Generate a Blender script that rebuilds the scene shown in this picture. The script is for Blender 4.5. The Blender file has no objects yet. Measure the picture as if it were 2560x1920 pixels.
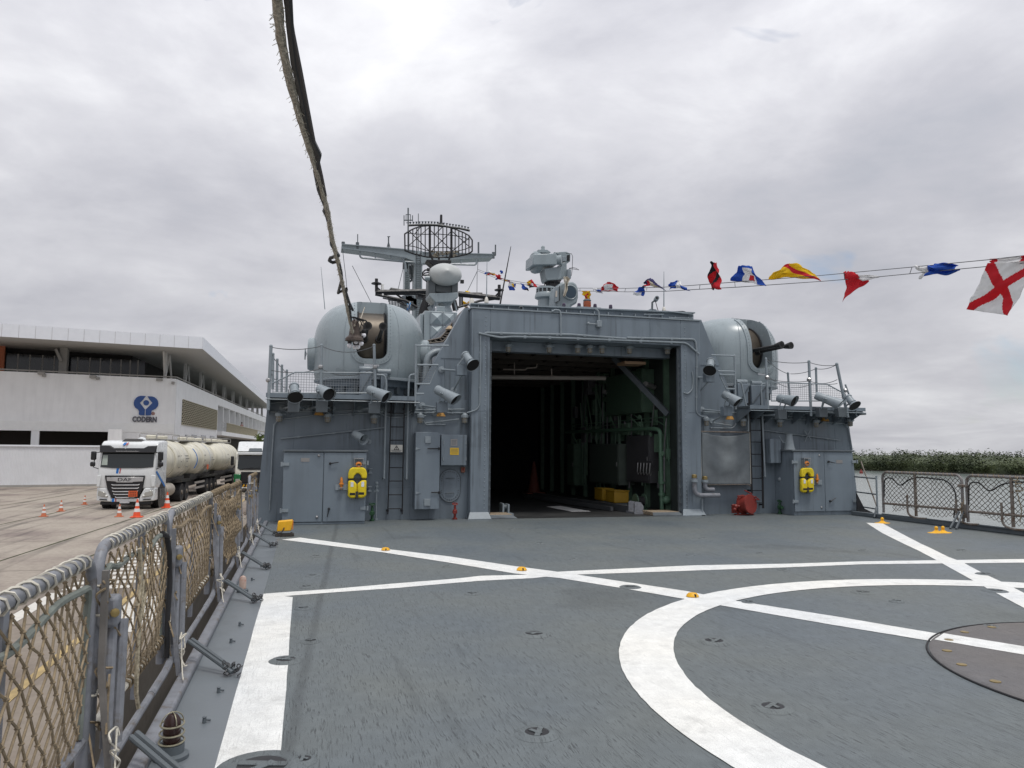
import bpy, bmesh, math, random
from math import sin, cos, pi, radians, atan2, sqrt
from mathutils import Vector, Matrix, noise
rnd = random.Random(11)
scene = bpy.context.scene
COL = scene.collection
V = Vector

# ------------------------------------------------------------------ camera
FPX, CAMH = 1900.0, 1.55
_p, _y, _r = radians(5.0), radians(15.2), radians(0.4)
CF = V((sin(_y)*cos(_p), cos(_y)*cos(_p), sin(_p)))
_R0 = V((cos(_y), -sin(_y), 0)); _U0 = _R0.cross(CF)
CR = _R0*cos(_r)+_U0*sin(_r); CU = _U0*cos(_r)-_R0*sin(_r)
CAM = V((0, 0, CAMH))
cd = bpy.data.cameras.new('camera'); co = bpy.data.objects.new('camera', cd); COL.objects.link(co)
cd.sensor_width = 36; cd.lens = 36*FPX/2560; cd.clip_start = 0.05; cd.clip_end = 3000
M = Matrix((CR, CU, -CF)).transposed().to_4x4(); M.translation = CAM
co.matrix_world = M
scene.camera = co

# ------------------------------------------------------------------ world, sun, exposure
SUN_EL, SUN_AZ = 70.0, 158.0      # azimuth from +y (ship's bow) clockwise; sun stands aft, slightly starboard
w = bpy.data.worlds.new('World'); scene.world = w; w.use_nodes = True
nt = w.node_tree; nt.nodes.clear()
def N(t, **kw):
    n = nt.nodes.new(t)
    for k, v in kw.items(): setattr(n, k, v)
    return n
def L(a, b): nt.links.new(a, b)
SKX, SKY2, GX = 9.3, 4.1, 3.3
out = N('ShaderNodeOutputWorld'); bg = N('ShaderNodeBackground'); bg.inputs[1].default_value = 0.12
sky = N('ShaderNodeTexSky', sky_type='NISHITA'); sky.sun_disc = False
sky.sun_elevation = radians(SUN_EL); sky.sun_rotation = radians(SUN_AZ)
tc = N('ShaderNodeTexCoord'); sp = N('ShaderNodeSeparateXYZ'); L(tc.outputs['Generated'], sp.inputs[0])
zz = N('ShaderNodeMath', operation='MAXIMUM'); L(sp.outputs[2], zz.inputs[0]); zz.inputs[1].default_value = 0.0
za = N('ShaderNodeMath', operation='ADD'); L(zz.outputs[0], za.inputs[0]); za.inputs[1].default_value = 0.16
dx = N('ShaderNodeMath', operation='DIVIDE'); L(sp.outputs[0], dx.inputs[0]); L(za.outputs[0], dx.inputs[1])
dy = N('ShaderNodeMath', operation='DIVIDE'); L(sp.outputs[1], dy.inputs[0]); L(za.outputs[0], dy.inputs[1])
cb = N('ShaderNodeCombineXYZ'); L(dx.outputs[0], cb.inputs[0]); L(dy.outputs[0], cb.inputs[1])
def wnoise(scale, detail, rough, dist, off, planar=False):
    mp = N('ShaderNodeMapping'); L(cb.outputs[0] if planar else tc.outputs['Generated'], mp.inputs[0]); mp.inputs['Location'].default_value = off
    if not planar: mp.inputs['Scale'].default_value = (1, 1, 2.1)
    n = N('ShaderNodeTexNoise'); L(mp.outputs[0], n.inputs['Vector'])
    n.inputs['Scale'].default_value = scale; n.inputs['Detail'].default_value = detail
    n.inputs['Roughness'].default_value = rough; n.inputs['Distortion'].default_value = dist
    return n.outputs['Fac']
n1 = wnoise(3.6, 8, 0.56, 0.25, (SKX, 1.7, .4)); n2 = wnoise(1.3, 3, 0.5, 0.0, (7.4, SKY2, 0)); n3 = wnoise(4.2, 5, 0.5, 0.5, (GX, 9.2, 0))
mx = N('ShaderNodeMath', operation='MULTIPLY_ADD'); L(n1, mx.inputs[0]); mx.inputs[1].default_value = 0.42; 
m2 = N('ShaderNodeMath', operation='MULTIPLY'); L(n2, m2.inputs[0]); m2.inputs[1].default_value = 0.58; L(m2.outputs[0], mx.inputs[2])
n4 = wnoise(1.15, 7, 0.58, 0.4, (2.6, 5.1, 0), True)   # smaller cloud heaps that crowd together towards the horizon
a4 = N('ShaderNodeMath', operation='MULTIPLY_ADD'); L(n4, a4.inputs[0]); a4.inputs[1].default_value = 0.34; a4.inputs[2].default_value = -0.17
s4 = N('ShaderNodeMath', operation='ADD'); L(mx.outputs[0], s4.inputs[0]); L(a4.outputs[0], s4.inputs[1])
cr = N('ShaderNodeValToRGB'); L(s4.outputs[0], cr.inputs[0])
e = cr.color_ramp.elements
e[0].position = 0.33; e[0].color = (0.40, 0.425, 0.485, 1)
e[1].position = 0.66; e[1].color = (0.86, 0.865, 0.895, 1)
k = e.new(0.46); k.color = (0.535, 0.540, 0.590, 1)
k = e.new(0.55); k.color = (0.655, 0.658, 0.702, 1)
sc = N('ShaderNodeVectorMath', operation='SCALE'); L(cr.outputs[0], sc.inputs[0])
gz = N('ShaderNodeMath', operation='MULTIPLY_ADD'); L(zz.outputs[0], gz.inputs[0]); gz.inputs[1].default_value = 0.86/0.12; gz.inputs[2].default_value = 0.755/0.12   # an overcast sky brightens towards the zenith
L(gz.outputs[0], sc.inputs['Scale'])
gap = N('ShaderNodeMapRange'); L(n3, gap.inputs[0]); gap.inputs[1].default_value = 0.26; gap.inputs[2].default_value = 0.33
gap.inputs[3].default_value = 0.35; gap.inputs[4].default_value = 1.0
mix = N('ShaderNodeMix', data_type='RGBA'); L(gap.outputs[0], mix.inputs[0]); L(sky.outputs[0], mix.inputs[6]); L(sc.outputs[0], mix.inputs[7])
L(mix.outputs[2], bg.inputs[0]); L(bg.outputs[0], out.inputs[0])
sl = bpy.data.lights.new('sun', 'SUN'); so = bpy.data.objects.new('sun', sl); COL.objects.link(so)
sl.energy = 1.5; sl.angle = radians(12); sl.color = (1.0, 0.965, 0.91)
_sd = V((sin(radians(SUN_AZ))*cos(radians(SUN_EL)), cos(radians(SUN_AZ))*cos(radians(SUN_EL)), sin(radians(SUN_EL))))
so.rotation_euler = (-_sd).to_track_quat('-Z', 'Y').to_euler()
vs = scene.view_settings; vs.view_transform = 'Standard'; vs.look = 'None'; vs.exposure = 0.08; vs.gamma = 1.0
scene.render.resolution_x = 1024; scene.render.resolution_y = 768

# ------------------------------------------------------------------ pixel -> place helpers (source pixels of the 2560x1920 photograph)
def ray(px, py): return CF*FPX+CR*(px-1280)-CU*(py-960)
def G(px, py, z=0.0):
    d = ray(px, py); return CAM+d*((z-CAMH)/d.z)
def W(px, py, Y):
    d = ray(px, py); return CAM+d*(Y/d.y)
def XP(px, py, x):
    d = ray(px, py); return CAM+d*(x/d.x)
def PLN(px, py, A, B):                     # on the upright plane through A and B
    n = V((B.y-A.y, -(B.x-A.x), 0)); d = ray(px, py)
    return CAM+d*((A-CAM).dot(n)/d.dot(n))
def Z1(a, b): return a/3.073, 780+b/3.073
def Z2(a, b): return 640+a/3.0717, 820+b/3.0717
def Z3(a, b): return 1160+a/2.86, 740+b/2.86
def Z4(a, b): return 1680+a/2.9625, 760+b/2.9625
def Z5(a, b): return 2060+a/4.148, 1100+b/4.148
def Z6(a, b): return 760+a/3.77, 500+b/3.77
def ZF(a, b): return 1240+a/3.95, 600+b/3.95
def ZG(a, b): return 1700+a/2.572, 600+b/2.572
def ZC(a, b): return 1400+a/1.907, 1280+b/1.907
def ZD(a, b): return 600+a/2.5925, 1280+b/2.5925
def ZL(a, b): return a/2.183, 1160+b/2.183
def ZO(a, b): return 1320+a/9.756, 600+b/9.756
def ZM(a, b): return 1000+a/6.381, 520+b/6.381

# ------------------------------------------------------------------ materials
MATS = {}
def mat(name, col, rough=0.5, metal=0.0, var=0.12, vscale=3.0, streak=0.0, bump=0.0, bscale=60.0, spec=0.5, coat=0.0, trans=0.0, emit=None, estr=0.0, grime=None, wave=0.0, runs=0.0):
    if name in MATS: return MATS[name]
    m = bpy.data.materials.new(name); m.use_nodes = True
    t = m.node_tree; b = t.nodes['Principled BSDF']
    def n(ty, **kw):
        q = t.nodes.new(ty)
        for k, v in kw.items(): setattr(q, k, v)
        return q
    b.inputs['Roughness'].default_value = rough; b.inputs['Metallic'].default_value = metal
    b.inputs['Specular IOR Level'].default_value = spec; b.inputs['Coat Weight'].default_value = coat
    b.inputs['Transmission Weight'].default_value = trans
    if emit: b.inputs['Emission Color'].default_value = (*emit, 1); b.inputs['Emission Strength'].default_value = estr
    geo = n('ShaderNodeNewGeometry')
    c = None
    rgb = n('ShaderNodeRGB'); rgb.outputs[0].default_value = (*col, 1); cur = rgb.outputs[0]
    def mul(cur, fac_socket, lo, hi, fmin=0.3, fmax=0.7):
        mr = n('ShaderNodeMapRange'); t.links.new(fac_socket, mr.inputs[0])
        mr.inputs[1].default_value = fmin; mr.inputs[2].default_value = fmax; mr.inputs[3].default_value = lo; mr.inputs[4].default_value = hi
        s = n('ShaderNodeVectorMath', operation='SCALE'); t.links.new(cur, s.inputs[0]); t.links.new(mr.outputs[0], s.inputs['Scale'])
        return s.outputs[0]
    if var > 0:
        nz = n('ShaderNodeTexNoise'); t.links.new(geo.outputs['Position'], nz.inputs['Vector'])
        nz.inputs['Scale'].default_value = vscale; nz.inputs['Detail'].default_value = 6; nz.inputs['Roughness'].default_value = 0.6
        cur = mul(cur, nz.outputs['Fac'], 1-var, 1+var)
        rr = n('ShaderNodeMapRange'); t.links.new(nz.outputs['Fac'], rr.inputs[0]); rr.inputs[1].default_value = .3; rr.inputs[2].default_value = .7
        rr.inputs[3].default_value = max(rough-.08, .02); rr.inputs[4].default_value = min(rough+.1, 1); t.links.new(rr.outputs[0], b.inputs['Roughness'])
    if streak > 0:
        mp = n('ShaderNodeMapping'); t.links.new(geo.outputs['Position'], mp.inputs[0]); mp.inputs['Scale'].default_value = (3.6, 3.6, 0.45)
        nz = n('ShaderNodeTexNoise'); t.links.new(mp.outputs[0], nz.inputs['Vector']); nz.inputs['Scale'].default_value = 1.0; nz.inputs['Detail'].default_value = 5
        cur = mul(cur, nz.outputs['Fac'], 1-streak, 1.0+streak*.25, 0.32, 0.55)
    if runs > 0:                             # thin dark water runs, here and there
        mp = n('ShaderNodeMapping'); t.links.new(geo.outputs['Position'], mp.inputs[0]); mp.inputs['Scale'].default_value = (16, 16, .5)
        nz = n('ShaderNodeTexNoise'); t.links.new(mp.outputs[0], nz.inputs['Vector']); nz.inputs['Scale'].default_value = 1.0; nz.inputs['Detail'].default_value = 4
        n2_ = n('ShaderNodeTexNoise'); t.links.new(geo.outputs['Position'], n2_.inputs['Vector']); n2_.inputs['Scale'].default_value = .9; n2_.inputs['Detail'].default_value = 3
        ad_ = n('ShaderNodeMath', operation='ADD'); t.links.new(nz.outputs['Fac'], ad_.inputs[0]); t.links.new(n2_.outputs['Fac'], ad_.inputs[1])
        cur = mul(cur, ad_.outputs[0], 1.0, 1-runs, 1.10, 1.30)
        pz = n('ShaderNodeTexVoronoi'); t.links.new(geo.outputs['Position'], pz.inputs['Vector']); pz.inputs['Scale'].default_value = .75; pz.distance = 'CHEBYCHEV'   # touched-up paint patches
        sx_ = n('ShaderNodeSeparateColor'); t.links.new(pz.outputs['Color'], sx_.inputs[0]); cur = mul(cur, sx_.outputs[0], .93, 1.05, 0.0, 1.0)
    if grime:
        nz = n('ShaderNodeTexNoise'); t.links.new(geo.outputs['Position'], nz.inputs['Vector']); nz.inputs['Scale'].default_value = grime[1]; nz.inputs['Detail'].default_value = 8; nz.inputs['Roughness'].default_value = .7
        mr = n('ShaderNodeMapRange'); t.links.new(nz.outputs['Fac'], mr.inputs[0]); mr.inputs[1].default_value = grime[2]; mr.inputs[2].default_value = grime[2]+.1; mr.inputs[3].default_value = 0; mr.inputs[4].default_value = grime[3]
        mxn = n('ShaderNodeMix', data_type='RGBA'); t.links.new(mr.outputs[0], mxn.inputs[0]); t.links.new(cur, mxn.inputs[6]); mxn.inputs[7].default_value = (*grime[0], 1)
        cur = mxn.outputs[2]
    t.links.new(cur, b.inputs['Base Color'])
    hs = []
    if bump > 0:
        nz = n('ShaderNodeTexNoise'); t.links.new(geo.outputs['Position'], nz.inputs['Vector']); nz.inputs['Scale'].default_value = bscale; nz.inputs['Detail'].default_value = 4
        bp = n('ShaderNodeBump'); bp.inputs['Strength'].default_value = bump; bp.inputs['Distance'].default_value = 0.01
        t.links.new(nz.outputs['Fac'], bp.inputs['Height']); hs.append(bp)
    if wave > 0:
        nz = n('ShaderNodeTexNoise'); t.links.new(geo.outputs['Position'], nz.inputs['Vector']); nz.inputs['Scale'].default_value = 1.7; nz.inputs['Detail'].default_value = 1
        bp = n('ShaderNodeBump'); bp.inputs['Strength'].default_value = wave; bp.inputs['Distance'].default_value = 0.05
        t.links.new(nz.outputs['Fac'], bp.inputs['Height'])
        if hs: t.links.new(hs[-1].outputs[0], bp.inputs['Normal'])
        hs.append(bp)
    if hs: t.links.new(hs[-1].outputs[0], b.inputs['Normal'])
    MATS[name] = m
    return m
GREY = mat('ship_grey', (.170, .207, .240), .42, var=.07, vscale=1.3, streak=.15, bump=.04, bscale=45, wave=.06, runs=.42, grime=((.115, .085, .065), 2.6, .665, .35))
GREY2 = mat('ship_grey_fitting', (.245, .285, .31), .38, var=.10, vscale=9, bump=.05)
GREYD = mat('ship_grey_dark', (.10, .118, .13), .5, var=.15, vscale=5)
GALV = mat('rail_grey', (.205, .215, .238), .45, var=.2, vscale=14, bump=.10, grime=((.12, .09, .065), 9, .54, .6))
RUSTY = mat('rail_rusty', (.20, .175, .15), .65, var=.25, vscale=16, bump=.2, grime=((.13, .07, .04), 12, .5, .7))
BLACK = mat('black_paint', (.012, .012, .014), .45, var=.2, vscale=8)
RUBBER = mat('rubber', (.018, .018, .02), .75, var=.2, vscale=6)
WHITE = mat('white_paint', (.80, .80, .78), .45, var=.05, vscale=2)
CORD = mat('net_cord', (.25, .195, .125), .9, var=.35, vscale=30, bump=.3, bscale=200)
CORDD = mat('net_cord_dark', (.10, .085, .07), .9, var=.3, vscale=25)
ROPEW = mat('rope_white', (.60, .57, .49), .9, var=.18, vscale=30)
YEL = mat('yellow_paint', (.80, .42, .012), .45, var=.1, vscale=8)
RED = mat('red_paint', (.20, .025, .018), .5, var=.2, vscale=8, bump=.1)
GREEN = mat('hangar_green', (.085, .145, .10), .5, var=.2, vscale=6)
VALVEG = mat('valve_green', (.02, .075, .03), .5, var=.25, vscale=20)
STEEL = mat('bare_steel', (.38, .38, .38), .35, metal=.8, var=.15, vscale=15)
BRASS = mat('brass', (.32, .24, .10), .4, metal=.7, var=.25, vscale=20)

# ------------------------------------------------------------------ mesh builder
WLOC = {}
def rotm(d, up=V((0, 0, 1))):              # matrix whose z axis is d
    d = V(d).normalized(); x = up.cross(d)
    if x.length < 1e-4: x = V((1, 0, 0)).cross(d)
    if x.length < 1e-4: x = V((0, 1, 0)).cross(d)
    x.normalize(); y = d.cross(x)
    return Matrix((x, y, d)).transposed().to_4x4()
class MB:
    def __init__(s): s.v = []; s.f = []; s.mi = []
    def add(s, vs, fs, mi=0):
        o = len(s.v); s.v += [V(q) for q in vs]; s.f += [tuple(i+o for i in f) for f in fs]; s.mi += [mi]*len(fs); return s
    def bb(s, a, b, mi=0):
        x0, x1 = sorted((a[0], b[0])); y0, y1 = sorted((a[1], b[1])); z0, z1 = sorted((a[2], b[2]))
        return s.add([(x0, y0, z0), (x1, y0, z0), (x1, y1, z0), (x0, y1, z0), (x0, y0, z1), (x1, y0, z1), (x1, y1, z1), (x0, y1, z1)],
              [(0, 3, 2, 1), (4, 5, 6, 7), (0, 1, 5, 4), (1, 2, 6, 5), (2, 3, 7, 6), (3, 0, 4, 7)], mi)
    def box(s, c, d, mi=0, Mx=None):
        h = [q/2 for q in d]; o = len(s.v)
        s.bb((-h[0], -h[1], -h[2]), h, mi)
        for i in range(o, len(s.v)):
            q = s.v[i]; q = (Mx @ q) if Mx else q; s.v[i] = q+V(c)
        return s
    def bar(s, p0, p1, w, h, mi=0, up=V((0, 0, 1))):
        p0 = V(p0); p1 = V(p1); m = rotm(p1-p0, up); m.translation = (p0+p1)/2
        o = len(s.v); l = (p1-p0).length/2
        s.bb((-w/2, -h/2, -l), (w/2, h/2, l), mi)
        for i in range(o, len(s.v)): s.v[i] = m @ s.v[i]
        return s
    def tube(s, pts, r, n=8, closed=False, mi=0, cap=True):
        pts = [V(p) for p in pts]; k = len(pts); rr = r if hasattr(r, '__len__') else [r]*k
        tang = []
        for i in range(k):
            a = pts[(i-1) % k] if (closed or i > 0) else pts[i]; b = pts[(i+1) % k] if (closed or i < k-1) else pts[i]
            d = b-a; tang.append(d.normalized() if d.length > 1e-9 else V((0, 0, 1)))
        t0 = tang[0]; nrm = V((0, 0, 1)).cross(t0)
        if nrm.length < .05: nrm = V((1, 0, 0)).cross(t0)
        nrm.normalize(); vs = []
        for i in range(k):
            nrm = nrm-tang[i]*nrm.dot(tang[i])
            if nrm.length < 1e-6: nrm = tang[i].orthogonal()
            nrm.normalize(); bn = tang[i].cross(nrm)
            vs += [pts[i]+(nrm*cos(2*pi*j/n)+bn*sin(2*pi*j/n))*rr[i] for j in range(n)]
        fs = []
        for i in range(k if closed else k-1):
            i2 = (i+1) % k
            fs += [(i*n+j, i*n+(j+1) % n, i2*n+(j+1) % n, i2*n+j) for j in range(n)]
        if not closed and cap: fs += [tuple(range(n-1, -1, -1)), tuple((k-1)*n+j for j in range(n))]
        return s.add(vs, fs, mi)
    def cyl(s, p0, p1, r, n=16, r2=None, mi=0): return s.tube([p0, p1], [r, r if r2 is None else r2], n, mi=mi)
    def lathe(s, prof, n=24, Mx=None, mi=0, arc=None):
        vs = []; fs = []; k = len(prof)
        for (r, z) in prof:
            for j in range(n):
                a = 2*pi*j/n; q = V((r*cos(a), r*sin(a), z)); vs.append((Mx @ q) if Mx else q)
        for i in range(k-1): fs += [(i*n+j, i*n+(j+1) % n, (i+1)*n+(j+1) % n, (i+1)*n+j) for j in range(n)]
        if prof[0][0] > 1e-4: fs.append(tuple(range(n-1, -1, -1)))
        if prof[-1][0] > 1e-4: fs.append(tuple((k-1)*n+j for j in range(n)))
        return s.add(vs, fs, mi)
    def prism(s, poly, vec, mi=0):
        poly = [V(p) for p in poly]; vec = V(vec); n = len(poly)
        return s.add(poly+[p+vec for p in poly], [tuple(range(n-1, -1, -1)), tuple(range(n, 2*n))]+[(i, (i+1) % n, n+(i+1) % n, n+i) for i in range(n)], mi)
    def grid(s, fn, nu, nv, mi=0, mfn=None):
        vs = [fn(i/nu, j/nv) for j in range(nv+1) for i in range(nu+1)]
        fs = []; o = len(s.v)
        for j in range(nv):
            for i in range(nu):
                fs.append((j*(nu+1)+i, j*(nu+1)+i+1, (j+1)*(nu+1)+i+1, (j+1)*(nu+1)+i))
        s.add(vs, fs, mi)
        if mfn:
            b = len(s.mi)-len(fs)
            for j in range(nv):
                for i in range(nu): s.mi[b+j*nu+i] = mfn((i+.5)/nu, (j+.5)/nv)
        return s
    def sph(s, c, r, n=10, m=6, sc=(1, 1, 1), mi=0):
        Mx = Matrix.Translation(V(c)) @ Matrix.Diagonal((*sc, 1))
        return s.lathe([(r*sin(pi*i/m) if 0 < i < m else 1e-5, -r*cos(pi*i/m)) for i in range(m+1)], n, Mx, mi)
    def xf(s, Mx):
        s.v = [Mx @ q for q in s.v]; return s
    def build(s, name, material, parent=None, local=False, bevel=0.0, seg=1, angle=32, solid=0.0, normals=True, sub=0, smooth=True):
        off = V((0, 0, 0)) if (local or parent is None) else WLOC.get(parent.name, V((0, 0, 0)))
        me = bpy.data.meshes.new(name); me.from_pydata([tuple(q-off) for q in s.v], [], s.f)
        mats = material if isinstance(material, (list, tuple)) else [material]
        for q in mats: me.materials.append(q)
        if len(mats) > 1: me.polygons.foreach_set('material_index', s.mi)
        if normals:
            bm = bmesh.new(); bm.from_mesh(me); bmesh.ops.recalc_face_normals(bm, faces=bm.faces); bm.to_mesh(me); bm.free()
        me.polygons.foreach_set('use_smooth', [smooth]*len(me.polygons))
        if smooth: me.set_sharp_from_angle(angle=radians(angle))
        me.update()
        o = bpy.data.objects.new(name, me); COL.objects.link(o)
        if solid: md = o.modifiers.new('solid', 'SOLIDIFY'); md.thickness = solid; md.offset = 0
        if bevel: md = o.modifiers.new('bevel', 'BEVEL'); md.width = bevel; md.segments = seg; md.limit_method = 'ANGLE'; md.angle_limit = radians(35); md.harden_normals = False
        if sub: md = o.modifiers.new('sub', 'SUBSURF'); md.levels = sub; md.render_levels = sub
        if parent is not None:
            o.parent = parent; WLOC[o.name] = V(off) if not local else V((0, 0, 0))
        return o
def tag(o, label=None, cat=None, group=None, kind=None):
    if label: o['label'] = label
    if cat: o['category'] = cat
    if group: o['group'] = group
    if kind: o['kind'] = kind
    return o
def thing(name, label, cat, loc=(0, 0, 0), group=None, rot=None):
    o = bpy.data.objects.new(name, None); COL.objects.link(o); o.location = V(loc); WLOC[o.name] = V(loc)
    o.empty_display_size = .1
    if rot: o.rotation_euler = rot
    return tag(o, label, cat, group)
def copy_tree(o, loc=None, rot=None, label=None, parent=None):
    c = o.copy(); COL.objects.link(c)
    if parent: c.parent = parent
    if loc is not None: c.location = V(loc)
    if rot is not None: c.rotation_euler = rot
    if label: c['label'] = label
    for ch in list(o.children): copy_tree(ch, parent=c)
    return c
def arc(c, r, a0, a1, n, ax=V((1, 0, 0)), ay=V((0, 0, 1))):
    return [V(c)+ax*r*cos(a0+(a1-a0)*i/n)+ay*r*sin(a0+(a1-a0)*i/n) for i in range(n+1)]
def fillet(pts, r, n=5):                    # round the inner corners of a polyline
    pts = [V(p) for p in pts]; o = [pts[0]]
    for i in range(1, len(pts)-1):
        a, b, c = pts[i-1], pts[i], pts[i+1]; d0 = (a-b); d1 = (c-b); q = min(r, d0.length*.45, d1.length*.45)
        p0 = b+d0.normalized()*q; p1 = b+d1.normalized()*q
        for k in range(n+1):
            t = k/n; o.append(p0*(1-t)**2+b*2*t*(1-t)+p1*t*t)
    o.append(pts[-1]); return o
def text_mesh(s, size, depth, M4, mb, mi=0, align='CENTER', sx=1.0, bold=0.0):
    cu = bpy.data.curves.new('txt', 'FONT'); cu.body = s; cu.size = size; cu.extrude = depth; cu.align_x = align; cu.align_y = 'CENTER'; cu.resolution_u = 2; cu.offset = bold
    ob = bpy.data.objects.new('txt', cu); COL.objects.link(ob)
    dg = bpy.context.evaluated_depsgraph_get(); me = bpy.data.meshes.new_from_object(ob.evaluated_get(dg))
    vs = [M4 @ V((q.co.x*sx, q.co.y, q.co.z)) for q in me.vertices]; mb.add(vs, [tuple(p.vertices) for p in me.polygons], mi)
    bpy.data.objects.remove(ob); bpy.data.curves.remove(cu); bpy.data.meshes.remove(me)
# ================================================================== SETTING
WATER_Z, QUAY_Z = -4.3, -1.3
def nodes_of(m):
    t = m.node_tree
    def n(ty, **kw):
        q = t.nodes.new(ty)
        for k, v in kw.items():
            if k.startswith('i_'):
                nm = k[2:]; q.inputs[int(nm) if nm.isdigit() else nm].default_value = v
            else: setattr(q, k, v)
        return q
    return t, t.nodes['Principled BSDF'], n
def deck_material(name, base, tint=.07, dash=.75, bumpk=.5, stain_shadow=False, wear=0.0):
    m = bpy.data.materials.new(name); m.use_nodes = True; t, b, n = nodes_of(m); l = t.links.new
    geo = n('ShaderNodeNewGeometry'); P = geo.outputs['Position']
    big = n('ShaderNodeTexNoise', i_Scale=.55, i_Detail=5); l(P, big.inputs['Vector'])
    ramp = n('ShaderNodeValToRGB'); l(big.outputs['Fac'], ramp.inputs[0]); e = ramp.color_ramp.elements
    e[0].position = .35; e[0].color = (base[0]*(1-tint), base[1]*(1-tint*.3), base[2]*(1+tint*.25), 1)
    e[1].position = .65; e[1].color = (base[0]*(1+tint*1.2), base[1]*(1+tint), base[2]*(1-tint*.1), 1)
    mid = n('ShaderNodeTexNoise', i_Scale=7.0, i_Detail=6, i_Roughness=.65); l(P, mid.inputs['Vector'])
    mr = n('ShaderNodeMapRange', i_1=.3, i_2=.7, i_3=.88, i_4=1.12); l(mid.outputs['Fac'], mr.inputs[0])
    c1 = n('ShaderNodeVectorMath', operation='SCALE'); l(ramp.outputs[0], c1.inputs[0]); l(mr.outputs[0], c1.inputs['Scale'])
    # rolled non-skid: short dark dashes that run along the deck
    warp = n('ShaderNodeTexNoise', i_Scale=1.2, i_Detail=2); l(P, warp.inputs['Vector'])
    wv = n('ShaderNodeVectorMath', operation='SCALE', i_Scale=.06); l(warp.outputs['Color'], wv.inputs[0])
    pa = n('ShaderNodeVectorMath', operation='ADD'); l(P, pa.inputs[0]); l(wv.outputs[0], pa.inputs[1])
    mp = n('ShaderNodeMapping'); l(pa.outputs[0], mp.inputs[0]); mp.inputs['Scale'].default_value = (125, 9, 20)
    ds = n('ShaderNodeTexNoise', i_Scale=1.0, i_Detail=2.5, i_Roughness=.6); l(mp.outputs[0], ds.inputs['Vector'])
    dm = n('ShaderNodeMapRange', i_1=.56, i_2=.66, i_3=0.0, i_4=1.0); l(ds.outputs['Fac'], dm.inputs[0])
    pt = n('ShaderNodeMapRange', i_1=.40, i_2=.58, i_3=.30, i_4=1.0); l(mid.outputs['Fac'], pt.inputs[0])
    dk = n('ShaderNodeMath', operation='MULTIPLY'); l(dm.outputs[0], dk.inputs[0]); l(pt.outputs[0], dk.inputs[1])
    dk2 = n('ShaderNodeMath', operation='MULTIPLY', i_1=dash); l(dk.outputs[0], dk2.inputs[0])
    mx = n('ShaderNodeMix', data_type='RGBA'); l(dk2.outputs[0], mx.inputs[0]); l(c1.outputs[0], mx.inputs[6]); mx.inputs[7].default_value = (base[0]*.25, base[1]*.25, base[2]*.25, 1)
    fin = n('ShaderNodeTexNoise', i_Scale=160.0, i_Detail=2); l(P, fin.inputs['Vector'])
    fr = n('ShaderNodeMapRange', i_1=.3, i_2=.7, i_3=.86, i_4=1.14); l(fin.outputs['Fac'], fr.inputs[0])
    c2 = n('ShaderNodeVectorMath', operation='SCALE'); l(mx.outputs[2], c2.inputs[0]); l(fr.outputs[0], c2.inputs['Scale'])
    if wear:                                 # greyed and scuffed paint
        rz = n('ShaderNodeTexNoise', i_Scale=3.1, i_Detail=8, i_Roughness=.75); l(P, rz.inputs['Vector']); rr_ = n('ShaderNodeMapRange', i_1=.54, i_2=.74, i_3=0.0, i_4=wear); l(rz.outputs['Fac'], rr_.inputs[0])
        cm = n('ShaderNodeMix', data_type='RGBA'); l(rr_.outputs[0], cm.inputs[0]); l(c2.outputs[0], cm.inputs[6]); cm.inputs[7].default_value = (.36, .36, .34, 1)
        class _w: pass
        c2 = _w(); c2.outputs = [cm.outputs[2]]
    if stain_shadow:
        mq = n('ShaderNodeMapping'); l(P, mq.inputs[0]); mq.inputs['Scale'].default_value = (7, .45, 1); mq.inputs['Rotation'].default_value = (0, 0, radians(-24))
        sq = n('ShaderNodeTexNoise', i_Scale=1.0, i_Detail=3, i_Distortion=.8); l(mq.outputs[0], sq.inputs['Vector']); sr_ = n('ShaderNodeMapRange', i_1=.63, i_2=.70, i_3=1.0, i_4=.84); l(sq.outputs['Fac'], sr_.inputs[0])
        ca = n('ShaderNodeVectorMath', operation='SCALE'); l(c2.outputs[0], ca.inputs[0]); l(sr_.outputs[0], ca.inputs['Scale']); c2 = ca
        rz = n('ShaderNodeTexNoise', i_Scale=2.3, i_Detail=7, i_Roughness=.75); l(P, rz.inputs['Vector']); rr_ = n('ShaderNodeMapRange', i_1=.66, i_2=.76, i_3=0.0, i_4=.45); l(rz.outputs['Fac'], rr_.inputs[0])
        cm = n('ShaderNodeMix', data_type='RGBA'); l(rr_.outputs[0], cm.inputs[0]); l(c2.outputs[0], cm.inputs[6]); cm.inputs[7].default_value = (.12, .095, .075, 1)
        class _o: pass
        c2 = _o(); c2.outputs = [cm.outputs[2]]
        dz = n('ShaderNodeTexNoise', i_Scale=.42, i_Detail=4, i_Distortion=.6); l(P, dz.inputs['Vector'])
        dq = n('ShaderNodeMapRange', i_1=.60, i_2=.68, i_3=1.0, i_4=.80, interpolation_type='SMOOTHSTEP'); l(dz.outputs['Fac'], dq.inputs[0])
        cs = n('ShaderNodeVectorMath', operation='SCALE'); l(c2.outputs[0], cs.inputs[0]); l(dq.outputs[0], cs.inputs['Scale']); c2 = cs
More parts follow.
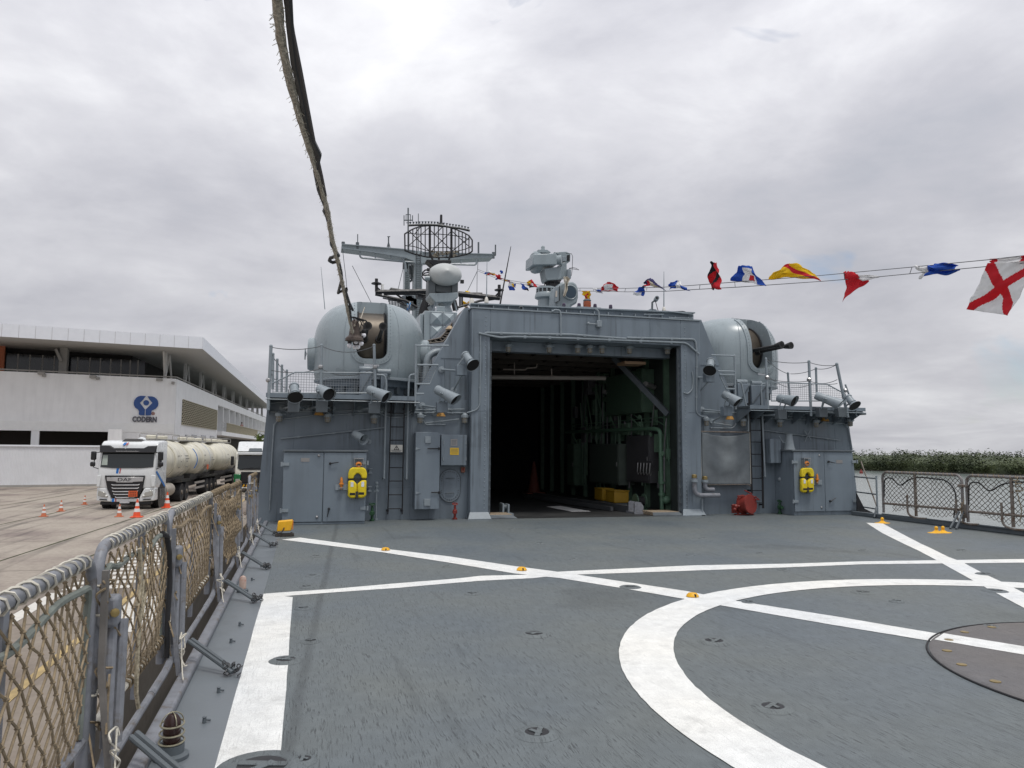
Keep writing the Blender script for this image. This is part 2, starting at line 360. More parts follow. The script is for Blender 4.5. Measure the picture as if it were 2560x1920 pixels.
    if stain_shadow:                                # soft shadow line of the overhead rope, painted into the deck colour
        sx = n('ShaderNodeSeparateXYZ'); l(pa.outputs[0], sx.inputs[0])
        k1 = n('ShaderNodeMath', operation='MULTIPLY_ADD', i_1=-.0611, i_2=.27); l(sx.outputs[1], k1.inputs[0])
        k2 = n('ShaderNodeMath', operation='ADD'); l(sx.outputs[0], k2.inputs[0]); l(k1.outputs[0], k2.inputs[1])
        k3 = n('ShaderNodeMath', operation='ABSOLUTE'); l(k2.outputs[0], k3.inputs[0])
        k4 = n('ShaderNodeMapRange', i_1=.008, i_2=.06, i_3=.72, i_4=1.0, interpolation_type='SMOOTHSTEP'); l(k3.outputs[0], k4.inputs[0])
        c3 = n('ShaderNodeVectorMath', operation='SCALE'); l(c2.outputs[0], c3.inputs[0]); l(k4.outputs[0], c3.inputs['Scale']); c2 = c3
    l(c2.outputs[0], b.inputs['Base Color'])
    rr = n('ShaderNodeMapRange', i_1=.3, i_2=.7, i_3=.50, i_4=.72); l(big.outputs['Fac'], rr.inputs[0]); l(rr.outputs[0], b.inputs['Roughness'])
    sub = n('ShaderNodeMath', operation='SUBTRACT'); l(fin.outputs['Fac'], sub.inputs[0]); l(dk.outputs[0], sub.inputs[1])
    bp = n('ShaderNodeBump', i_Strength=bumpk, i_Distance=.006); l(sub.outputs[0], bp.inputs['Height'])
    lw = n('ShaderNodeTexNoise', i_Scale=.8, i_Detail=1); l(P, lw.inputs['Vector'])
    bp2 = n('ShaderNodeBump', i_Strength=.25, i_Distance=.06); l(lw.outputs['Fac'], bp2.inputs['Height']); l(bp.outputs[0], bp2.inputs['Normal'])
    l(bp2.outputs[0], b.inputs['Normal']); MATS[name] = m
    return m
DECK = deck_material('deck_nonskid', (.125, .141, .148), dash=.72, stain_shadow=True)
PLATE = deck_material('deck_grid_cover', (.128, .118, .116), dash=.5)
LINE = deck_material('deck_line_white', (.75, .75, .73), tint=.035, dash=.20, bumpk=.35, wear=.55)
STRIP = mat('deck_smooth_paint', (.15, .17, .185), .40, var=.1, vscale=2.2, bump=.06, bscale=30, grime=((.09, .08, .07), 4, .62, .35))

DX0, DX1 = -.74, 13.32
m = MB(); m.bb((DX0, -9, -.25), (DX1, 30.5, 0))
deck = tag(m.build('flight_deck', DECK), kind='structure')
deck['label'] = 'grey non-skid flight deck of the ship with white landing marks'
m = MB(); m.bb((DX0, -9, .0005), (-.375, 17.0, .002)); m.build('waterway_strip', STRIP, deck)
# hull below the deck
m = MB()
prof = [(-.80, -.03), (-.98, -1.2), (-.9, -3), (-.6, -5.2)]
pl = [V((x, -9, z)) for x, z in prof]+[V((12.6-x, -9, z)) for x, z in reversed(prof)]
m.prism(pl, (0, 90, 0)); tag(m.build('ship_hull', GREY), 'grey hull sides of the warship below the flight deck', 'hull')

# ---- painted lines (each laid a few millimetres above the last)
def ribbon(name, eu, el, z, jit=.006, n=14):
    def sample(ed):
        o = []
        for i in range(len(ed)-1):
            for k in range(n):
                o.append(ed[i].lerp(ed[i+1], k/n))
        return o+[ed[-1]]
    a, b = sample(eu), sample(el)
    m = MB(); vs = []
    for p, q in zip(a, b):
        d = (q-p).normalized()
        p = p+d*jit*(noise.noise(p*23)+.6*noise.noise(p*61)); q = q+d*jit*(noise.noise(q*23+V((5, 0, 0)))+.6*noise.noise(q*61))
        vs += [V((p.x, p.y, z)), V((q.x, q.y, z))]
    k = len(a)
    m.add(vs, [(2*i, 2*i+1, 2*i+3, 2*i+2) for i in range(k-1)])
    return m.build(name, LINE, deck, normals=False)
def gp(conv, L_): return [G(*conv(*q)) for q in L_]
ribbon('edge_line', [V((-.375, y, 0)) for y in (-6, 0, 4, 8.72)], [V((-.07, y, 0)) for y in (-6, 0, 4, 8.45)], .0025)
ribbon('cross_line', gp(ZD, [(165, 530), (600, 500), (1000, 465), (1400, 433), (1560, 415), (1900, 407)])+gp(ZC, [(0, 285), (640, 255), (1100, 247), (1440, 236), (2212, 225)])+[V((13.0, 9.05, 0))],
       gp(ZD, [(170, 556), (600, 523), (1000, 495), (1400, 460), (1560, 447), (1900, 430)])+gp(ZC, [(0, 302), (640, 280), (1100, 264), (1440, 250), (2212, 242)])+[V((13.0, 8.7, 0))], .0032)
ribbon('approach_line', gp(ZD, [(390, 167), (940, 240), (1360, 290), (1750, 348), (2074, 391)])+gp(ZC, [(300, 333), (600, 378), (840, 425), (1300, 497), (1820, 585), (2212, 648)])+[V((6.0, 4.15, 0))],
       gp(ZD, [(270, 180), (920, 262), (1340, 327), (1780, 400), (2074, 430)])+gp(ZC, [(300, 365), (560, 410), (730, 440), (1300, 540), (1770, 617), (2212, 690)])+[V((5.8, 4.0, 0))], .0039)
ribbon('approach_line', gp(Z5, [(437, 860), (600, 965), (830, 1080), (980, 1150), (1160, 1245), (1230, 1285), (1590, 1485), (1690, 1540), (2074, 1745)])+[V((6.3, 4.2, 0))],
       gp(Z5, [(610, 868), (790, 965), (1000, 1075), (1110, 1125), (1290, 1215), (1420, 1262), (1670, 1395), (1920, 1510), (2074, 1590)])+[V((6.6, 4.1, 0))], .0046)
CC = V((6.15, 3.97, 0)); m = MB(); vs = []; K = 260
for i in range(K):
    a = 2*pi*i/K; d = V((cos(a), sin(a), 0))
    r0 = 3.675+.008*noise.noise(d*37); r1 = 4.095+.008*noise.noise(d*41+V((3, 0, 0)))
    vs += [CC+d*r0+V((0, 0, .0053)), CC+d*r1+V((0, 0, .0053))]
m.add(vs, [(2*i, 2*i+1, (2*i+3) % (2*K), (2*i+2) % (2*K)) for i in range(K)]); m.build('landing_circle', LINE, deck, normals=False)
# ---- round grid cover in the middle of the circle
m = MB(); m.lathe([(1.62, .014), (1.66, .0145), (1.68, .006)], 96, Matrix.Translation(V((6.1, 4.0, 0)))); gc = m.build('grid_cover', PLATE, deck)
m = MB()
for r_, w_ in ((1.695, .014),):
    m.tube([V((6.1+r_*cos(2*pi*i/96), 4+r_*sin(2*pi*i/96), .006)) for i in range(96)], w_*.55, 6, closed=True)
m.build('seal', RUBBER, gc)
for i in range(24):
    a = 2*pi*i/24+.1; b = MB(); b.lathe([(.035, .012), (.035, .019), (.02, .021)], 10, Matrix.Translation(V((6.1+1.56*cos(a), 4+1.56*sin(a), 0)))); b.build('bolt', BRASS, gc)
ribbon('approach_line', [V((4.62, 5.13, 0)), V((5.9, 4.2, 0))] and gp(ZC, [(1830, 587), (2212, 650)])+[V((5.9, 4.18, 0))], gp(ZC, [(1785, 617), (2212, 690)])+[V((5.72, 4.02, 0))], .0165, n=10)
# ---- flush tie-down sockets
SOCK = [ZC(*q) for q in ((335, 360), (1445, 385), (1605, 428), (900, 432), (735, 620), (1015, 935), (1065, 277), (2025, 298), (2075, 378), (2055, 550), (65, 226), (620, 206), (955, 197), (680, 127), (380, 135), (1445, 185), (1915, 183))]
SOCK += [ZD(*q) for q in ((297, 965), (140, 1660), (1905, 795), (1925, 1440), (410, 1617), (455, 842), (410, 628), (1505, 532), (1340, 357), (490, 290), (470, 415), (1245, 240), (1940, 205), (1765, 112), (430, 488))]
proto = None
for i, q in enumerate(SOCK):
    p = G(*q)
    if proto is None:
        proto = bpy.data.objects.new('tie_down_socket', None); COL.objects.link(proto); proto.parent = deck; WLOC[proto.name] = V((0, 0, 0))
        m = MB(); m.lathe([(.15, .001), (.12, .0135), (.082, .0165), (.078, .0125)], 28); rim = m.build('rim', DECK, proto, local=True)
        m = MB(); m.lathe([(.080, .0135), (.02, .013)], 24); m.build('recess_shade', BLACK, proto, local=True)  # flat black disc, its colour standing in for the shade inside the socket
        m = MB(); m.bar((-.079, .012, .016), (.079, .012, .016), .034, .005); m.bar((-.02, -.05, .0165), (.03, .03, .0165), .03, .005); m.build('cross_bar', DECK, proto, local=True)
        o = proto
    else: o = copy_tree(proto, parent=deck)
    o.location = (p.x, p.y, 0); o.rotation_euler = (0, 0, rnd.uniform(0, 6)); s_ = (1.5 if i == 18 else (rnd.uniform(.8, .95) if i in (0, 1, 4, 5, 7, 8, 17, 19, 20) else rnd.uniform(.42, .6))); o.scale = (s_, s_, 1)

# ---- water
wm = bpy.data.materials.new('river_water'); wm.use_nodes = True; t, b, n = nodes_of(wm); l = t.links.new
b.inputs['Base Color'].default_value = (.17, .20, .185, 1); b.inputs['Roughness'].default_value = .16; b.inputs['IOR'].default_value = 1.33
geo = n('ShaderNodeNewGeometry'); mp = n('ShaderNodeMapping'); l(geo.outputs['Position'], mp.inputs[0]); mp.inputs['Scale'].default_value = (1, .55, 1)
a1 = n('ShaderNodeTexNoise', i_Scale=1.1, i_Detail=5, i_Roughness=.6); l(mp.outputs[0], a1.inputs['Vector'])
a2 = n('ShaderNodeTexNoise', i_Scale=.12, i_Detail=2); l(mp.outputs[0], a2.inputs['Vector'])
ad = n('ShaderNodeMath', operation='MULTIPLY_ADD', i_1=3.0); l(a2.outputs['Fac'], ad.inputs[0]); l(a1.outputs['Fac'], ad.inputs[2])
bp = n('ShaderNodeBump', i_Strength=.22, i_Distance=.25); l(ad.outputs[0], bp.inputs['Height']); l(bp.outputs[0], b.inputs['Normal'])
m = MB(); m.bb((-.9, -400, WATER_Z-1), (900, 900, WATER_Z)); tag(m.build('water', wm), kind='structure')

# ---- quay
CONC = bpy.data.materials.new('quay_concrete'); CONC.use_nodes = True; t, b, n = nodes_of(CONC); l = t.links.new
geo = n('ShaderNodeNewGeometry'); P = geo.outputs['Position']
q1 = n('ShaderNodeTexNoise', i_Scale=.28, i_Detail=7, i_Roughness=.62); l(P, q1.inputs['Vector'])
rp = n('ShaderNodeValToRGB'); l(q1.outputs['Fac'], rp.inputs[0]); e = rp.color_ramp.elements
e[0].position = .34; e[0].color = (.205, .165, .145, 1); e[1].position = .62; e[1].color = (.37, .325, .27, 1)
k = e.new(.47); k.color = (.315, .27, .225, 1)
mp = n('ShaderNodeMapping'); l(P, mp.inputs[0]); mp.inputs['Scale'].default_value = (1.6, .10, 1); mp.inputs['Rotation'].default_value = (0, 0, radians(12))
q2 = n('ShaderNodeTexNoise', i_Scale=1.3, i_Detail=5); l(mp.outputs[0], q2.inputs['Vector'])
qm = n('ShaderNodeMapRange', i_1=.34, i_2=.48, i_3=.5, i_4=1.0); l(q2.outputs['Fac'], qm.inputs[0])
q3 = n('ShaderNodeTexNoise', i_Scale=9, i_Detail=4); l(P, q3.inputs['Vector']); qn = n('ShaderNodeMapRange', i_1=.3, i_2=.7, i_3=.88, i_4=1.1); l(q3.outputs['Fac'], qn.inputs[0])
mm = n('ShaderNodeMath', operation='MULTIPLY'); l(qm.outputs[0], mm.inputs[0]); l(qn.outputs[0], mm.inputs[1])
s1 = n('ShaderNodeVectorMath', operation='SCALE'); l(rp.outputs[0], s1.inputs[0]); l(mm.outputs[0], s1.inputs['Scale'])
sxq = n('ShaderNodeSeparateXYZ'); l(P, sxq.inputs[0]); w1 = n('ShaderNodeMath', operation='MULTIPLY_ADD', i_1=3.0); l(q1.outputs['Fac'], w1.inputs[0]); l(sxq.outputs[0], w1.inputs[2])
w2 = n('ShaderNodeMapRange', i_1=-4.2, i_2=-2.6, i_3=0.0, i_4=.45, interpolation_type='SMOOTHSTEP'); l(w1.outputs[0], w2.inputs[0])      # grimy apron along the quay edge
w3 = n('ShaderNodeMix', data_type='RGBA'); l(w2.outputs[0], w3.inputs[0]); l(s1.outputs[0], w3.inputs[6]); w3.inputs[7].default_value = (.135, .105, .075, 1); l(w3.outputs[2], b.inputs['Base Color'])
b.inputs['Roughness'].default_value = .8
bp = n('ShaderNodeBump', i_Strength=.2, i_Distance=.02); l(q3.outputs['Fac'], bp.inputs['Height']); l(bp.outputs[0], b.inputs['Normal'])
m = MB(); m.bb((-420, -60, QUAY_Z-4), (-2.05, 600, QUAY_Z)); quay = tag(m.build('quay', CONC), kind='structure')
quay['label'] = 'stained concrete quay beside the ship'
SLABJ = mat('slab_joint', (.22, .19, .16), .9, var=.3, vscale=2)
GRASSJ = mat('joint_weeds', (.055, .06, .025), .95, var=.4, vscale=3)
for x, y0, y1 in ((-5.6, -10, 140), (-7.5, -10, 140), (-11.5, 10, 90), (-15.5, 20, 70)):
    m = MB(); vs = []
    K = 150
    for i in range(K+1):
        y = y0+(y1-y0)*i/K; ww = .03+.03*abs(noise.noise(V((x, y*.7, 0))))
        xx = x+(y-18)*.055
        vs += [V((xx-ww, y, QUAY_Z+.004)), V((xx+ww, y, QUAY_Z+.004))]
    m.add(vs, [(2*i, 2*i+1, 2*i+3, 2*i+2) for i in range(K)]); m.build('slab_joint', GRASSJ, quay, normals=False)
for i, y in enumerate((14, 20, 26, 32, 38, 44, 52)):
    m = MB(); m.add([(-24, y+1.2, QUAY_Z+.006), (-2.1, y, QUAY_Z+.006), (-2.1, y+.03, QUAY_Z+.006), (-24, y+1.23, QUAY_Z+.006)], [(0, 1, 2, 3)]); m.build('slab_joint', SLABJ, quay, normals=False)
QW = mat('quay_white_mark', (.62, .60, .55), .8, var=.12, vscale=6); QY = mat('quay_yellow_mark', (.42, .31, .14), .8, var=.35, vscale=3)
for i in range(13):                         # zebra bars seen through the net
    y = 17.3+i*.62
    m = MB(); m.bb((-4.6, y, QUAY_Z+.002), (-3.35, y+.34, QUAY_Z+.010)); m.build('zebra_bar', QW, quay)
m = MB(); m.bb((-3.05, 13.2, QUAY_Z+.002), (-2.35, 16.2, QUAY_Z+.010)); m.build('white_patch', QW, quay)
m = MB(); m.bb((-3.22, -8, QUAY_Z+.002), (-3.10, 13.0, QUAY_Z+.010)); m.bb((-3.22, 13.3, QUAY_Z+.002), (-3.10, 60, QUAY_Z+.010)); m.build('yellow_line', QY, quay)
m = MB(); m.bb((-4.7, 3, QUAY_Z+.002), (-4.45, 17, QUAY_Z+.010)); m.build('white_line', QW, quay)

# ---- far shore with mangrove
m = MB(); m.bb((150, -200, WATER_Z-.5), (900, 900, WATER_Z+.25))
def shore_pts():
    A, B, C_ = V((195, 120, 0)), V((176, 222, 0)), V((120, 420, 0)); return A, B, C_
m = MB(); pl = [V((235, -120, 0)), V((200, 120, 0)), V((176, 225, 0)), V((110, 460, 0)), V((-60, 800, 0)), V((900, 900, 0)), V((900, -120, 0))]
m.prism([p+V((0, 0, WATER_Z-1)) for p in pl], (0, 0, 1.15)); tag(m.build('far_shore', mat('mud', (.05, .045, .035), .9)), kind='structure')
LEAF = bpy.data.materials.new('mangrove_leaf'); LEAF.use_nodes = True; t, b, n = nodes_of(LEAF); l = t.links.new
geo = n('ShaderNodeNewGeometry'); q1 = n('ShaderNodeTexNoise', i_Scale=.18, i_Detail=6, i_Roughness=.7); l(geo.outputs['Position'], q1.inputs['Vector'])
rp = n('ShaderNodeValToRGB'); l(q1.outputs['Fac'], rp.inputs[0]); e = rp.color_ramp.elements
e[0].position = .36; e[0].color = (.024, .038, .016, 1); e[1].position = .66; e[1].color = (.078, .100, .034, 1)
l(rp.outputs[0], b.inputs['Base Color']); b.inputs['Roughness'].default_value = .65
rl = random.Random(5); m = MB()
path = [V((212, 60, 0)), V((200, 120, 0)), V((176, 225, 0)), V((110, 460, 0))]
segs = [(path[i], path[i+1]) for i in range(3)]; tot = sum((b_-a_).length for a_, b_ in segs)
octv = [(1, 0, 0), (0, 1, 0), (-1, 0, 0), (0, -1, 0), (0, 0, 1)]
vs_all = []; fs_all = []
for i in range(1500):
    u = rl.random()*tot
    for a_, b_ in segs:
        if u < (b_-a_).length: break
        u -= (b_-a_).length
    d = (b_-a_).normalized(); nrm = V((d.y, -d.x, 0)); nrm = nrm if nrm.x > 0 else -nrm
    dep = rl.random()**1.4*34; c = a_+d*u+nrm*(dep+1)
    hh = (3.3+1.5*rl.random()+2.2*min(dep/16, 1)+1.9*noise.noise(c*.025)+.8*noise.noise(c*.11)) ; rx = 1.2+1.8*rl.random()
    for k in range(105):
        th = rl.random()*2*pi; ph = math.acos(1-1.95*rl.random()); rr = (.45+.62*rl.random()**.6)
        dirv = V((sin(ph)*cos(th), sin(ph)*sin(th), cos(ph)))
        p = V((c.x+dirv.x*rx*rr, c.y+dirv.y*rx*rr, WATER_Z+.3+max(.05, hh*.52+dirv.z*hh*.52*rr)))
        nn = (dirv+V((rl.uniform(-.35, .35), rl.uniform(-.35, .35), rl.uniform(-.1, .5)))).normalized(); ax = nn.orthogonal().normalized(); ay = nn.cross(ax); s_ = .15+.22*rl.random()
        o = len(vs_all); vs_all += [p+ax*s_, p+ay*s_*.8, p-ax*s_, p-ay*s_*.8]; fs_all.append((o, o+1, o+2, o+3))
NS, ND = 240, 7                            # the wood's dark inner mass, hidden under the leaves
for i in range(NS+1):
    u = tot*i/NS
    for a_, b_ in segs:
        if u <= (b_-a_).length+1e-6: break
        u -= (b_-a_).length
    d = (b_-a_).normalized(); nrm = V((d.y, -d.x, 0)); nrm = nrm if nrm.x > 0 else -nrm
    for j in range(ND):
        dep = (3.2, 3.6, 6, 10, 17, 26, 36)[j]; c = a_+d*u+nrm*(dep+1+noise.noise(V((i*.7, j, 0)))); hz = (0, 2.6, 3.4, 4.1, 4.4, 4.6, 4.6)[j]*(1+.22*noise.noise(V((i*.31, j*.8, 3)))+.15*noise.noise(V((i*.9, j, 5))))
        vs_all.append(V((c.x, c.y, WATER_Z+.1+hz)))
o = len(vs_all)-(NS+1)*ND
fs_all += [(o+i*ND+j, o+(i+1)*ND+j, o+(i+1)*ND+j+1, o+i*ND+j+1) for i in range(NS) for j in range(ND-1)]
m.v = vs_all; m.f = fs_all; m.mi = [0]*len(fs_all)
tag(m.build('mangrove_wood', LEAF, normals=False, angle=20), 'dense dark green mangrove wood along the far river bank', 'mangrove', kind='stuff')
p = G(2153, 1183, WATER_Z)
bu = thing('channel_buoy', 'small red buoy floating off the mangrove bank', 'buoy', p)
m = MB(); m.lathe([(.1, -.3), (.5, -.1), (.52, .2), (.4, .55), (.2, .7)], 14); m.build('float', RED, bu, local=True)
m = MB(); m.lathe([(.18, .7), (.14, 1.1), (.05, 1.2)], 10); m.build('top_mark', RED, bu, local=True)
# ================================================================== SHIP SUPERSTRUCTURE
YW, YC, YG = 17.2, 16.9, 16.5             # side walls, door columns, gallery edge
ZG0 = 2.70                                 # gallery / turret platform level
def rc(conv, a0, b0, a1, b1, Y):           # zoom rectangle -> x0,z0,x1,z1 on the plane y=Y
    am, bm_ = (a0+a1)/2, (b0+b1)/2
    return W(*conv(a0, bm_), Y).x, W(*conv(am, b1), Y).z, W(*conv(a1, bm_), Y).x, W(*conv(am, b0), Y).z
hs = thing('hangar_superstructure', 'grey aft superstructure with the open helicopter hangar', 'superstructure', (6.5, YW, 0))
DK = 30.0
m = MB(); m.prism([V((-.97, YW, -.05)), V((3.66, YW, -.05)), V((3.66, YW, ZG0)), V((-.78, YW, ZG0))], (0, DK-YW, 0)); m.build('port_wall', GREY, hs)
m = MB(); m.prism([V((9.44, YW, -.05)), V((14.22, YW, -.05)), V((14.0, YW, 2.2)), V((13.9, YW, ZG0)), V((9.44, YW, ZG0))], (0, DK-YW, 0)); m.build('starboard_wall', GREY, hs)
m = MB(); m.prism([V((2.36, YW+.01, ZG0-.02)), V((3.66, YW+.01, ZG0-.02)), V((3.66, YW+.01, 4.86)), V((3.52, YW+.01, 4.86))], (0, .30, 0)); m.build('port_gusset', GREY, hs)
m = MB(); m.prism([V((9.44, YW+.01, ZG0-.02)), V((10.62, YW+.01, ZG0-.02)), V((9.66, YW+.01, 4.90)), V((9.44, YW+.01, 4.90))], (0, .30, 0)); m.build('starboard_gusset', GREY, hs)
m = MB(); m.bb((3.60, YW+.312, ZG0+.001), (3.663, DK, 4.80)); m.build('port_side', GREY, hs); m = MB(); m.bb((9.437, YW+.312, ZG0+.001), (9.50, DK, 4.80)); m.build('starboard_side', GREY, hs)
m = MB(); m.bb((13.2, 16.3, -.3), (13.95, 30, -.01)); m.build('side_deck', STRIP, hs)
# weld seams and stiffeners that show through the plating
for a, b, cv, Y_ in (((1420, 228), (1590, 234), Z2, YW), ((1000, 1225), (1010, 1490), Z2, YW), ((300, 640), (282, 940), Z2, YW), ((700, 640), (690, 940), Z2, YW), ((1190, 640), (1180, 1480), Z2, YW), ((1450, 240), (1455, 600), Z2, YW), ((100, 1180), (200, 1180), Z2, YW), ((860, 1225), (1215, 1222), Z2, YW),
                     ((700, 880), (692, 1080), Z4, YW), ((940, 880), (945, 1085), Z4, YW), ((1200, 880), (1215, 1085), Z4, YW), ((235, 830), (240, 1560), Z4, YW), ((640, 1200), (800, 1200), Z4, YW), ((210, 450), (350, 455), Z4, YW),
                     ((430, 105), (432, 290), Z3, YC), ((880, 118), (882, 300), Z3, YC), ((1330, 132), (1332, 318), Z3, YC), ((60, 820), (165, 820), Z3, YC), ((1605, 830), (1690, 830), Z3, YC)):
    m = MB(); m.tube([W(*cv(*a), Y_), W(*cv(*b), Y_)], .0065, 5); m.build('weld_seam', GREY, hs)
# door columns
def column(x0, x1, inner):
    m = MB(); m.bb((x0, YC, .0), (x1, YC+.28, 4.80)); c = m.build('door_column', GREY, hs, bevel=.012, seg=2)
    m = MB(); xr = x1-.10 if inner > 0 else x0+.10
    for i in range(46): m.lathe([(.014, 0), (.012, .008), (.004, .011)], 6, Matrix.Translation(V((xr, YC, .25+i*.097))) @ rotm((0, -1, 0)))
    m.build('rivets', GREY2, c)
    m = MB(); xi = x1 if inner > 0 else x0
    for i in range(20):
        z = .3+i*.185; m.bb((xi-.004, YC+.05, z), (xi+inner*.055, YC+.075, z+.022))
    m.bb((xi, YC+.09, .1), (xi+inner*.06, YC+.13, 4.1)); m.build('door_guide', GREYD, c)
    m = MB(); m.prism([V((x0-.06, YC-.10, .004)), V((x1+.05, YC-.10, .004)), V((x1, YC-.005, .16)), V((x0, YC-.005, .16))], (0, .004, 0)); m.bb((x0-.05, YC-.10, .003), (x1+.04, YC-.001, .02)); m.build('foot_plate', GREY2, c)
column(3.63, 4.06, 1); column(8.92, 9.44, -1)
m = MB(); m.bb((4.06, YC+.004, 4.16), (8.92, YW+.3, 4.80)); hd = m.build('door_header', GREY, hs, bevel=.01, seg=1)
m = MB(); m.bb((4.06, YW+.32, 3.92), (8.92, YW+.6, 4.158)); m.build('lamp_beam', GREY, hs)
m = MB(); m.bb((3.60, YC-.02, 4.803), (9.47, YW+.8, 4.835)); m.build('roof_lip', GREY2, hs)
m = MB(); m.bb((3.60, YW+.802, 4.81), (9.52, DK, 4.90)); m.build('roof', GREY, hs)
# girder along the roof edge
xa, xb = W(*Z3(45, 62), 18.2).x, W(*Z3(1640, 130), 18.2).x
za, zb = W(*Z3(45, 62), 18.2).z, W(*Z3(1640, 128), 18.2).z
m = MB(); m.prism([V((xa, 18.2, 4.88)), V((xb, 18.2, 4.88)), V((xb, 18.2, zb)), V((xa, 18.2, za))], (0, .06, 0)); g = m.build('roof_girder', GREY, hs)
m = MB(); m.prism([V((xa, 18.10, za)), V((xb, 18.10, zb)), V((xb, 18.10, zb+.03)), V((xa, 18.10, za+.03))], (0, .3, 0)); m.build('girder_flange', GREY2, g)
for i in range(16):
    x = xa+(xb-xa)*(i+.5)/16; m = MB(); m.bb((x-.012, 18.12, 4.9), (x+.012, 18.198, min(za, zb)-.003)); m.build('rib', GREY2, g)
# hangar inside
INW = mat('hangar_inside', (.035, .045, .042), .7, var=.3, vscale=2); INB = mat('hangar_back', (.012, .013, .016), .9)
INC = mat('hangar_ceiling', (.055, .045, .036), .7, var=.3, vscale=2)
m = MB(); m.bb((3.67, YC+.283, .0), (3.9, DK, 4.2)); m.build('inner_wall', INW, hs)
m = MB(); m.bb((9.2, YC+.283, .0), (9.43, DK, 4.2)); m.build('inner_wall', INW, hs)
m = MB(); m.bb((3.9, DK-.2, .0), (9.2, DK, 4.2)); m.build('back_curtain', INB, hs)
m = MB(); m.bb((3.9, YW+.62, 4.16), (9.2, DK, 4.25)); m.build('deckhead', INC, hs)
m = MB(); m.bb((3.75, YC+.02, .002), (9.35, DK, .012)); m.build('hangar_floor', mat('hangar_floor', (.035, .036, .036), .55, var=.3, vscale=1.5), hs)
for i in range(9):
    y = YW+1.0+i*1.2; m = MB(); m.bb((3.95, y, 3.98), (9.15, y+.08, 4.155)); m.build('deck_beam', INC, hs)
for i in range(7):
    x = 4.4+i*.7; m = MB(); m.bb((x, YW+.8, 4.06), (x+.06, DK-.3, 4.150)); m.build('girder', INC, hs)
for i in range(10):
    y = YW+.9+i*1.2; m = MB(); m.bb((9.06, y, .02), (9.198, y+.09, 4.1)); m.build('frame_rib', GREEN, hs)
m = MB(); m.tube([W(*Z3(195, 580), 19.5), W(*Z3(1010, 588), 19.5)], .06, 10); m.build('overhead_pipe', mat('pipe_pale', (.30, .27, .24), .5), hs)
m = MB(); m.tube(fillet([W(*Z3(280, 525), 18.6), W(*Z3(440, 528), 18.6), W(*Z3(450, 515), 18.6), W(*Z3(520, 512), 18.6), W(*Z3(522, 485), 18.6)], .05), .018, 6)
m.tube([W(*Z3(360, 475), 18.6), W(*Z3(360, 560), 18.6)], .014, 6); m.tube([W(*Z3(625, 520), 18.8), W(*Z3(628, 575), 18.8)], .02, 6); m.build('overhead_conduit', RUSTY, hs)
m = MB(); m.bb(W(*Z3(1150, 465), 17.9)+V((0, 0, 0)), W(*Z3(1300, 490), 17.9)+V((0, .5, 0))); m.build('winch_housing', mat('winch_tan', (.30, .19, .11), .6), hs)
# gallery walkways
def gallery(x0, x1):
    m = MB(); m.bb((x0, YG, ZG0-.05), (x1, YW-.002, ZG0-.004)); g = m.build('gallery_floor', GREYD, hs)
    m = MB(); m.bb((x0, YG-.02, ZG0-.085), (x1, YG-.001, ZG0+.008)); m.build('toe_plate', GREY, g)
    m = MB(); m.tube([V((x0, YG-.03, ZG0-.125)), V((x1, YG-.03, ZG0-.125))], .012, 6); m.build('edge_rod', GREY2, g)
    k = int((x1-x0)/.42)
    for i in range(k+1):
        x = x0+.05+(x1-x0-.1)*i/k
        m = MB(); m.prism([V((x-.006, YG+.03, ZG0-.052)), V((x-.006, YW-.003, ZG0-.052)), V((x-.006, YW-.003, ZG0-.42)), V((x-.006, YG+.03, ZG0-.13))], (.012, 0, 0)); m.build('knee', GREY, g)
    return g
gl = gallery(-.80, 2.40); gr = gallery(10.55, 13.92)
m = MB(); m.prism([V((13.6, YG-.05, ZG0-.10)), V((14.12, YG+.2, ZG0-.16)), V((14.12, YG+.7, ZG0-.16)), V((13.6, YW, ZG0-.10))], (0, 0, .045)); m.build('corner_plate', GREYD, gr)
MESHM = mat('wire_mesh', (.19, .21, .225), .5, var=.1)
def mesh_panel(poly, Y, parent, sp=.055, r=.0042):
    P_ = [W(*q, Y) for q in poly]; xs = [p.x for p in P_]; zs = [p.z for p in P_]; n = len(P_); m = MB()
    def clip(horizontal, c):
        hit = []
        for i in range(n):
            a, b = P_[i], P_[(i+1) % n]; u0, u1 = (a.z, b.z) if horizontal else (a.x, b.x)
            if (u0-c)*(u1-c) < 0:
                t_ = (c-u0)/(u1-u0); hit.append(a.lerp(b, t_))
        return hit
    c = min(xs)+sp/2
    while c < max(xs):
        h = clip(False, c)
        if len(h) >= 2: m.tube([h[0], h[1]], r, 3, cap=False)
        c += sp
    c = min(zs)+sp/2
    while c < max(zs):
        h = clip(True, c)
        if len(h) >= 2: m.tube([h[0]+V((0, .005, 0)), h[1]+V((0, .005, 0))], r, 3, cap=False)
        c += sp
    o = m.build('mesh', MESHM, parent)
    m = MB(); m.tube(P_+[P_[0]], .016, 6); m.build('mesh_frame', GREY2, parent)
def sag(a, b, s, n=8): return [a.lerp(b, i/n)-V((0, 0, s*4*(i/n)*(1-i/n))) for i in range(n+1)]
